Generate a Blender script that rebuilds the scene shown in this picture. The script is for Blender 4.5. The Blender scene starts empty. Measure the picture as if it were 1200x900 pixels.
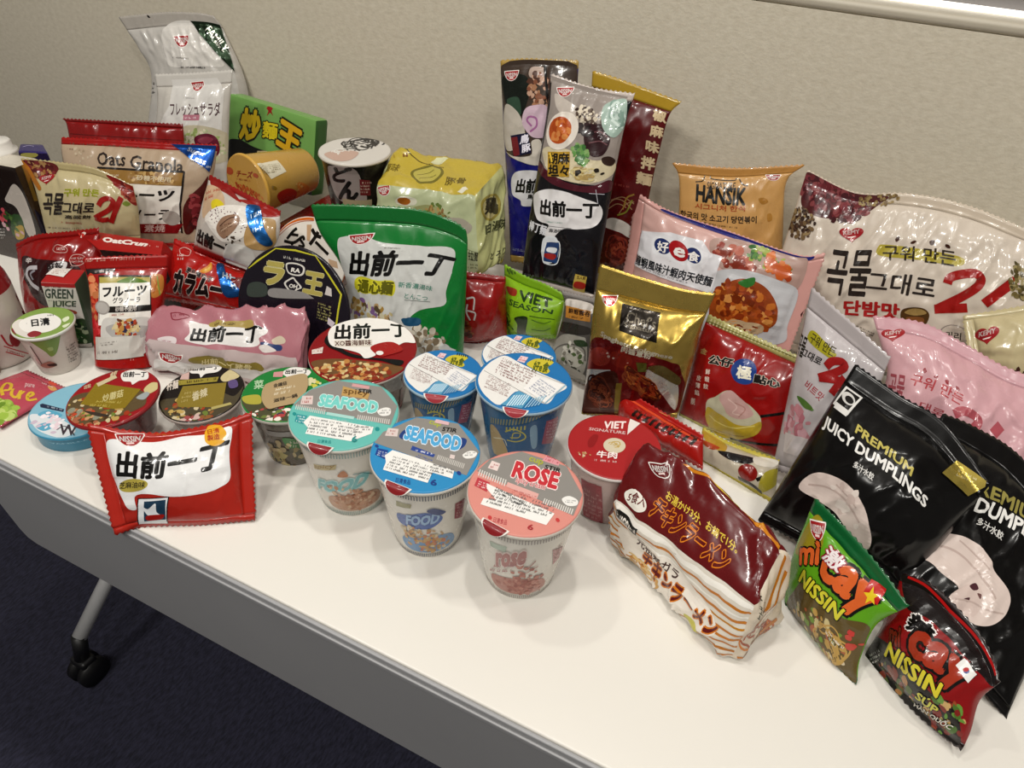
import bpy, math, random
import numpy as np
from mathutils import Matrix, Vector
from mathutils.geometry import tessellate_polygon

# ------------------------------------------------------------------ camera, light, exposure
SC = bpy.context.scene
COL = SC.collection
TABLE = .72                                   # table top height; the floor is z = 0

cd = bpy.data.cameras.new('camera'); cam = bpy.data.objects.new('camera', cd); COL.objects.link(cam)
cd.sensor_width = 36; cd.lens = 25.536; cd.clip_start = .02
cam.matrix_world = Matrix([[0.89536, -0.30942, 0.3203, 0.0], [0.44287, 0.54307, -0.71339, -0.25264], [0.04679, 0.7806, 0.62328, 1.26584], [0.0, 0.0, 0.0, 1.0]])
SC.camera = cam
SC.view_settings.view_transform = 'Standard'; SC.view_settings.look = 'None'
SC.view_settings.gamma = 1; SC.view_settings.use_curve_mapping = False
SC.view_settings.exposure = 0.0

W = bpy.data.worlds.new('room_air'); SC.world = W; W.use_nodes = True
W.node_tree.nodes['Background'].inputs[0].default_value = (1.0, .93, .84, 1)
W.node_tree.nodes['Background'].inputs[1].default_value = .13

def area(name, loc, target, size, power, color=(1, .95, .88), sy=None, spread=None):
    l = bpy.data.lights.new(name, 'AREA'); l.energy = power; l.color = color; l.size = size
    if sy: l.shape = 'RECTANGLE'; l.size_y = sy
    if spread: l.spread = math.radians(spread)
    o = bpy.data.objects.new(name, l); COL.objects.link(o); o.location = loc
    o.rotation_euler = (Vector(target) - Vector(loc)).to_track_quat('-Z', 'Y').to_euler()
    return o
# ceiling downlights in a row over the table and a second row behind the camera
for x, y, p in ((-1.0, .22, 5.5), (-.22, .2, 8.5), (.5, .25, 5.5)):
    area('ceiling_downlight', (x, y, 2.7), (x, y, 0), .09, p, (1, .965, .9))
for x, y, p in ((-1.0, -1.0, 18), (-.1, -1.3, 11), (.8, -1.0, 13)):
    area('ceiling_downlight', (x, y, 2.75), (x * .6 - .2, .45, .8), .25, p, (1, .965, .9))

# ------------------------------------------------------------------ surfaces the artwork is laid on

def unit(a):
    a = np.asarray(a, float)
    return a / np.linalg.norm(a)

class Noise:
    """smooth value noise on a wrapped 64 x 64 table"""
    def __init__(self, seed):
        self.t = np.random.RandomState(seed).rand(64, 64) * 2 - 1
    def __call__(self, x, y):
        xi = np.floor(x).astype(int); yi = np.floor(y).astype(int)
        fx = x - xi; fy = y - yi
        fx = fx * fx * (3 - 2 * fx); fy = fy * fy * (3 - 2 * fy)
        g = lambda a, b: self.t[(xi + a) % 64, (yi + b) % 64]
        return (g(0, 0) * (1 - fx) + g(1, 0) * fx) * (1 - fy) + (g(0, 1) * (1 - fx) + g(1, 1) * fx) * fy

def smooth_line(pts, n=41, closed=False):
    """Catmull-Rom through pts, resampled to even arc length"""
    P = np.asarray(pts, float)
    if len(P) == 2 and not closed:
        t = np.linspace(0, 1, n)[:, None]
        return P[0] * (1 - t) + P[1] * t
    if closed:
        Q = np.vstack([P[-1], P, P[0], P[1]])
    else:
        Q = np.vstack([2 * P[0] - P[1], P, 2 * P[-1] - P[-2]])
    out = []
    for i in range(1, len(Q) - 2):
        p0, p1, p2, p3 = Q[i - 1], Q[i], Q[i + 1], Q[i + 2]
        for k in range(12):
            t = k / 12
            out.append(.5 * (2 * p1 + (p2 - p0) * t + (2 * p0 - 5 * p1 + 4 * p2 - p3) * t * t + (3 * p1 - p0 - 3 * p2 + p3) * t ** 3))
    if closed:
        return np.array(out)
    out.append(P[-1])
    out = np.array(out)
    d = np.r_[0, np.cumsum(np.linalg.norm(np.diff(out, axis=0), axis=1))]
    s = np.linspace(0, d[-1], n)
    return np.stack([np.interp(s, d, out[:, k]) for k in range(out.shape[1])], 1)

def sample(line, t):
    x = np.clip(t, 0, 1) * (len(line) - 1)
    i = np.minimum(x.astype(int), len(line) - 2)
    f = (x - i)[..., None]
    return line[i] * (1 - f) + line[i + 1] * f

class PouchSurface:
    floor = .7204
    """a film bag: outline patch in a plane (o, ax, ay, n) swollen by its contents"""
    def __init__(self, o, ax, ay, edges, bulge, seal=(.08, .08, 0, 0), front=.6, doy=0, wr=.002, seed=1, pw=.55):
        self.o, self.ax, self.ay = np.asarray(o, float), unit(ax), unit(ay)
        self.n = unit(np.cross(self.ax, self.ay))
        self.T, self.R, self.B, self.L = [smooth_line(e) for e in edges]
        self.bulge, self.seal, self.front, self.doy, self.wr, self.pw = bulge, seal, front, doy, wr, pw
        self.N = Noise(seed)
        self.W = (np.linalg.norm(self.T[-1] - self.T[0]) + np.linalg.norm(self.B[-1] - self.B[0])) / 2
        self.H = (np.linalg.norm(self.L[-1] - self.L[0]) + np.linalg.norm(self.R[-1] - self.R[0])) / 2
    def flat(self, u, v):
        u = np.asarray(u, float); v = np.asarray(v, float)
        U, V = u[..., None], v[..., None]
        T, R, B, L = self.T, self.R, self.B, self.L
        return ((1 - V) * sample(T, u) + V * sample(B, u) + (1 - U) * sample(L, v) + U * sample(R, v)
                - (1 - U) * (1 - V) * T[0] - U * (1 - V) * T[-1] - (1 - U) * V * B[0] - U * V * B[-1])
    def swell(self, u, v):
        t, b, l, r = self.seal
        p = self.pw
        uu = np.clip((u - l) / (1 - l - r), 0, 1); vv = np.clip((v - t) / (1 - t - b), 0, 1)
        g = np.sin(np.pi * uu) ** p
        if self.doy:
            h = np.sin(np.pi * .5 * np.clip(vv * 1.15, 0, 1)) ** .8
        else:
            h = np.sin(np.pi * vv) ** p
        return g * h
    def crease(self, u, v, side):
        t, b, l, r = self.seal
        s = self.swell(u, v)
        k = 40 * side
        x, y = u * self.W, v * self.H
        w = .6 * self.N(x * 38 + k, y * 30 + k) + .4 * self.N(x * 80 + 9 + k, y * 70 + k)
        rid = 1 - 2 * np.abs(self.N(x * 60 + y * 25 + k, y * 22 - x * 20 + 5))
        w = w * .7 + .5 * np.clip(rid, 0, 1) ** 2
        dv = np.minimum(np.abs(v - t), np.abs(1 - b - v) if not self.doy else 9) * self.H
        w2 = self.N(x * 150 + 3 + k, y * 14) * np.exp(-dv / .018) * (1 if not (l or r) else 0)
        du = np.minimum(np.abs(u - l), np.abs(1 - r - u)) * self.W
        w3 = self.N(x * 14 + k, y * 150 + 7) * np.exp(-du / .018) * (1 if (l or r) else 0)
        fine = self.N(x * 170 + 11 + k, y * 140 + k) * .16
        return self.wr * 1.45 * ((w + fine) * np.clip(s * 1.6, 0.12, 1) + .8 * (w2 + w3) * np.clip(s * 4, .1, 1))
    def pos(self, u, v, side=1, off=0., rough=True):
        u = np.asarray(u, float); v = np.asarray(v, float)
        f = self.flat(u, v)
        th = self.bulge * self.swell(u, v)
        z = th * self.front + .0004 if side > 0 else -th * (1 - self.front) - .0004
        if rough:
            z = z + self.crease(u, v, 1 if side > 0 else 0) * 1.
            if side < 0:
                edge = np.clip(self.swell(u, v) * 5, 0, 1)
                z = np.where(edge < 1, np.minimum(z, -.0004 + self.crease(u, v, 1)), z)
        z = z + off
        P = self.o + f[..., :1] * self.ax + f[..., 1:] * self.ay + z[..., None] * self.n
        P[..., 2] = np.where(P[..., 1] > .004, np.maximum(P[..., 2], self.floor + off), P[..., 2])   # bags settle on the table
        return P
    def M(self, uv, off=0., rough=True):
        return self.pos(uv[:, 0], uv[:, 1], 1, off, rough)

class BlockSurface:
    """rounded block (carton or wrapped multipack) spanned by eight world corners:
    front-bottom left/right, back-bottom left/right, then the same four at the top"""
    def __init__(self, corners, rad=.01, wr=0., seed=1):
        c = np.asarray(corners, float)
        self.C = {(i, j, k): c[i + 2 * j + 4 * k] for i in (0, 1) for j in (0, 1) for k in (0, 1)}
        e = lambda a, b: np.linalg.norm(self.C[a] - self.C[b])
        self.dims = np.array([np.mean([e((0, j, k), (1, j, k)) for j in (0, 1) for k in (0, 1)]),
                              np.mean([e((i, 0, k), (i, 1, k)) for i in (0, 1) for k in (0, 1)]),
                              np.mean([e((i, j, 0), (i, j, 1)) for i in (0, 1) for j in (0, 1)])])
        self.rad = rad; self.wr = wr; self.N = Noise(seed)
    def warp(self, P, off=0., rough=True):
        """P: points on the sharp box surface, local coords centred -> world"""
        h = self.dims / 2
        r = min(self.rad, h.min() * .98)
        inner = np.clip(P, -(h - r), h - r)
        d = P - inner
        n = d / np.maximum(np.linalg.norm(d, axis=-1, keepdims=True), 1e-9)
        Q = inner + n * r
        w = 0
        if self.wr and rough:
            a, b, c = P[..., 0], P[..., 1], P[..., 2]
            s, t = a * 1.0 + b * .63, c * 1.0 - b * .71
            w = self.N(s * 34, t * 34) * .6 + self.N(s * 75 + 8, t * 75) * .35 + self.N(s * 160 + 8, t * 160) * .14
            rid = np.clip(1 - 2.2 * np.abs(self.N(s * 42 + t * 20 + 3, t * 24 - s * 14)), 0, 1) ** 2
            w = self.wr * (w + .7 * rid)[..., None]
        Q = (Q + n * (w + off)) / (2 * h) + .5
        x, y, z = Q[..., :1], Q[..., 1:2], Q[..., 2:]
        out = 0
        for (i, j, k), c in self.C.items():
            out = out + (x if i else 1 - x) * (y if j else 1 - y) * (z if k else 1 - z) * c
        return out
    def local(self, face, u, v):
        w, d, h = self.dims / 2
        u = 2 * np.asarray(u, float) - 1; v = 1 - 2 * np.asarray(v, float)
        o = np.ones_like(u)
        return np.stack({'F': (u * w, -d * o, v * h), 'B': (-u * w, d * o, v * h), 'R': (w * o, u * d, v * h),
                         'L': (-w * o, -u * d, v * h), 'T': (u * w, v * d, h * o), 'D': (u * w, -v * d, -h * o)}[face], -1)
    def size(self, face):
        w, d, h = self.dims
        return {'F': (w, h), 'B': (w, h), 'R': (d, h), 'L': (d, h), 'T': (w, d), 'D': (w, d)}[face]
    def face(self, f):
        S = self
        class FaceMap:
            W, H = S.size(f)
            def M(_, uv, off=0., rough=True):
                return S.warp(S.local(f, uv[:, 0], uv[:, 1]), off, rough)
        return FaceMap()

class CupSurface:
    """turned body: base centre o, axis up, front = direction the label faces"""
    def __init__(self, o, axis, front, prof, span=200):
        self.o, self.az = np.asarray(o, float), unit(axis)
        f = np.asarray(front, float); f = unit(f - self.az * f.dot(self.az))
        self.fx = f; self.fy = np.cross(self.az, f)
        self.prof = np.asarray(prof, float)          # (radius, height) bottom to top
        self.span = math.radians(span)
        self.H = self.prof[-1, 1]
        self.W = self.span * self.prof[:, 0].max()
    def at(self, th, h, off=0.):
        r = np.interp(h, self.prof[:, 1], self.prof[:, 0]) + off
        return self.o + (r * np.cos(th))[..., None] * self.fx + (r * np.sin(th))[..., None] * self.fy + np.asarray(h)[..., None] * self.az
    def M(self, uv, off=0., rough=True):
        return self.at((uv[:, 0] - .5) * self.span, (1 - uv[:, 1]) * self.H, off)

class DiscSurface:
    """lid face: centre c, ax right, ay up on the lid, radius r; uv in 0..1 over the bounding square"""
    def __init__(self, c, ax, ay, r, dome=0.):
        self.c, self.ax, self.r, self.dome = np.asarray(c, float), unit(ax), r, dome
        a = np.asarray(ay, float); self.ay = unit(a - self.ax * self.ax.dot(a)); self.n = np.cross(self.ax, self.ay)
        self.W = self.H = 2 * r
    def M(self, uv, off=0., rough=True):
        x = (uv[:, :1] * 2 - 1); y = 1 - uv[:, 1:] * 2
        z = self.dome * np.clip(1 - x * x - y * y, 0, 1) + off
        return self.c + x * self.r * self.ax + y * self.r * self.ay + z * self.n

# ------------------------------------------------------------------ materials
def lin(h):
    h = h.lstrip('#')
    if len(h) == 3: h = ''.join(c * 2 for c in h)
    f = lambda c: c / 12.92 if c <= .04045 else ((c + .055) / 1.055) ** 2.4
    return tuple(f(int(h[i:i + 2], 16) / 255) for i in (0, 2, 4)) + (1,)
MATS = {}
FIN = {'P': ('film', .25, 0, .3), 'Q': ('black_film', .2, 0, 0), 'M': ('paper', .6, 0, 0), 'F': ('foil', .27, .75, .2), 'K': ('card', .4, 0, .15)}
def mat(h, fin='P'):
    k = (h, fin)
    if k in MATS: return MATS[k]
    nm, ro, me, coat = FIN[fin]
    m = bpy.data.materials.new('%s_%s' % (nm, h.lstrip('#'))); m.use_nodes = True
    nt = m.node_tree; b = nt.nodes['Principled BSDF']
    c = lin(h)
    if max(c[:3]) - min(c[:3]) > .25 and me < .5: c = tuple(v * .84 for v in c[:3]) + (1,)     # deep printing inks
    b.inputs['Base Color'].default_value = c; b.inputs['Metallic'].default_value = me
    b.inputs['Specular IOR Level'].default_value = .35
    b.inputs['Coat Weight'].default_value = coat; b.inputs['Coat Roughness'].default_value = .05
    tc = nt.nodes.new('ShaderNodeTexCoord'); nz = nt.nodes.new('ShaderNodeTexNoise'); nz.inputs['Scale'].default_value = 60
    mr = nt.nodes.new('ShaderNodeMapRange'); mr.inputs[3].default_value = ro - .06; mr.inputs[4].default_value = ro + .08
    nt.links.new(tc.outputs['Object'], nz.inputs['Vector']); nt.links.new(nz.outputs['Fac'], mr.inputs[0]); nt.links.new(mr.outputs[0], b.inputs['Roughness'])
    MATS[k] = m
    return m
def node_mat(name, color, rough, scale=0, amt=0, color2=None, bump=0, bscale=200, metal=0, stretch=(1, 1, 1)):
    m = bpy.data.materials.new(name); m.use_nodes = True
    nt = m.node_tree; b = nt.nodes['Principled BSDF']
    b.inputs['Base Color'].default_value = lin(color); b.inputs['Roughness'].default_value = rough; b.inputs['Metallic'].default_value = metal
    tc = nt.nodes.new('ShaderNodeTexCoord'); mp = nt.nodes.new('ShaderNodeMapping'); mp.inputs['Scale'].default_value = stretch
    nt.links.new(tc.outputs['Object'], mp.inputs[0])
    if color2:
        nz = nt.nodes.new('ShaderNodeTexNoise'); nz.inputs['Scale'].default_value = scale; nz.inputs['Detail'].default_value = 6
        cr = nt.nodes.new('ShaderNodeValToRGB'); cr.color_ramp.elements[0].color = lin(color); cr.color_ramp.elements[1].color = lin(color2)
        cr.color_ramp.elements[0].position = .5 - amt; cr.color_ramp.elements[1].position = .5 + amt
        nt.links.new(mp.outputs[0], nz.inputs['Vector']); nt.links.new(nz.outputs['Fac'], cr.inputs[0]); nt.links.new(cr.outputs[0], b.inputs['Base Color'])
    if bump:
        n2 = nt.nodes.new('ShaderNodeTexNoise'); n2.inputs['Scale'].default_value = bscale; n2.inputs['Detail'].default_value = 4
        bp = nt.nodes.new('ShaderNodeBump'); bp.inputs['Strength'].default_value = bump; bp.inputs['Distance'].default_value = .002
        nt.links.new(mp.outputs[0], n2.inputs['Vector']); nt.links.new(n2.outputs['Fac'], bp.inputs['Height']); nt.links.new(bp.outputs[0], b.inputs['Normal'])
    return m

# ------------------------------------------------------------------ mesh collecting
class MB:
    def __init__(self): self.v = []; self.f = []; self.m = []; self.mats = []; self.n = 0
    def slot(self, m):
        if m not in self.mats: self.mats.append(m)
        return self.mats.index(m)
    def add(self, V, F, m):
        s = self.slot(m); k = self.n
        self.v.append(np.asarray(V, float)); self.n += len(V)
        for f in F: self.f.append(tuple(int(i) + k for i in f))
        self.m += [s] * len(F)
    def build(self, name, parent=None, smooth=True, origin=None):
        V = np.vstack(self.v)
        o3 = np.zeros(3) if origin is None else np.asarray(origin, float)
        me = bpy.data.meshes.new(name); me.from_pydata((V - o3).tolist(), [], self.f)
        for m in self.mats: me.materials.append(m)
        me.polygons.foreach_set('material_index', self.m)
        me.polygons.foreach_set('use_smooth', [smooth] * len(self.f))
        me.update()
        o = bpy.data.objects.new(name, me); COL.objects.link(o)
        if parent is not None: o.parent = parent
        else: o.location = o3
        return o
def root(name, label, cat, loc, group=None):
    o = bpy.data.objects.new(name, None); COL.objects.link(o); o.location = loc; o.empty_display_size = .02
    o['label'] = label; o['category'] = cat
    if group: o['group'] = group
    return o
def grid(fn, nu, nv, u0=0, u1=1, v0=0, v1=1):
    u, v = np.meshgrid(np.linspace(u0, u1, nu + 1), np.linspace(v0, v1, nv + 1))
    P = fn(u.ravel(), v.ravel())
    i = np.arange(nv)[:, None] * (nu + 1) + np.arange(nu)[None]
    i = i.ravel()
    return P, np.stack([i, i + nu + 1, i + nu + 2, i + 1], 1)

# ------------------------------------------------------------------ printed artwork
GLYPH = {}
def text_mesh(s, bold=0):
    """glyph triangles in font units; heavier strokes are made of copies shifted round a small circle"""
    if s not in GLYPH:
        cu = bpy.data.curves.new('t', 'FONT'); cu.body = s; cu.resolution_u = 2
        o = bpy.data.objects.new('t', cu); COL.objects.link(o)
        me = o.evaluated_get(bpy.context.evaluated_depsgraph_get()).to_mesh()
        V = np.array([v.co[:2] for v in me.vertices]).reshape(-1, 2)
        me.calc_loop_triangles()
        F = np.array([t.vertices[:] for t in me.loop_triangles]).reshape(-1, 3)
        bpy.data.objects.remove(o); bpy.data.curves.remove(cu)
        GLYPH[s] = (V, F)
    V, F = GLYPH[s]
    if bold < .004 or not len(V): return V, F
    n = 4 if bold < .045 else 8
    Vs = [V] if n == 8 else []; a = np.arange(n) * 2 * np.pi / n + .4
    Vs += [V + bold * np.array([math.cos(t), math.sin(t)]) for t in a]
    return np.vstack(Vs), np.vstack([F + k * len(V) for k in range(len(Vs))])
def poly_tris(P):
    P = np.asarray(P, float)
    F = tessellate_polygon([[Vector((p[0], p[1], 0)) for p in P]])
    return P, np.array(F).reshape(-1, 3)
def slice_by(V, F, g):
    """cut triangles wherever g (linear in uv) passes a whole number"""
    for _ in range(14):
        if not len(F): break
        q = g(V)[F]; lo, hi = q.min(1), q.max(1); e = 1e-4
        c = np.round((lo + hi) / 2)
        bad = (c <= lo + e) | (c >= hi - e)
        c = np.where(bad, np.floor(lo + e) + 1, c)
        cut = (c > lo + e) & (c < hi - e)
        if not cut.any(): break
        keep, T, c, q = F[~cut], F[cut], c[cut], q[cut]
        o = np.argsort(q, 1); r = np.arange(len(T))[:, None]
        T, q = T[r, o], q[r, o]
        A, B, C = V[T[:, 0]], V[T[:, 1]], V[T[:, 2]]; qa, qb, qc = q.T
        tac = ((c - qa) / (qc - qa))[:, None]
        up = qb > c
        tb = np.where(up, (c - qa) / np.where(up, qb - qa, 1), (c - qb) / np.where(up, 1, np.maximum(qc - qb, 1e-9)))[:, None]
        P = np.where(up[:, None], A + tb * (B - A), B + tb * (C - B)); Q = A + tac * (C - A)
        n0 = len(V); p = n0 + np.arange(len(T)); s = n0 + len(T) + np.arange(len(T))
        V = np.vstack([V, P, Q]); a, b_, d = T.T
        F = np.concatenate([keep,
                            np.stack([a, p, s], 1)[up], np.stack([p, b_, d], 1)[up], np.stack([p, d, s], 1)[up],
                            np.stack([a, b_, p], 1)[~up], np.stack([a, p, s], 1)[~up], np.stack([s, p, d], 1)[~up]])
    return V, F
class Facets:
    """the flat triangles of a nu x nv grid laid over a surface: printed shapes are cut to them and lie exactly parallel"""
    def __init__(self, S, nu, nv, u0=0, u1=1, v0=0, v1=1):
        self.S, self.nu, self.nv, self.W, self.H = S, nu, nv, S.W, S.H
        self.u0, self.du, self.v0, self.dv = u0, (u1 - u0) / nu, v0, (v1 - v0) / nv
        u, v = np.meshgrid(np.linspace(u0, u1, nu + 1), np.linspace(v0, v1, nv + 1))
        uv = np.stack([u.ravel(), v.ravel()], 1)
        self.P = S.M(uv); self.D = (S.M(uv, .001) - self.P) / .001
        i = (np.arange(nv)[:, None] * (nu + 1) + np.arange(nu)[None]).ravel()
        self.tris = np.concatenate([np.stack([i, i + nu + 1, i + 1], 1), np.stack([i + 1, i + nu + 1, i + nu + 2], 1)])
    def cut(self, V, F):
        gu = lambda q: (q[:, 0] - self.u0) / self.du
        gv = lambda q: (q[:, 1] - self.v0) / self.dv
        for g in (gu, gv, lambda q: gu(q) + gv(q)): V, F = slice_by(V, F, g)
        return V, F
    def lay(self, V, F, off):
        """world points per triangle corner, read off the facet the triangle lies in"""
        m = V[F].mean(1)
        i = np.clip(np.floor((m[:, 0] - self.u0) / self.du).astype(int), 0, self.nu - 1); j = np.clip(np.floor((m[:, 1] - self.v0) / self.dv).astype(int), 0, self.nv - 1)
        fu = (m[:, 0] - self.u0) / self.du - i; fv = (m[:, 1] - self.v0) / self.dv - j
        low = (fu + fv) <= 1
        k = j * (self.nu + 1) + i
        a = np.where(low, k, k + self.nu + 2); b = np.where(low, k + 1, k + self.nu + 1); c = np.where(low, k + self.nu + 1, k + 1)
        G = self.P + self.D * off
        x = (V[F][:, :, 0] - self.u0) / self.du - i[:, None]; y = (V[F][:, :, 1] - self.v0) / self.dv - j[:, None]
        x = np.where(low[:, None], x, 1 - x)[..., None]; y = np.where(low[:, None], y, 1 - y)[..., None]
        return G[a][:, None] + x * (G[b] - G[a])[:, None] + y * (G[c] - G[a])[:, None]
def ribbon(P, w, sc):
    P = np.asarray(P, float) * sc
    d = np.gradient(P, axis=0) if len(P) > 2 else np.repeat([P[1] - P[0]], 2, 0)
    d /= np.maximum(np.linalg.norm(d, axis=1, keepdims=True), 1e-9)
    nrm = np.stack([-d[:, 1], d[:, 0]], 1) * w / 2
    V = np.vstack([P + nrm, P - nrm]) / sc
    n = len(P)
    F = [(i, i + 1, n + i) for i in range(n - 1)] + [(i + 1, n + i + 1, n + i) for i in range(n - 1)]
    return V, np.array(F)
def disc(c, x, y, n=28):
    c, x, y = map(np.asarray, (c, x, y)); t = np.linspace(0, 2 * np.pi, n, endpoint=False)[:, None]
    return c + np.cos(t) * (x - c) + np.sin(t) * (y - c)
def frame_map(bl, br, tl):
    bl, br, tl = map(np.asarray, (bl, br, tl))
    return lambda P: bl + np.asarray(P)[:, :1] * (br - bl) + np.asarray(P)[:, 1:] * (tl - bl)
def expand(e, sc):
    """one artwork element -> list of (colour, uv verts, tris)"""
    k = e[0]
    if k == 'p': return [(e[1], *poly_tris(e[2]))]
    if k == 'b': return [(e[1], *poly_tris(smooth_line(e[2], closed=True)[::2]))]
    if k == 'e': return [(e[1], *poly_tris(disc(*e[2:5])))]
    if k == 'l':
        P = np.asarray(e[3], float); out = []
        if len(P) == 2: return [(e[1], *ribbon(P, e[2] / 1000, sc))]
        for a, b in zip(P[:-1], P[1:]):
            d = unit((b - a) * sc) * e[2] / 3000 / sc
            out.append((e[1], *ribbon([a - d, b + d], e[2] / 1000, sc)))
        return out
    if k == 'c': return [(e[1], *ribbon(smooth_line(e[3], max(12, 6 * len(e[3]))), e[2] / 1000, sc))]
    if k == 't':
        _, c, s, bl, br, tl, bold, oc, ow = e
        V0, _f = text_mesh(s, 0)
        if not len(V0): return []
        lo, hi = V0.min(0), V0.max(0); hi = np.maximum(hi, lo + [.05, .3 if set(s) <= set('一ー') else .05])
        fm = frame_map(bl, br, tl); out = []
        for col, w in ((oc, bold + (ow or 0)), (c, bold)):
            if col:
                V, F = text_mesh(s, w); C = F[:, 0] // len(V0)
                for c0 in np.unique(C):
                    out.append((col, fm((V - lo) / (hi - lo)), F[C == c0]))
        return out
    if k == 's':
        _, cols, c, x, y, n, lo, hi, seed = e
        r = random.Random(seed); out = []; c, x, y = map(np.asarray, (c, x, y))
        for i in range(n):
            a = r.uniform(0, 6.283); q = math.sqrt(r.random())
            p = c + math.cos(a) * q * (x - c) + math.sin(a) * q * (y - c)
            s1 = r.uniform(lo, hi) * .0005; s2 = s1 * r.uniform(.5, 1); ph = r.uniform(0, 3.14); m = 9
            t = np.linspace(0, 2 * np.pi, m, endpoint=False)
            rr = np.array([r.uniform(.75, 1.1) for _ in range(m)])
            lx, ly = np.cos(t) * s1 * rr, np.sin(t) * s2 * rr
            V = p + np.stack([lx * math.cos(ph) - ly * math.sin(ph), lx * math.sin(ph) + ly * math.cos(ph)], 1) / sc
            out.append((r.choice(cols), V, np.array([(0, j, j + 1) for j in range(1, m - 1)])))
        return out
    if k == 'n':
        _, cols, c, x, y, n, w, seed = e
        r = random.Random(seed); out = []; c, x, y = map(np.asarray, (c, x, y))
        for i in range(n):
            a = r.uniform(0, 6.283); q0 = r.uniform(.2, .95); da = r.uniform(.8, 2.2)
            P = []
            for j in range(6):
                t = a + da * j / 5; q = q0 + .12 * math.sin(j * 1.3 + i)
                P.append(c + math.cos(t) * q * (x - c) + math.sin(t) * q * (y - c))
            out.append((r.choice(cols), *ribbon(smooth_line(P, 16), w * r.uniform(.7, 1.1) / 1000, sc)))
        return out
    if k == 'f':                                             # lines of tiny print, too small to read
        _, c, bl, br, tl, rows, seed = e
        r = random.Random(seed * 7 + rows); fm = frame_map(bl, br, tl); out = []
        wd = np.linalg.norm((np.asarray(br) - np.asarray(bl)) * sc); hg = np.linalg.norm((np.asarray(tl) - np.asarray(bl)) * sc)
        gh = hg / rows * .62
        for i in range(rows):
            y0 = 1 - (i + .82) / rows; y1 = y0 + .62 / rows; x = 0
            end = 1 if i < rows - 1 else r.uniform(.6, 1)
            while x < end:
                w = max(gh / max(wd, 1e-4) * r.uniform(.35, .95), .015)
                if r.random() < .84:
                    kx = r.uniform(0, .5)
                    for (a, b, cc, d) in ((0, .25, 0, 1), (0, 1, kx, kx + .25), (.7, .95, 0, 1))[:r.randint(1, 3)]:
                        Q = [(x + w * a, y0 + (y1 - y0) * cc), (x + w * b, y0 + (y1 - y0) * cc), (x + w * b, y0 + (y1 - y0) * d), (x + w * a, y0 + (y1 - y0) * d)]
                        out.append((c, fm(Q), np.array([(0, 1, 2), (0, 2, 3)])))
                x += w * 1.2
        return out
    if k == 'g':
        _, c, bl, br, tl, n = e
        fm = frame_map(bl, br, tl)
        return [(c, fm([((i + .2) / n, 0), ((i + .65) / n, 0), ((i + .65) / n, 1), ((i + .2) / n, 1)]), np.array([(0, 1, 2), (0, 2, 3)])) for i in range(n)]
    if k == 'N':                                             # half-moon maker's emblem
        bl, br, tl = e[1:4]; bg = e[4] if len(e) > 4 else '#a3181c'
        fm = frame_map(bl, br, tl)
        half = lambda r, top: np.vstack([[(.5 - r, top), (.5 + r, top)], [(.5 + r * math.cos(a), top - (top - .5 + r) * math.sin(a)) for a in np.linspace(.12, math.pi - .12, 13)]])
        out = [('#e6e2dc', *poly_tris(fm(half(.5, 1)))), (bg, *poly_tris(fm(half(.45, .93))))]
        V, F = text_mesh('NISSIN', .03); lo, hi = V.min(0), V.max(0)
        q = (V - lo) / (hi - lo); q = np.stack([.14 + q[:, 0] * .72, .45 + q[:, 1] * .34 - .12 * np.sin(q[:, 0] * math.pi) * (1 - q[:, 1])], 1)
        out.append(('#f2eeea', fm(q), F))
        if not bg.startswith('#0'): out.append(('#e6ccc8', fm([(.36, .2), (.64, .2), (.64, .32), (.36, .32)]), np.array([(0, 1, 2), (0, 2, 3)])))
        return out
    if k == 'K':                                             # heart emblem
        fm = frame_map(*e[1:4])
        t = np.linspace(0, 2 * np.pi, 40, endpoint=False)
        h = np.stack([.5 + .5 * np.sin(t) ** 3, .53 + (13 * np.cos(t) - 5 * np.cos(2 * t) - 2 * np.cos(3 * t) - np.cos(4 * t)) / 32], 1)
        V, F = text_mesh('KEMY', .03); lo, hi = V.min(0), V.max(0); q = (V - lo) / (hi - lo)
        return [('#a01c22', *poly_tris(fm(h))), ('#ecd8d4', fm(np.stack([.16 + q[:, 0] * .68, .48 + q[:, 1] * .26 + .08 * q[:, 0]], 1)), F),
                ('#ecd8d4', *poly_tris(fm([(.32, .36), (.68, .42), (.6, .34), (.36, .3)])))]
    if k == 'star':
        c, x, y = map(np.asarray, e[2:5])
        t = np.linspace(0, 2 * np.pi, 10, endpoint=False); rr = np.where(np.arange(10) % 2 == 0, 1, .42)[:, None]
        return [(e[1], *poly_tris(c + rr * (np.cos(t)[:, None] * (y - c) + np.sin(t)[:, None] * (x - c))))]
    raise ValueError(k)
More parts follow.
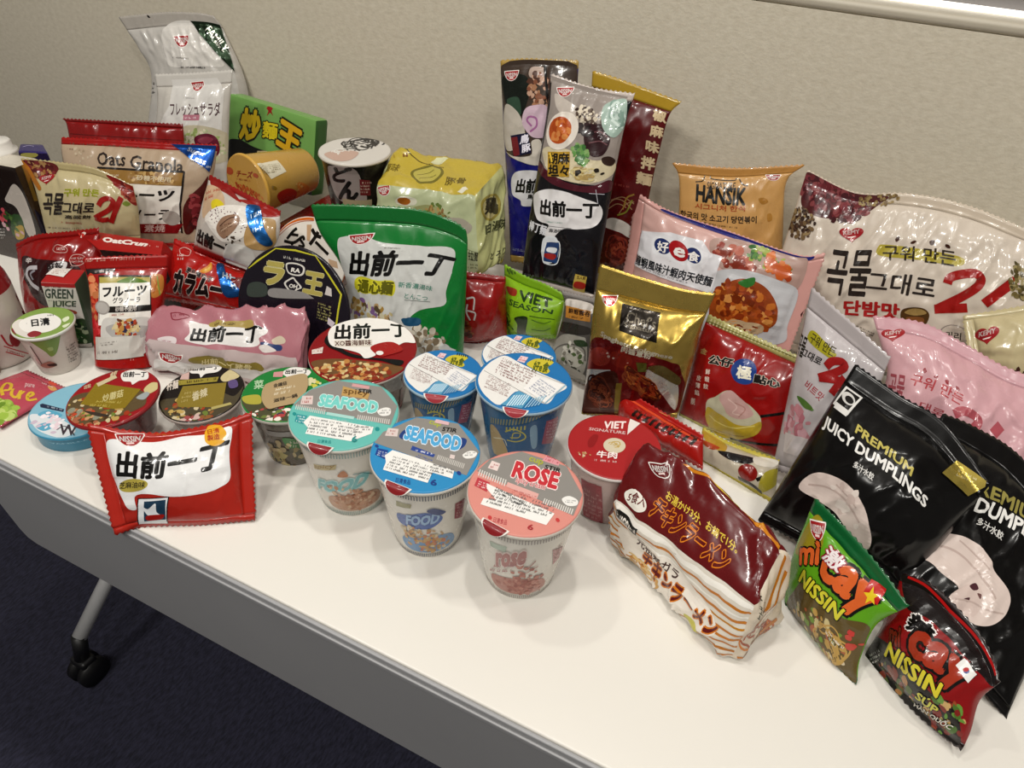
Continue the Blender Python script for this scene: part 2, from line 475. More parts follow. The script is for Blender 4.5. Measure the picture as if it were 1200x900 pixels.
def paint(mb, S, art, fin, base=.0002, step=.00004):
    """lay the printed shapes on a surface, each overlapping one a hair above the last"""
    flat = isinstance(S, DiscSurface)
    sc = np.array([S.W, S.H]); boxes = []
    for e in art:
        pieces = [q for q in expand(e, sc) if len(q[2])]
        if not pieces: continue
        lo = np.min([q[1].min(0) for q in pieces], axis=0); hi = np.max([q[1].max(0) for q in pieces], axis=0)
        sub = 1.2e-5 if e[0] == 't' else 2.5e-6
        off0 = max([base] + [k + step for l2, h2, k in boxes if (lo < h2).all() and (hi > l2).all()])
        boxes.append((lo, hi, off0 + sub * len(pieces)))
        for ip, (col, V, F) in enumerate(pieces):
            V = np.asarray(V, float); F = np.asarray(F)
            if flat:
                q = V * 2 - 1; rr = np.linalg.norm(q, axis=1, keepdims=True); V = (q * np.minimum(1, .985 / np.maximum(rr, 1e-6)) + 1) / 2
            else:
                V = np.clip(V, .001, .999)
            off = off0 + sub * ip
            if not flat: V, F = S.cut(V, F)
            a, b, c = V[F[:, 0]], V[F[:, 1]], V[F[:, 2]]
            cr = (b[:, 0] - a[:, 0]) * (c[:, 1] - a[:, 1]) - (b[:, 1] - a[:, 1]) * (c[:, 0] - a[:, 0])
            F = np.where((cr > 0)[:, None], F[:, ::-1], F)      # v runs down, so face outwards
            F = F[np.abs(cr) > 1e-9]
            if not len(F): continue
            if flat:
                mb.add(S.M(V, off), F, mat(col, fin)); continue
            W3 = S.lay(V, F, off).reshape(-1, 3)
            key = np.round(V[F].reshape(-1, 2) * 20000).astype(np.int64)
            _, first, inv = np.unique(key[:, 0] * 1000003 + key[:, 1], return_index=True, return_inverse=True)
            T = inv.reshape(-1, 3); ok = (T[:, 0] != T[:, 1]) & (T[:, 1] != T[:, 2]) & (T[:, 2] != T[:, 0])
            mb.add(W3[first], T[ok], mat(col, fin))

# ------------------------------------------------------------------ builders
def tri(F):
    return np.concatenate([F[:, [0, 1, 3]], F[:, [3, 1, 2]]])
def shell(mb, S, nu, nv, u0, u1, v0, v1, m, mback, zig=None):
    """front and back film of one stretch of a bag, joined all round"""
    fr, F = grid(lambda u, v: S.pos(u, v, 1), nu, nv, u0, u1, v0, v1)
    bk, _ = grid(lambda u, v: S.pos(u, v, -1), nu, nv, u0, u1, v0, v1)
    if zig:
        d = np.zeros(len(fr)); row = np.arange(nu + 1) % 2 * .0016
        colz = np.arange(nv + 1) % 2 * .0016
        w = nu + 1
        for P in (fr, bk):
            if zig == 't': P[:w] += row[:, None] * S.ay
            if zig == 'b': P[-w:] -= row[:, None] * S.ay
            if zig == 'l': P[::w] -= colz[:, None] * S.ax
            if zig == 'r': P[w - 1::w] += colz[:, None] * S.ax
    mb.add(fr, tri(F), m); k = len(fr)
    B = F[:, ::-1]
    w = nu + 1
    ring = list(range(w)) + [w * i + nu for i in range(1, nv + 1)] + [w * nv + j for j in range(nu - 1, -1, -1)] + [w * i for i in range(nv - 1, 0, -1)]
    base = mb.n - k
    mb.add(bk, B, mback)
    off = mb.n - k
    s = mb.slot(mback)
    for i in range(len(ring)):
        a, b = ring[i], ring[(i + 1) % len(ring)]
        mb.f.append((base + a, base + b, off + b, off + a)); mb.m.append(s)
def pouch(name, label, cat, o, ax, ay, edges, bulge, seal, front, doy, wr, pw, seed, col, fin, art, parts, back=None, sealcol=None, group=None):
    S = PouchSurface(o, ax, ay, edges, bulge, seal, front, doy, wr, seed, pw)
    P = S.pos(np.linspace(0, 1, 9), np.ones(9), -1)
    r = root(name, label, cat, (P[:, 0].mean(), P[:, 1].mean(), P[:, 2].min()), group)
    loc = np.array(r.location)
    m, mb_, ms = mat(col, fin), mat(back or col, fin), mat(sealcol or col, fin)
    NU, NV = max(24, int(S.W / .0027)), max(24, int(S.H / .0027))
    kt, kb = [max(2, round(q * NV)) if q else 0 for q in seal[:2]]
    kl, kr = [max(2, round(q * NU)) if q else 0 for q in seal[2:]]
    X = Facets(S, NU, NV)
    def piece(mb, a, c, d, e, m1, m2, zig=None): shell(mb, S, c - a, e - d, a / NU, c / NU, d / NV, e / NV, m1, m2, zig)
    B = MB(); piece(B, kl, NU - kr, kt, NV - kb, m, mb_)
    paint(B, X, art, fin)
    B.build('film_body', r, origin=loc)
    for nm, a, c, d, e, z, on in (('top_seal', 0, NU, 0, kt, 't', kt), ('bottom_seal', 0, NU, NV - kb, NV, 'b', kb), ('side_seal', 0, kl, kt, NV - kb, 'l', kl), ('side_seal', NU - kr, NU, kt, NV - kb, 'r', kr)):
        if on:
            Q = MB(); piece(Q, a, c, d, e, ms, ms, z); Q.build(nm, r, origin=loc)
    for nm, f2, a in parts:
        Q = MB(); paint(Q, X, a, f2, base=.0022); Q.build(nm, r, origin=loc)
    return r
def block(name, label, cat, corners, rad, wr, seed, col, fin, art, parts, cols=None, group=None):
    S = BlockSurface(corners, rad, wr, seed); c = np.asarray(corners)
    r = root(name, label, cat, (c[:4, 0].mean(), c[:4, 1].mean(), c[:4, 2].min()), group); loc = np.array(r.location)
    B = MB(); X = {}
    for f in 'FBRLTD':
        w, h = S.size(f)
        st = .0035 if wr else .006
        F_ = S.face(f)
        X[f] = Facets(F_, max(8, int(w / st)), max(8, int(h / st)))
        B.add(X[f].P, X[f].tris, mat((cols or {}).get(f, col), fin))
    for f, a in art: paint(B, X[f], a, fin)
    B.build('wrapped_body' if wr else 'carton_body', r, origin=loc)
    for nm, f2, f, a in parts:
        Q = MB()
        if f == 'CAP':
            e = a[0]; F_ = S.face('T'); p = F_.M(np.array([e[2]]))[0]; x = F_.M(np.array([e[3]]))[0]
            rr = np.linalg.norm(x - p); az = unit(np.cross(S.C[(1, 0, 1)] - S.C[(0, 0, 1)], S.C[(0, 1, 1)] - S.C[(0, 0, 1)]))
            K = CupSurface(p, az, (1, 0, 0), [(rr * 1.25, 0), (rr * 1.25, .003), (rr, .004), (rr, .014), (rr * .92, .016), (0, .016)])
            lathe(Q, K, 40, mat(e[1], f2))
        else:
            paint(Q, X[f], a, f2, base=.001)
        Q.build(nm, r, origin=loc)
    return r
def lathe(mb, K, n, m, ring=None):
    th = np.linspace(0, 2 * np.pi, n, endpoint=False); rows = []
    prof = K.prof if ring is None else ring
    for rad, h in prof:
        rows.append(K.o + rad * np.cos(th)[:, None] * K.fx + rad * np.sin(th)[:, None] * K.fy + h * K.az)
    V = np.vstack(rows); F = []
    for i in range(len(prof) - 1):
        for j in range(n):
            k = (j + 1) % n
            F.append((i * n + j, i * n + k, (i + 1) * n + k, (i + 1) * n + j))
    mb.add(V, F, m)
def cup(name, label, cat, o, axis, front, prof, span, r, lax, lay, dome, col, lidcol, fin, lidfin, art, lid, parts, rimcol=None, group=None, tab=None, has_lid=True):
    K = CupSurface(o, axis, front, prof, span); H = K.H if has_lid else prof[-1][1]
    R = root(name, label, cat, tuple(o), group); loc = np.array(o)
    if not has_lid:
        k = [i for i, p in enumerate(prof) if p[1] >= .72 * prof[4][1] / .72 - 1e-6][0]
        B = MB(); lathe(B, K, 56, mat(col, fin), prof[:k + 1])
        paint(B, Facets(K, 48, 24), art, fin); B.build('bottle_body', R, origin=loc)
        B = MB(); lathe(B, K, 56, mat('#97161c', fin), prof[k:k + 5]); B.build('red_shoulder', R, origin=loc)
        B = MB(); lathe(B, K, 56, mat('#dcd8d2', fin), prof[k + 4:]); B.build('bottle_cap', R, origin=loc)
        return R
    B = MB(); lathe(B, K, 72, mat(col, fin), [p for p in prof if p[0] < .96 * r] + [(r * .955, prof[-1][1] - .0012)])
    X = Facets(K, 48, 24)
    paint(B, X, art, fin, base=.0004); B.build('cup_body', R, origin=loc)
    B = MB(); e = np.linspace(-math.pi / 2, math.pi / 2, 7); h = K.H
    ring = [(r * .945, h - .005)] + [(r * .972 + .0022 * math.cos(a), h - .0024 + .0022 * math.sin(a)) for a in e] + [(r * .945, h - .0005)]
    lathe(B, K, 72, mat(rimcol or col, 'K'), ring); B.build('rim', R, origin=loc)
    D = DiscSurface(K.o + K.az * (h + .0004), lax, lay, r, dome)
    B = MB(); th = np.linspace(0, 2 * np.pi, 72, endpoint=False)
    rows = [D.M(np.stack([.5 + .5 * q * np.cos(th), .5 + .5 * q * np.sin(th)], 1)) for q in (1, .97, .75, .5, .25, .03)]
    skirt = rows[0] - K.az * .003 + unit(np.ones(3)) * 0
    V = np.vstack([skirt] + rows); n = 72; F = []
    for i in range(len(rows)):
        for j in range(n):
            k = (j + 1) % n; F.append((i * n + j, (i + 1) * n + j, (i + 1) * n + k, i * n + k))
    F.append(tuple(range(len(rows) * n, (len(rows) + 1) * n)))
    B.add(V, F, mat(lidcol, lidfin))
    paint(B, D, lid, lidfin, base=.0002); LID = B.build('lid', R, origin=loc)
    if tab:                                                   # half-moon pull tab folded down over the rim
        q = D.M(np.array([tab[0]]))[0] - D.c; dv = unit(q - K.az * K.az.dot(q)); tv = np.cross(K.az, dv)
        cpt = D.c + dv * (r - .004)
        for i_, (col_, k_, lift) in enumerate((('#e4dfd8', 1, 0), (tab[1], .84, .0004))):
            t_ = np.linspace(0, np.pi, 15); B = B if i_ else MB()
            xs, ys = np.r_[-1, np.cos(np.pi - t_), 1] * .0125 * k_, np.r_[0, np.sin(t_), 0] * .0105 * k_ + .001 * i_
            rows_ = []
            for s_ in (0, .35, .7, 1):
                yy = ys * s_ + .0008 * i_
                over = np.maximum(yy - .0042, 0)
                rows_.append(cpt + xs[:, None] * tv + np.minimum(yy, .0042)[:, None] * dv + (over * .55)[:, None] * dv + (.0007 + lift - over * .85)[:, None] * K.az)
            m_ = len(xs); V = np.vstack(rows_)
            B.add(V, [(a_ * m_ + b_, (a_ + 1) * m_ + b_, (a_ + 1) * m_ + b_ + 1, a_ * m_ + b_ + 1) for a_ in range(3) for b_ in range(m_ - 1)], mat(col_, lidfin))
        B.build('pull_tab', LID, origin=loc)
    for nm, f2, w, a in parts:
        Q = MB(); paint(Q, X if w == 'side' else D, a, f2, base=.0022); Q.build(nm, LID if w == 'lid' else R, origin=loc)
    return R

# ------------------------------------------------------------------ the setting
def box_mb(mb, lo, hi, m, bev=0):
    lo, hi = np.asarray(lo, float), np.asarray(hi, float)
    b = bev
    if not b:
        V = [(x, y, z) for z in (lo[2], hi[2]) for y in (lo[1], hi[1]) for x in (lo[0], hi[0])]
        mb.add(V, [(0, 2, 3, 1), (4, 5, 7, 6), (0, 1, 5, 4), (2, 6, 7, 3), (0, 4, 6, 2), (1, 3, 7, 5)], m); return
    S = BlockSurface([(x, y, z) for z in (lo[2], hi[2]) for y in (lo[1], hi[1]) for x in (lo[0], hi[0])], b)
    for f in 'FBRLTD':
        h = S.dims / 2
        def cl(n, L): return np.unique(np.r_[np.linspace(0, b / L, 5), np.linspace(b / L, 1 - b / L, n), np.linspace(1 - b / L, 1, 5)])
        w, hh = S.size(f)
        us, vs = cl(6, w), cl(6, hh)
        u, v = np.meshgrid(us, vs); P = S.warp(S.local(f, u.ravel(), v.ravel()))
        nu = len(us) - 1; i = (np.arange(len(vs) - 1)[:, None] * (nu + 1) + np.arange(nu)[None]).ravel()
        mb.add(P, np.stack([i, i + nu + 1, i + nu + 2, i + 1], 1), m)
def structure(name, lo, hi, m, bev=0):
    B = MB(); box_mb(B, lo, hi, m, bev); o = B.build(name, None, bool(bev), origin=((np.array(lo) + hi) / 2)); o['kind'] = 'structure'
    return o
WY = .655                                                     # wall behind the table
M_wall = node_mat('beige_textured_wallcovering', '#c2b9a6', .75, 110, .25, '#d2cab8', .17, 220, stretch=(1, 1, 1.6))
M_floor = node_mat('navy_carpet', '#141424', .95, 90, .2, '#313146', .8, 500, stretch=(3, 1, 1))
M_top = node_mat('white_laminate', '#e2ded6', .3, 3, .4, '#e5e1d9')
M_edge = node_mat('grey_edge_band', '#9a9a9c', .4, 20, .3, '#a2a2a4')
M_panel = node_mat('grey_panel', '#929294', .5, 8, .3, '#98989a')
M_steel = node_mat('silver_painted_leg', '#c4c4c4', .35, 40, .3, '#cccccc', metal=.2)
M_rub = node_mat('black_caster_plastic', '#0c0c0e', .45, 40, .3, '#121214')
M_trim = node_mat('white_ledge', '#aca493', .45, 10, .3, '#b2aa9a')
M_upper = node_mat('grey_upper_wall', '#6c6866', .8, 20, .3, '#726e6c', .2, 150)
structure('floor', (-4, -2.5, -.05), (3, WY + .2, 0), M_floor)
structure('wall_back', (-4, WY, 0), (3, WY + .2, 1.1109), M_wall)
structure('trim_1', (-4, WY - .0006, 1.1109), (3, WY + .2, 1.1109 + .012), M_trim, .005)
structure('wall_upper', (-4, WY + .045, 1.1109 + .0125), (3, WY + .2, 2.9), M_upper)
structure('ceiling', (-4, -2.5, 2.9), (3, WY + .2, 2.95), node_mat('white_ceiling', '#d8d4cc', .9, 5, .3, '#dcd8d0'))
# cove lamp along the back of the ledge: washes the ledge from behind
lm = bpy.data.materials.new('ledge_lamp_glow'); lm.use_nodes = True
em = lm.node_tree.nodes['Principled BSDF']; em.inputs['Emission Color'].default_value = (1, .95, .86, 1); em.inputs['Emission Strength'].default_value = 1.6; em.inputs['Base Color'].default_value = (.9, .9, .88, 1)
structure('trim_2', (-4, WY + .034, 1.1109 + .0125), (3, WY + .0445, 1.1109 + .0165), lm)

T0 = root('folding_table', 'long white-topped folding table with a grey front panel on castered legs', 'table', (-.2, .3, 0))
t0 = np.array(T0.location); TX0, TX1, TY1 = -1.12, 1.2, WY - .03
B = MB(); box_mb(B, (TX0, .004, TABLE - .022), (TX1, TY1, TABLE), M_top, .002); B.build('table_top', T0, origin=t0)
B = MB(); box_mb(B, (TX0, 0, TABLE - .019), (TX1, .0038, TABLE - .0015), M_edge, .0015); box_mb(B, (TX0, -.002, TABLE - .013), (TX1, .001, TABLE - .008), M_edge, .001); B.build('edge_band', T0, origin=t0)
# front panel with a sloped left end, hung a little behind the edge
B = MB(); y0, y1 = .012, .022
prof = [(-.80, TABLE - .024), (1.1, TABLE - .024), (1.1, TABLE - .172), (-.728, TABLE - .172), (-.742, TABLE - .168), (-.75, TABLE - .158)]
V = [(x, y0, z) for x, z in prof] + [(x, y1, z) for x, z in prof]; n = len(prof)
B.add(V, [tuple(range(n - 1, -1, -1)), tuple(range(n, 2 * n))] + [(i, (i + 1) % n, n + (i + 1) % n, n + i) for i in range(n)], M_panel)
B.build('modesty_panel', T0, smooth=False, origin=t0)
def tube(mb, a, b, r, m, n=24, r2=None):
    a, b = np.asarray(a, float), np.asarray(b, float); K = CupSurface(a, b - a, (1, .2, .1), [(0, 0), (r, 0), (r2 or r, np.linalg.norm(b - a)), (0, np.linalg.norm(b - a))])
    lathe(mb, K, n, m)
for lx in (-.935, 1.0):                                       # column with two splayed struts, a caster under each
    B = MB(); tube(B, (lx, .33, .30), (lx, .33, TABLE - .022), .022, M_steel); box_mb(B, (lx - .05, .22, TABLE - .026), (lx + .05, .44, TABLE - .0225), M_steel); B.build('column', T0, origin=t0)
    for sy, yc in ((-1, .062), (1, .575)):
        B = MB(); tube(B, (lx, .33, .315), (lx, yc + .012 * -sy, .108), .0125, M_steel); B.build('leg', T0, origin=t0)
        B = MB(); tube(B, (lx, yc - .012 * sy, .112), (lx, yc, .062), .0125, M_rub)
        tube(B, (lx - .01, yc, .027), (lx + .01, yc, .027), .01, M_rub)
        box_mb(B, (lx - .018, yc - .014, .044), (lx + .018, yc + .014, .064), M_rub, .006)
        cs = B.build('caster', T0, origin=t0)
        for dx in (-.019, .007):
            B = MB(); tube(B, (lx + dx, yc, .027), (lx + dx + .013, yc, .027), .027, M_rub, 36); B.build('wheel', cs, origin=t0)

# ------------------------------------------------------------------ the products on the table
pouch(name='noodle_packet', label='red and white packet of instant noodles overhanging the front table edge', cat='packet', o=[-.3999,.0618,.724], ax=[.8597,.5108,0], ay=[-.3296,.5548,.7639], edges=[[(-.1522,.0925),(-.1183,.0862),(-.0874,.083),(-.0407,.0899),(-.0025,.1014)],[(-.0025,.1014),(-.0027,.0644),(0,0)],[(-.1276,-.0106),(-.1012,-.0037),(-.0497,-.0034),(0,0)],[(-.1522,.0925),(-.1276,-.0106)]], bulge=.034, seal=(.03,.02,.09,.085), front=.6, doy=0, wr=.0012, pw=.55, seed=3, col='#b3261a', sealcol='#b3261a', fin='P', art=[('b','#e8e8e8',[(.1093,.1301),(.2693,.0958),(.4323,.0884),(.5767,.063),(.7274,.0861),(.8744,.0747),(.8676,.3097),(.8652,.5661),(.8,.636),(.7052,.6664),(.5132,.6708),(.3415,.6356),(.2376,.6752),(.2206,.8066),(.1621,.8031),(.1366,.714),(.115,.6004),(.0864,.383)]),('N',(.1836,.1764),(.3603,.1311),(.1647,.0429)),('t','#0a0908','出前一丁',(.1405,.478),(.827,.4399),(.1806,.2186),.046,None,0),('b','#f0b020',[(.7232,.1504),(.7219,.0092),(.7979,.0244),(.8482,.1173),(.8344,.2031),(.7795,.221)]),('t','#b02010','日清',(.7367,.0895),(.8078,.099),(.7259,.039),.02,None,.04),('t','#b02010','製造',(.738,.1555),(.8111,.1653),(.734,.0979),.02,None,.04),('e','#b9a848',(.2438,.556),(.3577,.5329),(.2579,.4857)),('t','#2c2410','芝麻油味',(.1303,.6004),(.3328,.5693),(.1457,.5342),.02,None,.04),('p','#e9ecef',[(.2547,.6942),(.4766,.6674),(.3902,.978),(.186,.9712)]),('p','#1c3a52',[(.2973,.7216),(.4528,.6969),(.3977,.9251),(.2381,.9449)]),('b','#e8ecf0',[(.264,.7752),(.3049,.8047),(.3742,.7377),(.3579,.8348),(.379,.8788),(.2945,.8913)]),('b','#b01c14',[(.272,.8847),(.3421,.8681),(.402,.8677),(.3661,.9202),(.2663,.9354)]),('c','#0a0908',.9,[(.259,.6939),(.186,.9712)]),('c','#0a0908',.9,[(.4766,.6674),(.3902,.978)]),('c','#0a0908',.9,[(.2562,.6941),(.4766,.6674)]),('f','#d88a1a',(.3956,.0124),(.5022,.038),(.3982,-.005),1,3)], parts=[])
block(name='ramen_multipack', label='large maroon and striped five-pack of ramen at the front right', cat='multipack', corners=[(-.098,.198,.722),(.042,.123,.722),(-.066,.25,.722),(.077,.189,.722),(-.1,.2,.78),(.044,.138,.788),(-.092,.242,.84),(.051,.184,.824)], rad=.013, wr=.0056, seed=4, col='#5e0d10', cols={'F': '#d9d2c6', 'R': '#d6c8b4', 'D': '#d9d2c6', 'L': '#5e0d10'}, fin='P', art=[('T',[('p','#d9861c',[(.3114,.0567),(1.005,-.005),(.9859,.1199),(.8354,.1289),(.6191,0),(.3371,.0133)]),('b','#e8c83c',[(.5012,.04),(.6652,.0567),(.8466,.0433),(.8248,.0533),(.6425,-.005)]),('N',(.1947,.4929),(.3169,.3448),(.1265,.3399),'#5e0d10'),('b','#eae6dc',[(.0785,.8559),(.1006,.7775),(.1647,.7591),(.2286,.8072),(.2384,.8752),(.1935,.9323),(.1247,.9321)]),('t','#5e0d10','5食入',(.1074,.9012),(.2276,.8573),(.1069,.8023),.02,None,.04),('t','#f2d24a','お湯かけ3分、お鍋で1分。',(.3119,.5734),(.7923,.6066),(.305,.4563),.02,None,.04),('t','#5a0c0c','チキンラーメン',(.2602,.8732),(.7615,.9128),(.2833,.6079),.03,'#f08a1e',.05),('s',['#e9e3da'],(.2233,.0233),(.3067,.04),(.2468,.1494),0,1,2,1)]),('F',[('c','#f2eee6',6,[(0,.05),(.3,.07),(.7,.085),(1,.06)]),('c','#c8781e',3.2,[(0,.15),(.3,.17),(.7,.185),(1,.16)]),('c','#f0ece4',2.4,[(0,.24),(.3,.26),(.7,.275),(1,.25)]),('c','#c8781e',3.4,[(0,.32),(.3,.34),(.7,.355),(1,.33)]),('c','#c8861e',2.2,[(0,.41),(.3,.43),(.7,.445),(1,.42)]),('c','#c8781e',3,[(0,.51),(.3,.53),(.7,.545),(1,.52)]),('c','#c87820',3,[(0,.61),(.3,.63),(.7,.645),(1,.62)]),('c','#c8781e',3,[(0,.71),(.3,.73),(.7,.745),(1,.72)]),('c','#b87020',3,[(0,.81),(.3,.83),(.7,.845),(1,.82)]),('c','#c8781e',3,[(0,.9),(.3,.92),(.7,.935),(1,.91)]),('p','#0a0908',[(.06,.08),(.24,.09),(.235,.27),(.065,.26)]),('t','#efe9e0','NISSIN',(.075,.22),(.225,.23),(.075,.12),.03,None,0),('b','#e9e1d6',[(.1,.5),(.2,.3),(.45,.28),(.75,.4),(.86,.6),(.8,.8),(.55,.95),(.25,.9)]),('t','#3a1206','元祖鶏ガラ',(.24,.5),(.55,.5),(.24,.33),.03,None,0),('t','#5e0d10','チキンラーメン',(.3,.76),(.86,.74),(.3,.5),.03,'#e0801c',.07),('n',['#d9a860','#e4c080','#c98c48'],(.3,.8),(.48,.8),(.3,.64),22,2,4),('b','#d8d04a',[(.66,.82),(.74,.8),(.78,.9),(.68,.94)])]),('R',[('l','#c8781e',4,[(.2636,.3584),(.9067,.09)]),('l','#c8781e',4,[(.253,.4857),(.8533,.22)]),('n',['#c05a18','#d88030','#a84410'],(.3725,.7204),(.7142,.7898),(.1241,.3373),14,2,6),('l','#c8781e',4,[(.09,.9233),(.7733,.7874)]),('l','#c8781e',3.5,[(.1733,.89),(.82,.92)]),('f','#443',(.2977,.4331),(.3751,.28),(.0808,.1785),3,2)])], parts=[])
pouch(name='noodle_packet', label='lime green noodle packet with a dark green seal and a red star flag', cat='packet', o=[.1368,.1594,.723], ax=[.7621,-.6475,0], ay=[.1866,.2196,.9576], edges=[[(-.1182,.0917),(-.0868,.0923),(-.0458,.0898),(-.0089,.0835)],[(-.0089,.0835),(-.0174,.0518),(-.0099,.0171),(.0003,-.0004)],[(-.0826,-.0117),(-.035,-.0095),(-.0144,-.0088),(.0003,-.0004)],[(-.1182,.0917),(-.1038,.0348),(-.0826,-.0117)]], bulge=.03, seal=(.1,.05,0,0), front=.55, doy=0, wr=.0016, pw=.55, seed=5, col='#62a81c', sealcol='#0d5a2c', fin='P', art=[('b','#9a8a20',[(.0639,.1052),(.1505,.0921),(.2904,.1963),(.2552,.3124),(.0815,.4449),(.053,.3307)]),('N',(.1673,.2431),(.3,.1732),(.0384,.1512)),('b','#5a4a24',[(.19,.7078),(.344,.5157),(.7454,.4857),(.9635,.399),(.9977,.5806),(.9938,.9962),(.7993,.9746),(.4167,.9167),(.0398,.9686)]),('s',['#c8a050','#b06038','#6a8a30','#d8c890','#8a4020','#e0d0b0'],(.549,.8413),(.8951,.8125),(.677,.5839),70,3,9,5),('n',['#d8b868','#c8a050'],(.7093,.8226),(.9201,.8864),(.8224,.5945),14,1.6,3),('t','#e2672c','mì',(.1933,.4563),(.3585,.3252),(.0898,.3304),.04,'#0a0908',.05),('t','#e2672c','cay',(.4297,.4482),(.9192,.4012),(.3689,.1829),.05,'#0a0908',.06),('t','#e6df3a','NISSIN',(.2481,.5669),(.7499,.5244),(.2709,.4514),.04,'#0a0908',.05),('t','#e8e0e0','激',(.3571,.2682),(.5383,.2468),(.3341,.1566),.03,'#a01030',.06),('p','#c81e1a',[(.7649,.2014),(.716,.1034),(.8304,.0615),(.9006,.1913)]),('star','#f0d020',(.8217,.1798),(.8614,.1389),(.7673,.1212)),('f','#e8e4d8',(.6799,.7088),(.8763,.7634),(.6971,.6392),2,3),('s',['#d03028','#c8483a'],(.9228,.5899),(.9844,.5865),(.8875,.49),6,4,9,2)], parts=[])
pouch(name='noodle_packet', label='red and black noodle packet lying at the right front corner', cat='packet', o=[.1806,.1576,.723], ax=[.7349,-.6781,0], ay=[.2868,.3108,.9062], edges=[[(-.0764,.0702),(-.0543,.0813),(-.0148,.0819),(.0084,.0751),(.0216,.0659)],[(.0216,.0659),(.0223,.0456),(.0326,.0247),(.0386,.0087)],[(-.0523,-.0037),(-.0346,-.0044),(.0062,-.0001),(.0386,.0087)],[(-.0764,.0702),(-.0614,.0325),(-.0523,-.0037)]], bulge=.036, seal=(.08,.07,0,0), front=.6, doy=0, wr=.002, pw=.55, seed=6, col='#8e0f12', sealcol='#1a0808', fin='P', art=[('b','#161010',[(-.005,.0128),(.2577,.0419),(.6397,.0329),(.9212,.0061),(.986,.0979),(.7576,.1738),(.4145,.1898),(.1841,.2593)]),('l','#c01818',2,[(.0569,.0125),(.4301,.06),(.7725,.0287),(.9375,.0137)]),('b','#14100e',[(-.005,.91),(.0302,.7099),(.4058,.5932),(.6946,.6549),(.8776,.5728),(.9681,.9675),(.7484,.9984),(.339,1.005),(.0594,1.005)]),('s',['#6a9a3c','#a04828','#d8b070','#7a2018','#486a28'],(.8245,.782),(.9761,.7446),(.7903,1.005),40,3,9,8),('s',['#7a3020','#c08850','#506030'],(.3501,.889),(.5716,.8731),(.3042,1.005),30,3,9,9),('t','#0c0808','辣',(.2815,.386),(.4949,.35),(.273,.2439),.05,'#eeeae6',.07),('t','#7a2414','mì',(.2048,.6096),(.3176,.561),(.1416,.4743),.04,'#0a0908',.05),('t','#a8341c','cay',(.394,.6055),(.8757,.4721),(.36,.3248),.05,'#0a0908',.06),('t','#e6d83a','NISSIN',(.2119,.7498),(.7315,.6453),(.2183,.5966),.04,'#0a0908',.05),('t','#dcd84a','SÚP',(.5826,.8224),(.7555,.8113),(.6016,.7124),.03,'#0a0908',.05),('t','#e8e4d8','HÀN QUỐC',(.5522,.9745),(.8843,.8655),(.5858,.8551),.02,'#0a0908',.05),('p','#ecebe8',[(.7379,.2796),(.7389,.1859),(.872,.1681),(.8805,.2826)]),('e','#1c3c80',(.8122,.23),(.8293,.2078),(.7975,.2154)),('e','#c02020',(.804,.2282),(.8098,.2019),(.7879,.2316)),('f','#d8d8d0',(.0938,1.005),(.181,.8348),(.0294,.9426),3,5)], parts=[])
pouch(name='dumpling_bag', label='black bag of juicy dumplings with a gold premium tag, rolled to the right', cat='bag', o=[.1545,.2427,.75], ax=[.9437,-.3309,0], ay=[.1914,.5459,.8157], edges=[[(-.1293,.1583),(-.0826,.1506),(-.0432,.1463),(.0102,.1184)],[(.0102,.1184),(.0003,.0003)],[(-.131,-.0124),(.0003,.0003)],[(-.1293,.1583),(-.131,-.0124)]], bulge=.055, seal=(.11,.05,0,0), front=.75, doy=0, wr=.0026, pw=.55, seed=31, col='#0b0a0a', sealcol='#0b0a0a', fin='Q', art=[('p','#d8d6d2',[(.0265,.1191),(.1522,.1201),(.15,.2419),(.0218,.2352)]),('p','#141210',[(.0416,.128),(.1396,.1289),(.1336,.2186),(.035,.2156)]),('e','#c8c6c2',(.0887,.1669),(.1252,.1527),(.0545,.142)),('e','#141210',(.0979,.1694),(.1205,.1597),(.0756,.155)),('l','#dcdad6',4,[(.0425,.2344),(.1467,.2381)]),('t','#c9bb62','PREMIUM',(.2501,.293),(.6468,.3297),(.2343,.2499),.03,None,.04),('t','#e4e2de','JUICY DUMPLINGS',(.0578,.377),(.8185,.4247),(.0311,.3057),.035,None,.04),('t','#d8d6d2','多汁水餃',(.3671,.4522),(.501,.4695),(.3558,.416),.02,None,.04),('b','#d3c2ba',[(.1476,.7131),(.1595,.6261),(.2321,.5675),(.3557,.5455),(.469,.5704),(.582,.6388),(.6805,.7394),(.7022,.8152),(.6279,.8215),(.5488,.7858),(.4364,.728),(.3032,.7121)]),('c','#b8a49c',1.6,[(.1911,.6667),(.3062,.6221),(.4329,.6301),(.5766,.7044)]),('c','#b8a49c',1.2,[(.3414,.5826),(.4373,.6078),(.5162,.6412)]),('s',['#c4b0a8','#ddd0c8'],(.4657,.6512),(.6184,.7397),(.4319,.7115),8,5,11,3)], parts=[('gold_tag','F',[('p','#b7a24c',[(.7633,.1917),(.7781,.0797),(.9728,.0065),(.9876,.0372),(.9497,.1657),(.9058,.1696)]),('f','#efe6b8',(.8305,.1445),(.9446,.0855),(.8156,.0984),2,4)])])
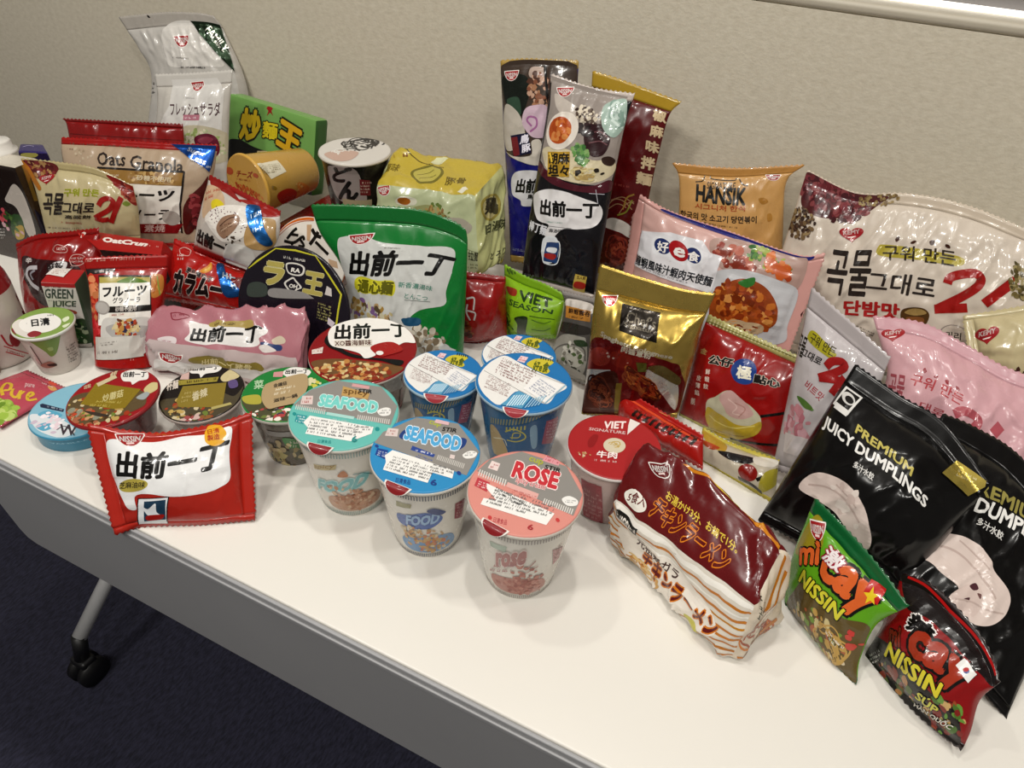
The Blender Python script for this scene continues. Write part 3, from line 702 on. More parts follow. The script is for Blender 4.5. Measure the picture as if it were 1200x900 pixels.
pouch(name='dumpling_bag', label='black dumpling bag at the right edge, partly covered by the tagged one', cat='bag', o=[.2474,.1872,.72], ax=[.942,.3357,0], ay=[-.2928,.8217,.489], edges=[[(-.0247,.254),(.0051,.2432),(.0432,.2169),(.0852,.148)],[(.0852,.148),(0,0)],[(-.1047,.1146),(0,0)],[(-.0247,.254),(-.1047,.1146)]], bulge=.024, seal=(.12,.05,0,0), front=.55, doy=0, wr=.0026, pw=.55, seed=33, col='#0b0a0a', sealcol='#0b0a0a', fin='Q', art=[('t','#8f8544','PREMIUM',(.2797,.3734),(.7368,.2098),(.2694,.3042),.03,None,.04),('t','#e4e2de','DUMPLINGS',(.3617,.4402),(.8801,.2394),(.354,.3648),.035,None,.04),('t','#d8d6d2','多汁水餃',(.4008,.4879),(.556,.4451),(.3966,.4476),.02,None,.04),('b','#d3c2ba',[(.1902,.8257),(.1906,.756),(.2565,.6573),(.3577,.5861),(.452,.5558),(.5448,.5569),(.5965,.584),(.7169,.5938),(.7535,.6568),(.728,.753),(.6582,.8245),(.5761,.8503),(.4827,.8606),(.4793,.7849),(.3819,.7867),(.288,.789)]),('c','#b9a59d',1.8,[(.2214,.7746),(.3114,.6868),(.4379,.6508),(.5633,.6551),(.6655,.6747)]),('c','#b9a59d',1.3,[(.3704,.6065),(.4803,.598),(.567,.6028)]),('b','#cdbab2',[(.4709,.8472),(.4957,.7549),(.5531,.6966),(.6076,.7117),(.6279,.7888),(.5761,.8503)]),('b','#4a2a30',[(.5224,.7317),(.5432,.6973),(.5704,.7052),(.5494,.7319)]),('b','#4a2a30',[(.5298,.7966),(.5524,.769),(.5553,.7901)]),('b','#6a4a48',[(.5753,.7247),(.5976,.7127),(.6026,.7322)]),('c','#b9a59d',1.2,[(.4943,.8272),(.5734,.7741),(.6697,.735),(.7409,.6848)])], parts=[])
cup(name='noodle_cup', label='pink and grey lidded noodle cup, the nearest of the front cups', cat='cup', o=[-.1539,.1303,.72], axis=[0,0,1], front=[.3729,-.9279,0], prof=[(0,0),(.0294,0),(.0306,.0021),(.0342,.021),(.0437,.0903),(.0441,.0977),(.0467,.0992),(.0474,.1013),(.0474,.1034),(.0467,.105)], span=200, r=.0474, lax=[1,-.0063,0], lay=[.0063,1,0], dome=0, col='#d9d5cc', lidcol='#e6968a', rimcol='#cfcac0', fin='P', lidfin='K', art=[('b','#b87a6c',[(.3,.72),(.42,.66),(.55,.64),(.68,.7),(.7,.86),(.5,.9),(.32,.87)]),('s',['#a85a4c','#bc7464','#c98878','#8e463c'],(.5,.77),(.66,.77),(.5,.66),70,3,8,9),('p','#9fb0a0',[(.3154,.2309),(.425,.198),(.4161,.2791),(.3191,.2973)]),('s',['#a85a4c','#bc7464','#c98878'],(.5769,.6659),(.6982,.75),(.5659,.4185),40,3,8,4),('c','#a86058',1,[(.5507,.4794),(.5932,.3653)]),('c','#a86058',1,[(.5414,.5432),(.614,.4543)]),('t','#b2706c','rose',(.3549,.5221),(.527,.3831),(.3616,.3474),.05,'#d9c6c0',.05),('f','#a86468',(.2891,.6975),(.5125,.4796),(.3113,.5446),2,3),('p','#c08888',[(.6911,.2888),(.7948,.3649),(.7967,.53),(.7366,.5537)]),('f','#7a3438',(.7409,.5284),(.7967,.4967),(.6999,.2985),6,3),('g','#9a9490',(0,.13),(1,.13),(0,.035),64),('g','#9a9490',(0,.985),(1,.985),(0,.92),64)], lid=[('p','#8a8681',[(.0152,.4933),(.973,.5564),(.9763,.2852),(.7131,-.005),(.2104,-.0026),(-.005,.29)]),('g','#d8d4ce',(.0432,.5365),(.3234,.5376),(.0222,.4598),12),('g','#d8d4ce',(.6836,.5578),(.9608,.5501),(.6743,.495),14),('p','#eeb6ae',[(.3144,.4799),(.6145,.4731),(.6243,.5365),(.3281,.535)]),('f','#c85a5a',(.4041,.5767),(.6216,.5517),(.39,.5286),2,3),('t','#d1343e','ROSE',(.3146,.3988),(.7162,.3463),(.2739,.2127),.05,'#f0dcd8',.05),('t','#d1646a','spicy cream',(.3782,.4643),(.6439,.4289),(.3606,.3876),.02,'#f0dcd8',.05),('t','#b7bb3c','cup',(.3704,.1735),(.5001,.1613),(.3507,.1016),.03,None,.04),('t','#1c1a18','STIR',(.5275,.1759),(.6716,.1545),(.5186,.1205),.03,None,.04),('p','#e8a0a8',[(.4747,-.005),(.619,-.005),(.6264,.0751),(.4665,.0888)]),('f','#c03848',(.4914,.0748),(.6211,.0629),(.4826,-.005),2,5),('b','#e8e6e2',[(.813,.4314),(.8539,.3673),(.936,.3766),(.9511,.436),(.8807,.4751)]),('f','#777',(.8537,.4577),(.9359,.4228),(.8398,.4165),2,3),('p','#e3d0cc',[(.0702,.3121),(.1544,.3104),(.1722,.4052),(.0809,.4118)]),('f','#b04048',(.0972,.4027),(.1589,.3919),(.0827,.3355),2,3),('p','#c8404a',[(.0586,.5569),(.1811,.5603),(.2097,.6713),(.0799,.6596)]),('f','#f0d8d4',(.1064,.6589),(.1981,.6498),(.0896,.5829),3,2),('p','#eceae6',[(.1631,.5847),(.825,.6124),(.8151,.7597),(.2311,.8231),(.2205,.7478),(.325,.7169),(.1923,.639)]),('f','#6a6a6a',(.2641,.7913),(.7964,.719),(.2713,.595),5,8),('f','#2c2c2c',(.2647,.6405),(.574,.699),(.2599,.5731),2,2),('t','#c04850','日清食品',(.4145,.9433),(.5279,.9187),(.3959,.8895),.01,None,.04),('t','#b03038','6',(.698,.8749),(.7403,.8641),(.6815,.8209),.03,None,.04),('e','#d04040',(.8758,.6622),(.8929,.6578),(.8651,.6422)),('e','#d04040',(.3687,.9123),(.386,.9079),(.358,.8923))], parts=[], group='stir noodle cups in the front row', tab=((.4455,1.0019),'#8e1a20'), has_lid=True)
cup(name='noodle_cup', label='blue and grey seafood noodle cup left of the pink one', cat='cup', o=[-.2495,.1296,.72], axis=[0,0,1], front=[.5466,-.8374,0], prof=[(0,0),(.0292,0),(.0304,.0021),(.0339,.021),(.0433,.0903),(.0438,.0977),(.0464,.0992),(.0471,.1013),(.0471,.1034),(.0464,.105)], span=200, r=.0471, lax=[.9975,.0706,0], lay=[-.0706,.9975,0], dome=0, col='#d9d5cc', lidcol='#2f92cc', rimcol='#cfcac0', fin='P', lidfin='K', art=[('b','#6f98c4',[(.3,.72),(.42,.66),(.55,.64),(.68,.7),(.7,.86),(.5,.9),(.32,.87)]),('s',['#c8a068','#b88a50','#d8c8a8','#c87850'],(.5,.77),(.66,.77),(.5,.66),70,3,8,9),('p','#8e8a62',[(.312,.2068),(.4099,.1883),(.4008,.2451),(.3027,.2803)]),('b','#3b62b0',[(.2948,.3934),(.375,.3531),(.4826,.2929),(.5738,.3492),(.588,.4262),(.5139,.519),(.373,.5338),(.2954,.5004)]),('t','#9cc0e8','FOOD',(.3564,.4889),(.5632,.4392),(.3683,.3574),.05,'#2c4c90',.04),('b','#1c3470',[(.4942,.2669),(.5383,.2378),(.6097,.3202),(.5618,.3423)]),('s',['#c8a068','#b88a50','#d8c8a8','#c87850'],(.447,.6331),(.6098,.6677),(.452,.5168),50,3,7,4),('p','#8a3040',[(.6733,.2756),(.7602,.3065),(.7726,.5808),(.6838,.4988)]),('f','#d8b0b0',(.6996,.4896),(.7664,.5463),(.6861,.2898),5,3),('g','#5c606c',(0,.13),(1,.13),(0,.035),64),('g','#5c606c',(0,.985),(1,.985),(0,.92),64)], lid=[('p','#8a8681',[(-.005,.59),(.9655,.6089),(1.005,.2543),(.6067,-.005),(.1096,-.005),(-.005,.4233)]),('g','#c8c4be',(.6304,.5414),(.9075,.5451),(.6183,.4794),16),('p','#2c4a9a',[(.3516,.4741),(.5948,.4903),(.596,.5305),(.3623,.5303)]),('f','#e8e8f0',(.4133,.534),(.577,.5122),(.4034,.4972),1,3),('f','#3858a8',(.4484,.5993),(.627,.6097),(.4407,.5486),2,3),('b','#1c3a78',[(.1747,.4063),(.1861,.2989),(.2669,.2608),(.3649,.3315),(.2398,.4332)]),('b','#1c3a78',[(.6976,.204),(.7675,.1856),(.7897,.2746),(.7479,.35)]),('t','#56b0e4','SEAFOOD',(.2336,.4218),(.7692,.3539),(.1829,.2558),.06,'#e4ecf4',.05),('t','#b7c03c','cup',(.3555,.1596),(.4717,.1495),(.3373,.0927),.03,None,.04),('t','#1c1a18','STIR',(.5059,.1777),(.6393,.1444),(.495,.1237),.03,None,.04),('p','#e8c0c4',[(.3836,.0555),(.5173,.0379),(.5296,.0834),(.3896,.1074)]),('p','#1c2c60',[(.4581,-.005),(.5653,-.005),(.5608,.0023),(.4683,.0002)]),('b','#e8e6e2',[(.8221,.3842),(.864,.3096),(.9298,.3067),(.9319,.3739),(.8666,.4178)]),('f','#777',(.8483,.3992),(.9237,.3558),(.8272,.3461),2,3),('p','#d8c8c4',[(.0115,.3516),(.1248,.3278),(.1652,.4253),(.0551,.4626)]),('f','#b05048',(.0645,.4438),(.1508,.4176),(.0329,.371),2,3),('p','#d8c8c4',[(.72,.4318),(.7646,.4247),(.7782,.4725),(.7339,.4797)]),('p','#1d3f88',[(.0762,.6365),(.1818,.6202),(.2131,.7359),(.1019,.7204)]),('f','#d8e0f0',(.1236,.7238),(.2008,.7148),(.1039,.6566),3,2),('p','#eceae6',[(.1885,.6935),(.2162,.6041),(.4484,.5993),(.8409,.6021),(.8684,.6972),(.6757,.7047),(.6961,.835),(.2639,.8571),(.2389,.7639)]),('f','#6a6a6a',(.2731,.8398),(.6932,.8112),(.266,.6573),5,8),('f','#6a6a6a',(.6551,.7013),(.8538,.6863),(.6215,.599),3,8),('t','#1c3a80','日清食品',(.4364,.9426),(.5677,.9192),(.4158,.8892),.01,None,.04),('t','#1c3a80','6',(.729,.8447),(.779,.834),(.7052,.7805),.03,None,.04),('e','#1c3a80',(.8924,.6119),(.9128,.6076),(.8798,.5893)),('e','#1c3a80',(.0586,.6169),(.0768,.6139),(.0483,.5994))], parts=[], group='stir noodle cups in the front row', tab=((.4763,1.0034),'#8e1a20'), has_lid=True)
cup(name='noodle_cup', label='mint and grey seafood noodle cup, leftmost of the stir cups in the front row', cat='cup', o=[-.3409,.1377,.7201], axis=[0,0,1], front=[.6578,-.7532,0], prof=[(0,0),(.0304,0),(.0316,.0021),(.0353,.021),(.0451,.0903),(.0456,.0977),(.0483,.0992),(.049,.1013),(.049,.1034),(.0483,.105)], span=200, r=.049, lax=[.9615,.2746,0], lay=[-.2746,.9615,0], dome=0, col='#d9d5cc', lidcol='#6cc6bc', rimcol='#cfcac0', fin='P', lidfin='K', art=[('b','#c09478',[(.3,.72),(.42,.66),(.55,.64),(.68,.7),(.7,.86),(.5,.9),(.32,.87)]),('s',['#b8805c','#c8987a','#a86a48','#d8b898'],(.5,.77),(.66,.77),(.5,.66),70,3,8,9),('p','#c2b07a',[(.2587,.2862),(.4198,.209),(.4078,.2766),(.2503,.359)]),('t','#8a6a28','spicy',(.2503,.359),(.397,.271),(.2663,.2869),.02,None,.04),('t','#7cc0c4','FOOD',(.2181,.6591),(.5707,.5258),(.2614,.4944),.05,'#b8dcdc',.05),('b','#c07848',[(.4101,.3701),(.4516,.2874),(.4738,.3712)]),('c','#2c7a80',1,[(.5037,.3527),(.5624,.357),(.6265,.4233)]),('s',['#b8805c','#c8987a','#a86a48','#d8b898'],(.4849,.6684),(.6621,.7742),(.4929,.542),60,3,8,6),('g','#8fa8a4',(0,.13),(1,.13),(0,.035),64),('g','#8fa8a4',(0,.985),(1,.985),(0,.92),64)], lid=[('p','#8a8681',[(-.005,.51),(.9695,.5676),(1.0044,.2698),(.74,-.005),(.2422,-.005),(-.005,.2267)]),('g','#d0ccc6',(.0408,.5579),(.3415,.5686),(.0252,.4915),16),('g','#d0ccc6',(.6423,.5649),(.9571,.5573),(.6298,.4997),16),('p','#b4e4dc',[(.3434,.5269),(.6119,.5314),(.6171,.5709),(.3499,.5666)]),('f','#a8c8c4',(.3912,.6248),(.6268,.6224),(.3818,.5918),1,3),('t','#7fdcd4','SEAFOOD',(.2313,.4559),(.7889,.434),(.1989,.3055),.06,'#d4ece8',.05),('p','#c8a060',[(.3525,.1344),(.6383,.1843),(.6488,.2694),(.3863,.2748)]),('t','#6a4a20','spicy',(.3987,.2572),(.6395,.2427),(.3717,.1599),.02,None,.04),('t','#1c1a18','STIR',(.5284,.1962),(.6558,.18),(.5158,.14),.03,None,.04),('p','#e0a8a8',[(.4255,.071),(.6002,.0741),(.6058,.1178),(.432,.1151)]),('b','#e8e6e2',[(.7888,.4062),(.8418,.343),(.9001,.3515),(.9165,.4311),(.8442,.4622)]),('f','#777',(.8213,.4484),(.9124,.4183),(.8024,.3806),2,3),('p','#d8c4c0',[(.0315,.3608),(.1299,.3369),(.1715,.4561),(.0643,.482)]),('f','#b05048',(.0758,.4651),(.1525,.4466),(.0423,.3726),2,3),('p','#2c9aa0',[(.0847,.6164),(.1872,.6192),(.2003,.7371),(.1105,.7185)]),('f','#e0f0f0',(.1252,.723),(.1985,.7243),(.1017,.626),3,2),('p','#eceae6',[(.1901,.713),(.2124,.6132),(.8274,.628),(.8398,.7166),(.6935,.8533),(.2668,.852),(.2616,.7753)]),('f','#6a6a6a',(.2619,.8403),(.7029,.8309),(.2393,.634),5,8),('f','#7a7a7a',(.6753,.7554),(.8233,.7205),(.6568,.6551),3,8),('t','#1c8a88','日清食品',(.4179,.9382),(.5342,.9209),(.4059,.8958),.01,None,.04),('t','#1c8a88','6',(.7058,.8631),(.7463,.8535),(.6883,.791),.03,None,.04),('e','#1c8a88',(.8689,.6445),(.8888,.64),(.8599,.6176)),('e','#1c8a88',(.0646,.6211),(.0824,.6197),(.0549,.5988))], parts=[], group='stir noodle cups in the front row', tab=((.4539,1.005),'#8e1a20'), has_lid=True)
cup(name='noodle_cup', label='large blue lidded noodle cup, front right of the three blue ones', cat='cup', o=[-.218,.2613,.72], axis=[0,0,1], front=[.3905,-.9206,0], prof=[(0,0),(.0291,0),(.0303,.0021),(.0338,.021),(.0432,.0903),(.0437,.0977),(.0463,.0992),(.047,.1013),(.047,.1034),(.0463,.105)], span=200, r=.047, lax=[.9972,-.0747,0], lay=[.0747,.9972,0], dome=0, col='#2a6896', lidcol='#1d78ba', rimcol='#9ab4c4', fin='P', lidfin='K', art=[('g','#8a8a6a',(.2689,.2994),(.7729,.0091),(.276,.2157),24),('p','#1f5a8e',[(.2873,.2806),(.7356,.0502),(.8204,.4157),(.8567,.6733),(.3143,.6216)]),('b','#b8a070',[(.2644,.3481),(.33,.3297),(.4065,.5541),(.3917,.6358),(.2691,.7111)]),('c','#c8c04c',1.6,[(.3961,.3136),(.4539,.2499),(.5209,.2927),(.5354,.3626),(.48,.4162),(.4075,.4226)]),('c','#c8c04c',1.2,[(.4321,.3745),(.4897,.355),(.499,.2951),(.4547,.3069),(.4442,.3926)]),('g','#b8b45c',(.3963,.3021),(.5399,.2351),(.3969,.245),6),('p','#a85a70',[(.67,.1689),(.7783,.195),(.8204,.4157),(.8147,.5922),(.6721,.4925)]),('f','#e0c0cc',(.6933,.4362),(.8,.5078),(.6913,.1838),6,17),('b','#8ab0cc',[(.5616,.2372),(.6031,.2022),(.6306,.4933),(.5927,.503)]),('c','#d8d8c0',1,[(.2891,.4811),(.3816,.4272),(.4069,.5059)])], lid=[('b','#e6e4e0',[(.0768,.7201),(.0362,.5443),(.0463,.3624),(.1104,.2292),(.3102,.2541),(.5695,.2863),(.9035,.3211),(.8807,.5036),(.8573,.7058),(.5337,.6733),(.4946,.9635),(.325,.9389),(.1786,.8477)]),('f','#8a5a58',(.1674,.5583),(.5977,.5819),(.1111,.2647),7,14),('l','#8a8a88',.7,[(.059,.5804),(.538,.6637),(.8549,.7013)]),('l','#9a9a98',.5,[(.1638,.318),(.8789,.318)]),('p','#eceae8',[(.5421,.3793),(.8827,.3253),(.8512,.6946),(.5623,.6218)]),('f','#8890a8',(.6043,.5935),(.8328,.6608),(.6241,.3675),6,15),('f','#9a7a78',(.2134,.8243),(.4899,.8284),(.1393,.6109),8,16),('p','#59a4cc',[(.5364,.6776),(.6971,.6895),(.7032,.8995),(.4973,.9678)]),('g','#d8ecf4',(.5485,.9578),(.6917,.8469),(.5319,.769),7),('g','#a8d4ea',(.7168,.8905),(.8284,.7555),(.7098,.7121),5),('b','#d8c836',[(.3759,.2271),(.4059,.1002),(.5093,.0299),(.6038,.0371),(.594,.1492),(.6427,.2027),(.6196,.2695),(.4553,.2605)]),('t','#4a5a10','好e食',(.4834,.3104),(.6345,.2424),(.4275,.139),.02,None,.04),('p','#e8c8cc',[(.2588,.2359),(.2507,.1337),(.3322,.1144),(.3467,.2292)]),('f','#c04040',(.2734,.2259),(.335,.2089),(.2582,.1467),2,4),('g','#0c0c0c',(.4502,.0701),(.6112,.0321),(.4286,.0126),6),('l','#8ac4e0',.8,[(.8969,.3158),(.8573,.7058)]),('e','#d8a0a8',(.6606,.9875),(.7171,.9558),(.6456,.9619))], parts=[], group='blue lidded noodle cups', tab=((.6736,.9936),'#a8303a'), has_lid=True)
cup(name='noodle_cup', label='small blue lidded noodle cup beside the white and red noodle bowl', cat='cup', o=[-.3044,.2526,.7198], axis=[0,0,1], front=[.516,-.8566,0], prof=[(0,0),(.0248,0),(.0258,.0018),(.0288,.0176),(.0368,.0757),(.0372,.0818),(.0394,.0832),(.04,.0849),(.04,.0867),(.0394,.088)], span=200, r=.04, lax=[.9994,-.0343,0], lay=[.0343,.9994,0], dome=0, col='#2a6896', lidcol='#1d78ba', rimcol='#9ab4c4', fin='P', lidfin='K', art=[('g','#8a8a6a',(.2102,.3155),(.7667,.045),(.2291,.2214),24),('p','#1f5a8e',[(.2363,.2889),(.7529,.1244),(.7623,.39),(.7772,.6724),(.231,.6475)]),('b','#b8a070',[(.197,.3722),(.2821,.333),(.3502,.5535),(.3267,.6385),(.12,.8024)]),('c','#c8c04c',1.6,[(.3561,.311),(.4208,.2466),(.4876,.2907),(.4984,.359),(.438,.4114),(.361,.4207)]),('c','#c8c04c',1.2,[(.3904,.3712),(.4519,.3512),(.4649,.2924),(.4183,.3035),(.402,.389)]),('g','#b8b45c',(.357,.2993),(.5103,.2354),(.3613,.2413),6),('p','#a85a70',[(.6476,.1809),(.7549,.2104),(.7623,.39),(.7341,.5407),(.6249,.4798)]),('f','#e0c0cc',(.6498,.427),(.7348,.474),(.6682,.1961),6,17),('b','#8ab0cc',[(.5325,.2385),(.577,.2074),(.585,.4828),(.5469,.4931)]),('c','#d8d8c0',1,[(.2141,.507),(.3324,.4275),(.3543,.5048)])], lid=[('b','#e6e4e0',[(.0535,.7153),(.0107,.5457),(.0209,.3714),(.0874,.2444),(.296,.2679),(.5683,.2987),(.9215,.332),(.9004,.508),(.879,.7044),(.5348,.6714),(.4964,.9545),(.3161,.9294),(.1609,.8396)]),('f','#8a5a58',(.148,.5593),(.6015,.5832),(.0882,.2783),7,14),('l','#8a8a88',.7,[(.0346,.5804),(.5392,.6623),(.8763,.7)]),('l','#9a9a98',.5,[(.1434,.3291),(.8954,.329)]),('p','#eceae8',[(.5405,.3878),(.8995,.3361),(.8723,.6934),(.5645,.6218)]),('f','#8890a8',(.6086,.5945),(.8521,.6604),(.6268,.3765),6,15),('f','#9a7a78',(.1975,.817),(.49,.8223),(.1188,.6101),8,16),('p','#59a4cc',[(.5376,.6758),(.7082,.688),(.7177,.893),(.4992,.9587)]),('g','#d8ecf4',(.5535,.9492),(.7047,.8414),(.5339,.7647),7),('g','#a8d4ea',(.732,.8842),(.849,.7528),(.722,.71),5),('b','#d8c836',[(.3646,.2421),(.395,.1213),(.5025,.0544),(.6015,.0609),(.5925,.1676),(.6443,.2186),(.6208,.2825),(.4482,.274)]),('t','#4a5a10','好e食',(.4781,.3217),(.6362,.2566),(.418,.1582),.02,None,.04),('p','#e8c8cc',[(.2422,.2506),(.2333,.1534),(.3181,.135),(.3341,.2442)]),('f','#c04040',(.2575,.2411),(.3218,.2248),(.2411,.1657),2,4),('g','#0c0c0c',(.441,.0926),(.6092,.0561),(.418,.0382),6),('l','#8ac4e0',.8,[(.9144,.3268),(.879,.7044)]),('e','#d8a0a8',(.6734,.9791),(.7333,.9484),(.6571,.9539))], parts=[], group='blue lidded noodle cups', tab=((.6874,.9852),'#a8303a'), has_lid=True)
cup(name='noodle_cup', label='blue lidded noodle cup mostly hidden behind the largest blue one', cat='cup', o=[-.26,.3409,.7198], axis=[0,0,1], front=[.4013,-.916,0], prof=[(0,0),(.0254,0),(.0264,.0014),(.0294,.014),(.0376,.0602),(.038,.0651),(.0403,.0662),(.0409,.0675),(.0409,.069),(.0403,.07)], span=200, r=.0409, lax=[.9992,-.0403,0], lay=[.0403,.9992,0], dome=0, col='#2a6896', lidcol='#1d78ba', rimcol='#9ab4c4', fin='P', lidfin='K', art=[('g','#8a8a6a',(.2454,.344),(.7932,.0026),(.2565,.2401),24),('p','#1f5a8e',[(.2675,.3163),(.7507,.0432),(.8518,.4951),(.81,.6433),(.288,.7198)]),('b','#b8a070',[(.2382,.4047),(.3139,.3677),(.3926,.6257),(.3749,.7237),(.2224,.8489)]),('c','#c8c04c',1.6,[(.3855,.3407),(.4473,.2604),(.5169,.3094),(.5315,.3922),(.4728,.4574),(.3959,.4698)]),('c','#c8c04c',1.2,[(.4228,.4107),(.4837,.3844),(.494,.3127),(.4475,.3287),(.4353,.4314)]),('g','#b8b45c',(.3859,.3269),(.5371,.2404),(.3874,.2582),6),('p','#a85a70',[(.6736,.1656),(.73,.0633),(.8518,.4951),(.8422,.6934),(.6745,.5478)]),('f','#e0c0cc',(.6975,.4832),(.8203,.5869),(.672,.0633),6,17),('b','#8ab0cc',[(.5598,.2429),(.6032,.2019),(.6306,.5471),(.5905,.5577)]),('c','#d8d8c0',1,[(.2631,.5582),(.3681,.4777),(.3939,.5686)])], lid=[('b','#e6e4e0',[(.0378,.6842),(.0076,.5086),(.0292,.3284),(.1022,.1973),(.3031,.2215),(.5656,.2533),(.9073,.2877),(.8755,.4701),(.8421,.6737),(.5088,.6391),(.4528,.933),(.2789,.9066),(.1338,.8132)]),('f','#8a5a58',(.14,.5228),(.5795,.5479),(.1008,.2322),7,14),('l','#8a8a88',.7,[(.0285,.5446),(.5137,.6298),(.8398,.6692)]),('l','#9a9a98',.5,[(.1509,.2847),(.882,.2847)]),('p','#eceae8',[(.5328,.3455),(.8856,.2919),(.8363,.6624),(.5409,.5877)]),('f','#8890a8',(.5857,.56),(.8187,.6281),(.6175,.3338),6,15),('f','#9a7a78',(.1709,.7898),(.4553,.7958),(.1082,.5753),8,16),('p','#59a4cc',[(.5113,.6438),(.6767,.6565),(.6726,.8695),(.4553,.9374)]),('g','#d8ecf4',(.5089,.9276),(.6633,.8159),(.5018,.736),7),('g','#a8d4ea',(.6872,.8604),(.8098,.724),(.6887,.6795),5),('b','#d8c836',[(.3714,.1949),(.4088,.0702),(.5175,.0011),(.6133,.0077),(.5976,.1179),(.6447,.1705),(.6178,.2366),(.4504,.2278)]),('t','#4a5a10','好e食',(.4765,.2771),(.6344,.21),(.4287,.1082),.02,None,.04),('p','#e8c8cc',[(.252,.2037),(.2497,.1034),(.3333,.0843),(.3416,.1971)]),('f','#c04040',(.2674,.1939),(.3309,.1771),(.2566,.1161),2,4),('g','#0c0c0c',(.4554,.0406),(.6211,.0028),(.4366,-.005),6),('l','#8ac4e0',.8,[(.9007,.2824),(.8421,.6737)]),('e','#d8a0a8',(.624,.9589),(.6842,.927),(.6095,.9326))], parts=[], group='blue lidded noodle cups', tab=((.6371,.9653),'#a8303a'), has_lid=True)
cup(name='noodle_cup', label='red lidded noodle cup between the pink cup and the maroon five-pack', cat='cup', o=[-.1154,.2502,.7203], axis=[0,0,1], front=[.2237,-.9747,0], prof=[(0,0),(.0319,0),(.0337,.0022),(.0412,.0675),(.0417,.0705),(.0443,.0712),(.0443,.0739),(.0437,.075)], span=200, r=.0443, lax=[.9261,.3774,0], lay=[-.3774,.9261,0], dome=0, col='#b9a19c', lidcol='#b02024', rimcol='#cfc6c2', fin='P', lidfin='K', art=[('p','#8e2230',[(.3062,.264),(.4648,.22),(.5218,.9733),(.3459,.9827)]),('p','#7a1c28',[(.327,.2708),(.4275,.2149),(.455,.6247),(.3579,.695)]),('f','#c08888',(.3542,.9265),(.4896,.9236),(.3393,.3765),7,3)], lid=[('t','#f0dcd8','VIET',(.39,.2435),(.6254,.2142),(.4049,.1282),.04,None,.04),('t','#e8c8c4','SIGNATURE',(.2254,.292),(.6206,.3122),(.2329,.2456),.02,None,.04),('b','#8a1014',[(.2121,.4715),(.271,.3624),(.3287,.3723),(.2799,.53),(.2226,.5634)]),('e','#e0d4b8',(.4972,.5034),(.6161,.4955),(.5017,.3851)),('n',['#d8c088','#c8a858'],(.4969,.5101),(.5767,.5103),(.5004,.4192),8,1,3),('t','#f0e4e0','牛肉',(.2994,.7068),(.5119,.7035),(.3125,.6083),.03,None,.04),('s',['#d8c0a0','#c09060'],(.1765,.6799),(.2549,.69),(.1767,.641),8,2,4,3),('f','#e8c8c4',(.276,.7733),(.509,.7767),(.2835,.7247),1,3),('p','#e6dcd6',[(.7074,.0069),(.835,.0633),(.6436,.3162),(.6637,.1564)])], parts=[], has_lid=True)
cup(name='ice_cream_tub', label='low round pale blue tub under the edge of the red noodle bowl', cat='tub', o=[-.6538,.0788,.7198], axis=[0,0,1], front=[.8919,-.4522,0], prof=[(0,0),(.0421,0),(.043,.0011),(.0439,.0132),(.0453,.0136),(.0453,.0209),(.0448,.022)], span=200, r=.0453, lax=[.9811,.1933,0], lay=[-.1933,.9811,0], dome=0, col='#3c92b4', lidcol='#8cc4da', rimcol='#3a96bc', fin='K', lidfin='K', art=[('t','#8cc4dc','VANILLA',(.2701,.36),(.5042,.3833),(.2589,.2847),.02,None,.04)], lid=[('b','#d7dde0',[(.0859,.751),(.2459,.6982),(.3899,.6859),(.7483,.8083),(.6993,.957),(.4795,.9629),(.2696,.8976)]),('b','#5eb0d0',[(.1659,.7246),(.2257,.6163),(.4265,.6387),(.3735,.7262)]),('b','#5eb0d0',[(.2892,.8912),(.3608,.7995),(.478,.8462),(.4257,.9306)]),('s',['#e4d0d8','#f0e8ec','#c8b8c8'],(.3806,.7929),(.6498,.8405),(.3662,.6586),26,3,8,5),('p','#1c2a44',[(.0546,.5648),(.0685,.5419),(.3755,.5489),(.4011,.594),(.098,.6047)]),('f','#b8c4d0',(.1738,.5868),(.3791,.5834),(.1483,.5519),1,3),('t','#3a3238','W',(.6273,.9312),(.814,.8867),(.5227,.7805),.02,None,.04),('c','#3a3238',1,[(.5515,.8727),(.5851,.7942),(.731,.8474),(.8357,.9125)])], parts=[], has_lid=True)
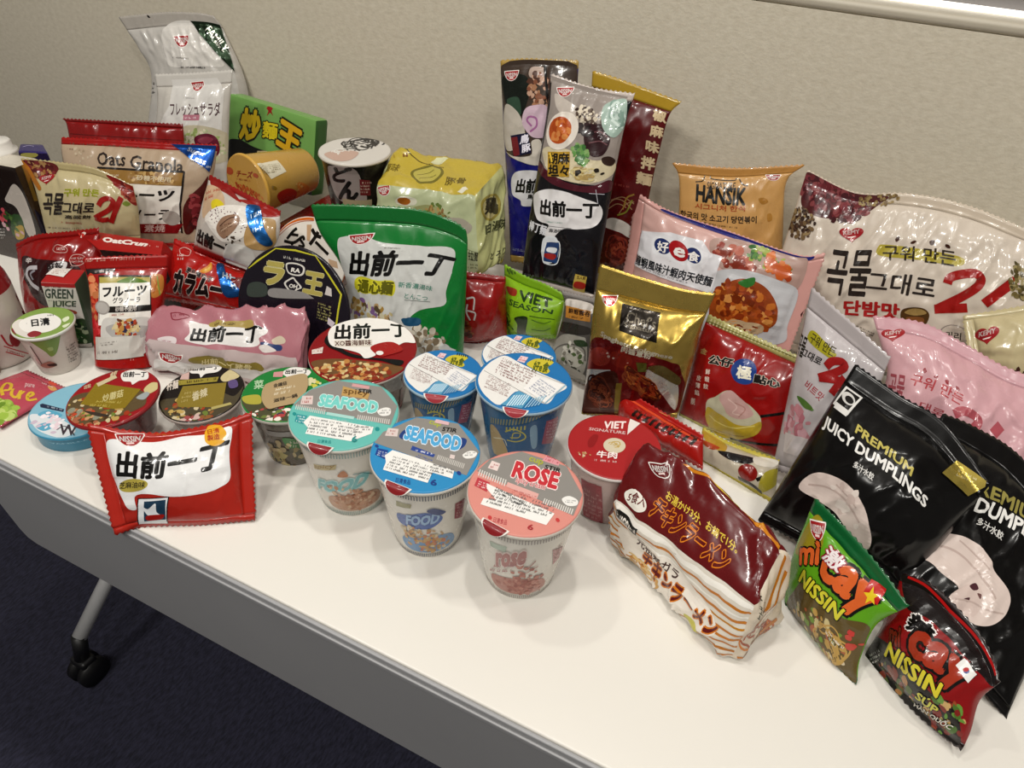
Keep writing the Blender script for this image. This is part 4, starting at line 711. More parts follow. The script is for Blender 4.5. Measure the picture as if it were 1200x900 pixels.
cup(name='noodle_bowl', label='red lidded noodle bowl with an olive tag, tipped onto the pale blue tub', cat='bowl', o=[-.5788,.0824,.745], axis=[-.0589,-.0782,.9952], front=[.8997,-.4361,.0189], prof=[(0,0),(.0259,0),(.0276,.0017),(.0388,.037),(.041,.04),(.0431,.0408),(.0431,.0421),(.0425,.043)], span=200, r=.0431, lax=[.9489,.3053,.0801], lay=[-.3101,.949,.0563], dome=0, col='#641219', lidcol='#a01a20', rimcol='#8c1c22', fin='P', lidfin='P', art=[], lid=[('b','#5a4a30',[(.1141,.8109),(.0235,.5652),(.168,.4519),(.4105,.4933),(.7619,.359),(.9513,.5675),(.8386,.7361),(.6469,.8787),(.466,.9579),(.2745,.9478)]),('s',['#8a5a30','#c8a860','#6a7a34','#d8c8a0','#a83c20','#4a3018'],(.4701,.743),(.831,.6432),(.2752,.5071),70,3,9,3),('s',['#c84a2c','#b06a4c','#8a8a78','#d0a070'],(.3681,.8772),(.6293,.8501),(.2526,.734),40,3,9,4),('p','#8f7820',[(.16,.2844),(.3966,.3118),(.7643,.3421),(.7516,.6671),(.6283,.6955),(.1937,.6609)]),('t','#d8cc90','炒蘑菇',(.4313,.6045),(.6223,.4882),(.3672,.4813),.02,None,.04),('f','#c8b458',(.3224,.6953),(.6635,.6762),(.3135,.5682),2,3),('b','#e6e2dc',[(.3724,.1078),(.4267,.032),(.5578,.0014),(.6797,.0425),(.7445,.1579),(.6594,.2006),(.6162,.273),(.5652,.2271),(.4636,.22)]),('t','#0a0908','出前一丁',(.425,.1549),(.7031,.1274),(.3819,.0611),.04,None,.04),('t','#d8c09a','出前',(.081,.4107),(.1411,.3711),(.0404,.3474),.03,None,.04),('p','#d8c8a0',[(.17,.3005),(.3123,.1312),(.3651,.1781),(.2269,.3524)]),('t','#e8d8b0','金針',(.2722,.1873),(.3257,.1124),(.2339,.1038),.03,None,.04),('b','#d8c890',[(.7983,.3387),(.8267,.2181),(.927,.2251),(.9567,.3228),(.8875,.4123)]),('b','#9aa0a0',[(.7881,.4876),(.8475,.3835),(.91,.4101),(.8949,.5092)]),('b','#3a3028',[(.2937,.7613),(.4883,.7723),(.6464,.8023),(.5244,.8303)])], parts=[], has_lid=True)
cup(name='noodle_bowl', label='black lidded noodle bowl with an olive tag behind the red packet', cat='bowl', o=[-.5149,.1337,.7211], axis=[-.0132,-.0663,.9977], front=[.8312,-.5554,-.0259], prof=[(0,0),(.0249,0),(.0266,.0025),(.0374,.0533),(.0394,.0577),(.0415,.0589),(.0415,.0608),(.0409,.062)], span=200, r=.0415, lax=[.916,.3993,.0387], lay=[-.4009,.9144,.0555], dome=0, col='#b8b0a8', lidcol='#1c1613', rimcol='#a89c94', fin='P', lidfin='P', art=[], lid=[('b','#4a4230',[(.0501,.6758),(.2061,.5997),(.3768,.5563),(.6982,.4699),(.9064,.5273),(.9656,.3506),(.9613,.8244),(.7711,.9314),(.4838,1.005),(.2465,.9278)]),('s',['#8a5a30','#c8a860','#6a7a34','#d8c8a0','#a83c20','#4a3018'],(.4551,.8193),(.7923,.7353),(.3538,.5575),70,3,9,7),('s',['#d8b8b0','#a85050','#ece0d8'],(.5041,.9459),(.6704,.9048),(.4674,.8512),20,3,9,6),('p','#84712a',[(.2181,.3915),(.7311,.2926),(.8262,.7003),(.7018,.7402),(.3171,.7611),(.244,.6652)]),('p','#a09038',[(.1182,.2905),(.5996,.192),(.6074,.2816),(.1645,.3769)]),('f','#4a3c14',(.1721,.3658),(.6011,.264),(.1446,.2962),1,2),('t','#d8cca8','香辣',(.438,.6546),(.584,.545),(.3805,.5046),.03,None,.04),('f','#b8a460',(.314,.6949),(.438,.6546),(.2583,.494),3,8),('b','#e6e2dc',[(.1959,.0861),(.2882,.0065),(.4476,-.005),(.5717,.01),(.544,.1038),(.414,.1476),(.3811,.2222),(.3307,.1522),(.2314,.1467)]),('t','#0a0908','出前一丁',(.2267,.1029),(.5486,.0481),(.2039,.0112),.04,None,.04),('p','#c8a8a0',[(.0856,.1474),(.1978,.1229),(.2457,.2656),(.1348,.2717)]),('t','#d8ccc0','杯麵',(.0547,.4878),(.1734,.4291),(-.0017,.3328),.03,None,.04),('b','#d8c898',[(.6233,.1907),(.6925,.0402),(.8125,.0336),(.8486,.1784),(.7015,.2764)]),('b','#5a4a78',[(.7486,.2738),(.8309,.2335),(.8955,.3545),(.8138,.394)]),('p','#bcae6c',[(.7018,.7402),(.9002,.6462),(.9342,.6778),(.7193,.7886)])], parts=[], has_lid=True)
cup(name='noodle_bowl', label='tall green lidded noodle cup with a tan paper tag, left of the mint cup', cat='cup', o=[-.4324,.1613,.7194], axis=[0,0,1], front=[.7224,-.6915,0], prof=[(0,0),(.0268,0),(.0285,.0022),(.0372,.0615),(.0411,.0698),(.0433,.0712),(.0433,.0735),(.0426,.075)], span=200, r=.0433, lax=[.8697,.4936,0], lay=[-.4936,.8697,0], dome=0, col='#5c554a', lidcol='#1d7a34', rimcol='#a8a49a', fin='P', lidfin='P', art=[('b','#b8ae74',[(.237,.6656),(.3911,.6204),(.4105,.7426),(.3103,.8979),(.1554,.9511)]),('b','#3c7a3c',[(.4037,.3784),(.5186,.4497),(.5154,.73),(.4289,.5787)]),('s',['#d0c088','#8a7a4a','#a89870','#4a4a34'],(.3813,.8293),(.5579,.924),(.4258,.4577),50,4,12,3),('f','#d8d0c0',(.4448,.5808),(.5237,.6126),(.4595,.4233),2,2),('p','#8a8884',[(.2741,.2634),(.561,.2484),(.5562,.34),(.274,.359)])], lid=[('b','#4a4a30',[(.0219,.621),(.2157,.5873),(.5354,.8206),(.792,.8538),(.6733,1.005),(.4066,1.005),(.1674,.852)]),('b','#b8b044',[(.021,.5703),(.1944,.5362),(.2473,.6883),(.0896,.688)]),('s',['#3a3a4a','#c8b8a0','#b84848','#6a7a3a','#ece4d8'],(.4083,.917),(.6456,.8534),(.3554,.7547),50,3,9,9),('b','#e6e2dc',[(.3824,.108),(.4774,.0141),(.6381,.0323),(.7173,.1068),(.6651,.1992),(.5289,.1814),(.5164,.2361),(.4292,.1816)]),('t','#0a0908','出前一丁',(.4225,.1449),(.6867,.1255),(.4137,.0594),.04,None,.04),('p','#d89a98',[(.2823,.1084),(.3901,.0894),(.3994,.2),(.2891,.2003)]),('s',['#d8d050','#e8e0b0'],(.7954,.3256),(.886,.3433),(.7596,.2355),14,4,8,3),('t','#b8d8b0','菜',(.1188,.4325),(.2229,.4149),(.089,.2732),.03,None,.04)], parts=[('paper_tag','M','lid',[('b','#b89e74',[(.2308,.4324),(.2919,.3267),(.6369,.1627),(.7214,.3436),(.7249,.5018),(.6991,.6722),(.4634,.7714),(.3547,.8038),(.2517,.6381)]),('t','#2a2016','金鐘菇',(.3452,.4323),(.4871,.3794),(.3315,.3619),.03,None,.04),('f','#e8dcc0',(.3753,.5874),(.5768,.519),(.3776,.4323),2,5),('t','#2a2016','滋味一鍋',(.3982,.7051),(.6452,.6046),(.3852,.6382),.02,None,.04)])], has_lid=True)
cup(name='noodle_bowl', label='wide white and red lidded noodle bowl in front of the green pouch', cat='bowl', o=[-.4052,.2592,.7211], axis=[-.0099,-.0573,.9983], front=[.6504,-.7587,-.0371], prof=[(0,0),(.0346,0),(.0369,.0031),(.0519,.0671),(.0548,.0725),(.0577,.0741),(.0577,.0764),(.0568,.078)], span=200, r=.0577, lax=[.8884,.4578,.0351], lay=[-.459,.8872,.0463], dome=0, col='#8c7468', lidcol='#8e1216', rimcol='#b8b0a8', fin='P', lidfin='P', art=[('p','#7c1418',[(.7181,.2891),(.7467,.0633),(.8033,.9533),(.7567,.9233)]),('p','#b0a8a0',[(.5695,.0165),(.681,.0587),(.7543,.4407),(.6167,.3457)])], lid=[('b','#6a4a2a',[(.0539,.695),(.2333,.635),(.5241,.6653),(.8167,.7254),(.8983,.7845),(.7084,.9283),(.4719,.9561),(.236,.8705)]),('s',['#a8542c','#d8b070','#c88a48','#7a2c18','#e0c890','#903018'],(.4507,.8131),(.7884,.8135),(.4288,.6653),170,4,9,11),('b','#0a0908',[(.1196,.3702),(.1548,.2893),(.3287,.5124),(.5158,.6048),(.6923,.6353),(.8868,.6657),(.8561,.7403),(.6767,.6655),(.4221,.6199),(.2731,.5278),(.1754,.4654)]),('b','#e9e5df',[(.1364,.2402),(.2015,.0892),(.3936,.0134),(.5991,.0201),(.831,.0886),(.9898,.289),(.9794,.4022),(.8711,.4022),(.7554,.5125),(.6001,.5125),(.6291,.5896),(.5391,.6352),(.4709,.5589),(.3262,.4968),(.1894,.4339)]),('t','#0a0908','出前一丁',(.2152,.3541),(.9016,.3054),(.1869,.1233),.04,None,.04),('p','#d8d0c4',[(.2081,.3702),(.5702,.3541),(.5844,.4655),(.2337,.4655)]),('t','#4a2018','XO醬海鮮味',(.2322,.456),(.5718,.4434),(.2179,.3702),.02,None,.04),('b','#a8201c',[(.5669,.4812),(.6647,.4022),(.7826,.4022),(.872,.5125),(.7446,.59),(.6694,.6049)]),('e','#e8e4de',(.6639,.559),(.6987,.559),(.6602,.528)),('p','#d8c8c0',[(.0287,.5123),(.1267,.4654),(.1337,.5587),(.0404,.574)]),('f','#a03030',(.0454,.5494),(.1298,.5371),(.0363,.4811),2,3)], parts=[], has_lid=True)
cup(name='noodle_bowl', label='black round bowl pack with a yellow octagon outline, standing on its edge', cat='bowl', o=[-.5367,.3235,.7734], axis=[.0914,-.916,.3906], front=[.8962,.2467,.3688], prof=[(0,0),(.0453,0),(.0483,.0014),(.0679,.0301),(.0717,.0326),(.0755,.0333),(.0755,.0343),(.0744,.035)], span=200, r=.0755, lax=[.9919,.1185,.046], lay=[-.0884,.3832,.9194], dome=0, col='#2a2024', lidcol='#15101a', rimcol='#2c2428', fin='P', lidfin='P', art=[], lid=[('l','#d2cc34',2.2,[(.0869,.2307),(.1629,.1679),(.3247,.0407),(.5016,.0313),(.6768,.0413),(.7969,.1675),(.9175,.2993),(.9027,.4232),(.8937,.5475)]),('t','#b9ab5a','ラ',(.229,.3248),(.3911,.3194),(.2471,.1598),.06,'#e8e0a8',.02),('t','#b9ab5a','王',(.59,.3349),(.7471,.335),(.6051,.1778),.05,'#e8e0a8',.02),('b','#d8d4cc',[(.4227,.1532),(.4571,.1311),(.5326,.1264),(.5905,.1475),(.5816,.2037),(.526,.2241),(.4492,.2149)]),('b','#15101a',[(.4357,.1565),(.464,.1409),(.5308,.1376),(.5746,.1534),(.5684,.195),(.5254,.2132),(.4551,.2051)]),('t','#e8e4dc','RA',(.4738,.1998),(.5496,.1959),(.4783,.1682),.04,None,.04),('b','#d8d4cc',[(.4156,.2984),(.4581,.2577),(.4952,.2381),(.5218,.258),(.5754,.3042),(.5328,.3338),(.4968,.3714),(.4569,.3471)]),('b','#15101a',[(.4323,.2977),(.4651,.2676),(.496,.2513),(.5135,.2682),(.5564,.3052),(.5222,.3268),(.4959,.357),(.4626,.3349)]),('t','#e8e4dc','OH',(.462,.3238),(.532,.3206),(.4667,.2952),.04,None,.04),('f','#d8d4cc',(.3988,.1131),(.6443,.1114),(.4009,.0821),1,7),('b','#8a8684',[(.2774,.3785),(.3539,.3482),(.5713,.3382),(.674,.3646),(.6498,.38),(.3191,.4277)]),('p','#c8c0bc',[(.7775,.3241),(.8399,.3295),(.8317,.2706),(.7911,.2557)]),('f','#b8b070',(.7228,.5236),(.8368,.5358),(.7259,.3886),6,9),('p','#d0c4cc',[(.8212,.4939),(.8859,.5266),(.8577,.5656),(.8186,.5449)]),('b','#38403a',[(.0925,.3652),(.1832,.327),(.2628,.3471),(.2538,.4279),(.0962,.4559)])], parts=[], has_lid=True)
cup(name='noodle_bowl', label='white round bowl pack with orange rim and black brush lettering, standing on edge', cat='bowl', o=[-.5993,.4396,.7535], axis=[-.0101,-.8477,.5304], front=[.9939,.0497,.0984], prof=[(0,0),(.0366,0),(.039,.002),(.0549,.043),(.0579,.0465),(.0609,.0475),(.0609,.049),(.06,.05)], span=200, r=.0609, lax=[.9974,.029,.0654], lay=[-.0708,.5297,.8452], dome=0, col='#8a3a1a', lidcol='#ddd6cc', rimcol='#c8641e', fin='P', lidfin='P', art=[], lid=[('c','#d86a1e',3.4,[(.0596,.2958),(.0844,.2287),(.1713,.1359),(.2908,.0663),(.4159,.0302),(.5072,.0182)]),('c','#b04c14',1,[(.0924,.2665),(.2118,.1446),(.3492,.072),(.511,.0359)]),('c','#0a0908',4,[(.2034,.2863),(.2617,.1983),(.3091,.1514)]),('c','#0a0908',4,[(.1709,.3155),(.3043,.3076),(.4017,.2284),(.4281,.2625)]),('c','#0a0908',3.5,[(.2294,.2272),(.3435,.2231)]),('c','#0a0908',3.5,[(.2656,.3066),(.2922,.3409)]),('c','#0a0908',3.5,[(.3699,.2572),(.4409,.3222),(.3676,.3353)]),('c','#0a0908',5,[(.5024,.1263),(.5604,.1778),(.6386,.1949)]),('c','#0a0908',5,[(.59,.1421),(.5519,.2254),(.5105,.2943)]),('c','#0a0908',4,[(.5764,.2519),(.661,.2983),(.7661,.3559)]),('p','#c8a480',[(.4293,.0926),(.4928,.0819),(.504,.2646),(.4645,.2561)]),('p','#c8a888',[(.7757,.4001),(.888,.4098),(.9215,.4798),(.8094,.4704)])], parts=[], has_lid=True)
cup(name='noodle_cup', label='yellow cheese-print noodle cup lying on its side below the lime green box', cat='cup', o=[-.6955,.5284,.8418], axis=[-.1792,-.9819,.0606], front=[.3529,-.0067,.9356], prof=[(0,0),(.0289,0),(.0306,.003),(.0404,.09),(.0425,.092),(.0425,.098),(.0419,.1)], span=300, r=.0425, lax=[.9836,-.18,-.008], lay=[.0188,.0582,.9981], dome=0, col='#c59a48', lidcol='#cfa04c', rimcol='#d8a848', fin='P', lidfin='P', art=[('p','#d8d0b8',[(.4631,.0238),(.4684,.3825),(.3736,.4196),(.3534,.1284)]),('f','#8a7a58',(.3919,-.005),(.3831,.3288),(.4539,.0384),5,5),('b','#a82418',[(.2377,.1655),(.2644,.3428),(.2198,.5212),(.0771,.6682),(.1162,.3735)]),('e','#8a6a1c',(.2992,.1331),(.2874,.1777),(.3103,.14)),('b','#cc7a30',[(.2741,.5597),(.2002,.7861),(.1067,.7433),(.0767,.59)]),('s',['#d8a860','#b86a28'],(.1858,.6803),(.0933,.8535),(.2574,.6661),14,3,7,7)], lid=[('e','#b8502c',(.0955,.3583),(.1938,.3456),(.11,.2925)),('e','#b8502c',(.7623,.2425),(.8311,.2375),(.7693,.2044)),('t','#8a2018','チーズ',(.2574,.4045),(.6571,.3185),(.3015,.2841),.03,None,.04),('s',['#c05a24','#a83c18','#d88040'],(.4686,.5754),(.8647,.5633),(.3881,.5058),40,3,8,5),('f','#8a3018',(.2537,.4677),(.5961,.3976),(.264,.418),1,3)], parts=[], has_lid=True)
cup(name='noodle_cup', label='tall dark udon cup with a silver foil lid beside the lime green box', cat='cup', o=[-.5818,.4987,.7879], axis=[0,0,1], front=[.6122,-.7907,0], prof=[(0,0),(.0324,0),(.0338,.0023),(.043,.1012),(.0435,.1047),(.0463,.107),(.0463,.1127),(.0456,.115)], span=200, r=.0463, lax=[.6805,.7327,0], lay=[-.7327,.6805,0], dome=0, col='#1a1413', lidcol='#c9c4bc', rimcol='#c8c0b4', fin='P', lidfin='K', art=[('b','#9a8c88',[(.2226,.1046),(.3664,.0281),(.4844,.0595),(.5378,.2328),(.5611,.4727),(.338,.4825),(.2404,.3726)]),('t','#14100f','ど',(.2566,.2385),(.4063,.2217),(.3135,.0526),.06,None,.04),('t','#14100f','ん',(.3003,.4454),(.4735,.4408),(.344,.2221),.06,None,.04),('p','#6a1c22',[(.5158,.1843),(.6075,.2114),(.611,.3998),(.5124,.3827)]),('f','#d8b8a8',(.5172,.3594),(.6023,.3738),(.5258,.2082),4,3),('p','#a89878',[(.345,.4327),(.6194,.4499),(.617,.5338),(.3308,.5326)])], lid=[('n',['#1c1a1a','#2c2a2a'],(.6411,.3151),(.9712,.3187),(.6755,.0139),26,2.6,3),('b','#c8a898',[(.0656,.5421),(.2913,.4531),(.5318,.5851),(.3776,.831),(.1738,.8147)]),('n',['#d8d4cc'],(.3291,.5352),(.4811,.5726),(.3552,.3952),8,2,9)], parts=[], has_lid=True)
pouch(name='dumpling_packet', label='red dim sum packet with a gold top seal and blue octagon emblem', cat='packet', o=[-.0243,.4017,.72], ax=[.9684,-.2494,0], ay=[.0819,.3181,.9445], edges=[[(-.0746,.1214),(.0522,.1183)],[(.0522,.1183),(.0595,.004)],[(-.0628,-.0034),(.0595,.004)],[(-.0746,.1214),(-.0731,.0754),(-.0628,-.0034)]], bulge=.04, seal=(.075,.03,0,0), front=.5, doy=0, wr=.0022, pw=.55, seed=25, col='#96100f', sealcol='#b7b06c', fin='P', art=[('g','#e0d8a0',(.0287,.0704),(1.005,.0189),(.0296,.02),30),('l','#5c5a1c',.8,[(.0307,.0494),(.9904,.0106)]),('b','#b8b49a',[(.2637,.7113),(.3379,.6102),(.4306,.5025),(.5367,.5317),(.6549,.557),(.7635,.6322),(.7601,.7662),(.6339,.9162),(.4545,1.005),(.3242,.954)]),('b','#bda22c',[(.2817,.7448),(.4324,.7538),(.5569,.7787),(.6813,.7378),(.7684,.6515),(.7644,.7869),(.595,.9394),(.4159,1.005),(.3041,.9141)]),('b','#cda6a0',[(.375,.5914),(.4479,.494),(.5533,.5236),(.6389,.5647),(.6908,.624),(.6012,.7114),(.4876,.7253),(.4346,.666)]),('c','#e0c0b8',1.4,[(.4515,.5737),(.54,.613),(.5191,.6875),(.5924,.6723)]),('c','#b88880',1.2,[(.5132,.5845),(.6115,.5989),(.5797,.7004)]),('c','#e0d070',1.4,[(.3158,.8149),(.4263,.8476),(.5638,.821),(.7304,.7135)]),('c','#8a7018',1.2,[(.3471,.9403),(.5142,.921),(.6665,.8609)]),('l','#0a0908',3,[(.7483,.6072),(.9356,.4816)]),('l','#0a0908',3,[(.5261,.9741),(.9459,.8199)]),('b','#1c3a7e',[(.395,.2551),(.4532,.1953),(.5356,.1892),(.5993,.2452),(.6022,.3406),(.5391,.3941),(.4638,.3968),(.397,.341)]),('t','#e0dcc8','極',(.4627,.3679),(.5804,.3314),(.4301,.2672),.04,None,.04),('t','#14100e','公仔',(.1809,.3684),(.3898,.3096),(.1718,.2947),.05,'#d8d0c0',.04),('t','#14100e','點心',(.6099,.337),(.8055,.3007),(.5941,.2668),.05,'#d8d0c0',.04),('t','#d8c4b8','鮮',(.1928,.461),(.2344,.4501),(.1796,.4182),.02,None,.04),('t','#d8c4b8','蝦',(.2069,.5238),(.2487,.5127),(.1948,.4799),.02,None,.04),('t','#d8c4b8','餃',(.2114,.5925),(.2536,.5811),(.2023,.5463),.02,None,.04),('t','#d8c4b8','皮',(.1174,.5598),(.167,.5463),(.1075,.5147),.02,None,.04),('t','#d8c4b8','薄',(.1272,.6259),(.1765,.6104),(.1185,.5795),.02,None,.04),('t','#d8c4b8','餡',(.1311,.6962),(.1806,.6807),(.1235,.6484),.02,None,.04),('t','#d8c4b8','靚',(.1062,.8044),(.1525,.7908),(.1024,.7427),.02,None,.04),('t','#b89a60','金',(.0671,.3273),(.1342,.3132),(.063,.28),.02,None,.04)], parts=[])
pouch(name='pasta_bag', label='gold foil bag of spaghetti with a black square name panel', cat='bag', o=[-.1863,.3632,.72], ax=[.9974,.0727,0], ay=[-.0272,.3729,.9275], edges=[[(-.017,.1708),(.0157,.1679),(.0476,.166),(.0785,.1651),(.1091,.1684)],[(.1091,.1684),(.1048,.1343),(.1053,.0939),(.1048,.0272)],[(0,0),(.1048,.0272)],[(-.017,.1708),(-.013,.1171),(-.0062,.0609),(0,0)]], bulge=.05, seal=(.16,.03,0,0), front=.5, doy=0, wr=.0022, pw=.55, seed=26, col='#a98f45', sealcol='#ab9248', fin='F', art=[('N',(.0859,.2489),(.233,.2231),(.0624,.1814)),('p','#1c1712',[(.2704,.1919),(.6227,.1907),(.6577,.3959),(.3023,.3637)]),('t','#544e44','Chef’s',(.3432,.2976),(.6174,.3042),(.3363,.2307),.02,None,.04),('t','#544e44','Signature',(.3371,.3363),(.6474,.3462),(.3345,.2992),.02,None,.04),('f','#6a6258',(.3207,.2152),(.5663,.2157),(.3175,.2),1,3),('b','#6a1010',[(.0288,.4848),(.1417,.4413),(.3015,.4502),(.4703,.4634),(.6525,.4953),(.8116,.5287),(.9181,.591),(.9939,.9497),(.0173,.9989),(-.005,.6457)]),('p','#7c1812',[(-.005,.5413),(.2312,.4816),(.4732,.4764),(.6124,.5415),(.5041,.6099),(.0013,.6863)]),('e','#a03428',(.1466,.5681),(.2566,.5553),(.1344,.506)),('e','#8c2418',(.3621,.5523),(.4742,.5575),(.3584,.493)),('s',['#d8b0a0'],(.3026,.5413),(.4387,.562),(.2971,.5158),5,2,4,2),('b','#c8c4c0',[(-.005,.6935),(.2045,.6507),(.2663,.6547),(.0557,.7982),(.0149,.8199)]),('b','#ccc8c2',[(.6259,.5975),(.7686,.6184),(.9281,.7155),(.9618,.9308),(.79,.7742),(.6429,.6699)]),('b','#4a1c10',[(.0061,.809),(.1481,.687),(.324,.6464),(.3802,.7392),(.3939,.9285),(.3038,.998),(.0173,.9989)]),('n',['#6a2c18','#7c3820','#3a140c','#8a4428'],(.1929,.835),(.3689,.8628),(.1735,.7102),46,2,5),('p','#7a6420',[(.349,.7282),(.4059,.7216),(.4119,.9875),(.3522,.9893)]),('n',['#8a3a1c','#a04c24','#5a2010','#b8662c'],(.6001,.7186),(.8154,.8072),(.5807,.6307),40,2.2,6),('p','#5c5a20',[(.5095,.5532),(.6056,.5494),(.6207,.6124),(.5425,.62)]),('b','#6a5a30',[(.6225,.5833),(.7535,.5594),(.9272,.6528),(.9281,.7155),(.7763,.6485)]),('t','#d8cfb8','Spaghetti Bolognese',(.1204,.4393),(.8159,.514),(.1282,.4002),.035,None,.04),('t','#d8cfb8','肉醬意粉',(.3535,.4964),(.6326,.5183),(.3551,.4544),.03,None,.04),('f','#d8cfc0',(.6135,.6571),(.8944,.7771),(.619,.6052),2,9)], parts=[])
pouch(name='frozen_pasta_packet', label='pink packet of seafood angel-hair pasta behind the gold bag', cat='packet', o=[-.1127,.5033,.755], ax=[.9851,-.1718,0], ay=[.0536,.3072,.9501], edges=[[(-.1178,.1566),(-.0677,.1477),(.0135,.1465),(.0884,.1454),(.1143,.1564)],[(.1143,.1564),(.1192,.0062)],[(-.1028,.0028),(.1192,.0062)],[(-.1178,.1566),(-.1048,.0797),(-.1028,.0028)]], bulge=.035, seal=(.03,.03,.06,.07), front=.5, doy=0, wr=.002, pw=.55, seed=27, col='#d6aba3', sealcol='#d8a098', fin='P', art=[('b','#20206a',[(.1604,.0193),(.2168,-.0002),(.5601,-.005),(.8768,-.005),(.9463,-.005),(.9464,.0256),(.885,.0302),(.5695,.0347),(.2199,.0253)]),('b','#a88a80',[(.4634,.1038),(.5695,.0347),(.7081,.0202),(.8633,.0147),(.9298,.0304),(.9312,.255),(.8181,.2293),(.6665,.2661),(.529,.2615)]),('s',['#7a2c1c','#94382a','#b86450'],(.6083,.1866),(.7117,.1917),(.5638,.0843),50,5,13,2),('s',['#2c5a24','#4a7a2c','#9aa840'],(.7482,.0911),(.8722,.0899),(.7121,.0334),40,4,11,3),('s',['#c85a1c','#d8742c','#a83c14'],(.8163,.1331),(.885,.1495),(.796,.0486),24,6,13,4),('b','#c85a24',[(.7448,.0772),(.7861,.0857),(.8819,.1345),(.8492,.1971),(.7787,.1376)]),('b','#b9b9bc',[(.5307,.3252),(.659,.23),(.815,.2147),(.9346,.2712),(.9473,.5498),(.936,.7236),(.5567,.8309),(.5393,.4857)]),('b','#8a3c14',[(.5523,.4953),(.5966,.3873),(.6725,.2951),(.7719,.2873),(.846,.3633),(.8882,.4792),(.8758,.6051),(.7227,.7643),(.5865,.7383)]),('s',['#a84a18','#8c3410','#c87028','#d89048','#6a2408'],(.7238,.4983),(.871,.4865),(.6786,.3242),150,5,14,6),('b','#2c6a28',[(.6599,.3349),(.6915,.2874),(.73,.254),(.7362,.3075),(.7044,.3504)]),('n',['#d0b898','#c0a480'],(.75,.684),(.8822,.6373),(.736,.6124),14,2.5,3),('p','#d4d2d6',[(.0757,.245),(.2484,.1462),(.3166,.1374),(.4247,.123),(.4822,.1896),(.5459,.1885),(.5407,.4934),(.0591,.5329)]),('l','#b8b4bc',1,[(.0757,.245),(.0591,.5329)]),('b','#d8d8dc',[(.153,.2553),(.2198,.1898),(.292,.1903),(.359,.1798),(.427,.1856),(.4534,.2362),(.4496,.3027),(.3902,.35),(.3205,.354),(.2339,.3524),(.1754,.3545)]),('e','#1c2a5c',(.2213,.2746),(.2705,.2584),(.2094,.2169)),('e','#1c2a5c',(.4014,.2547),(.444,.2442),(.3882,.1971)),('e','#a8141a',(.3164,.2614),(.3729,.2532),(.2984,.187)),('t','#e8e4e0','好',(.1949,.3344),(.2582,.3092),(.1883,.2522),.03,None,.04),('t','#e8e4e0','e',(.2964,.3112),(.3552,.2964),(.2895,.2433),.03,None,.04),('t','#e8e4e0','食',(.3764,.3049),(.4388,.2922),(.3687,.2311),.03,None,.04),('t','#24262c','龍蝦風味汁蝦肉天使麵',(.0611,.5178),(.5314,.4432),(.0626,.4393),.035,None,.04),('f','#4a4a52',(.1122,.5254),(.4875,.4771),(.1136,.5026),1,14),('b','#3a1010',[(.9902,.4637),(1.005,.43),(1.005,.4934),(1.005,.4967)])], parts=[])
pouch(name='rice_noodle_packet', label='orange Korean rice noodle packet leaning on the wall', cat='packet', o=[-.077,.5731,.765], ax=[.9819,.1896,0], ay=[-.0495,.2562,.9653], edges=[[(-.1051,.1791),(-.0329,.1834),(.0436,.198)],[(.0436,.198),(.0285,.1771),(.0384,.1237),(.0647,.0074)],[(-.0668,-.0076),(.0647,.0074)],[(-.1051,.1791),(-.0936,.1625),(-.0835,.1087),(-.0668,-.0076)]], bulge=.03, seal=(.07,.03,0,0), front=.5, doy=0, wr=.002, pw=.55, seed=28, col='#c8985a', sealcol='#b98442', fin='P', art=[('N',(.7996,.1119),(.9435,.1224),(.7602,.0656)),('t','#3a2a14','SIGNATURE',(.2674,.1476),(.5301,.1474),(.2674,.1083),.02,None,.04),('t','#100e0a','HANSIK',(.1671,.225),(.6321,.2414),(.1707,.1293),.045,None,.04),('t','#a8481c','시그니처 한식',(.1582,.2739),(.6334,.2791),(.1601,.2399),.02,None,.04),('t','#241a10','한국의 맛 소고기 당면볶이',(.0166,.3371),(.7436,.3546),(.0175,.2949),.03,None,.04),('f','#3a2a1a',(.2376,.3624),(.6529,.3905),(.2404,.3463),1,9),('c','#2a2014',1.3,[(.1573,.1146),(.2224,.1047),(.2427,.069)]),('c','#2a2014',1.3,[(.2922,.0698),(.3121,.0876),(.5109,.0942),(.5178,.0775)]),('c','#2a2014',1.3,[(.5506,.0847),(.5915,.1176),(.6471,.132)]),('b','#a8742c',[(.7568,.2128),(.8122,.2104),(.8509,.2358),(.7957,.2473)]),('b','#b07c34',[(.8439,.3105),(.881,.307),(.8914,.3426),(.8509,.3519)])], parts=[])
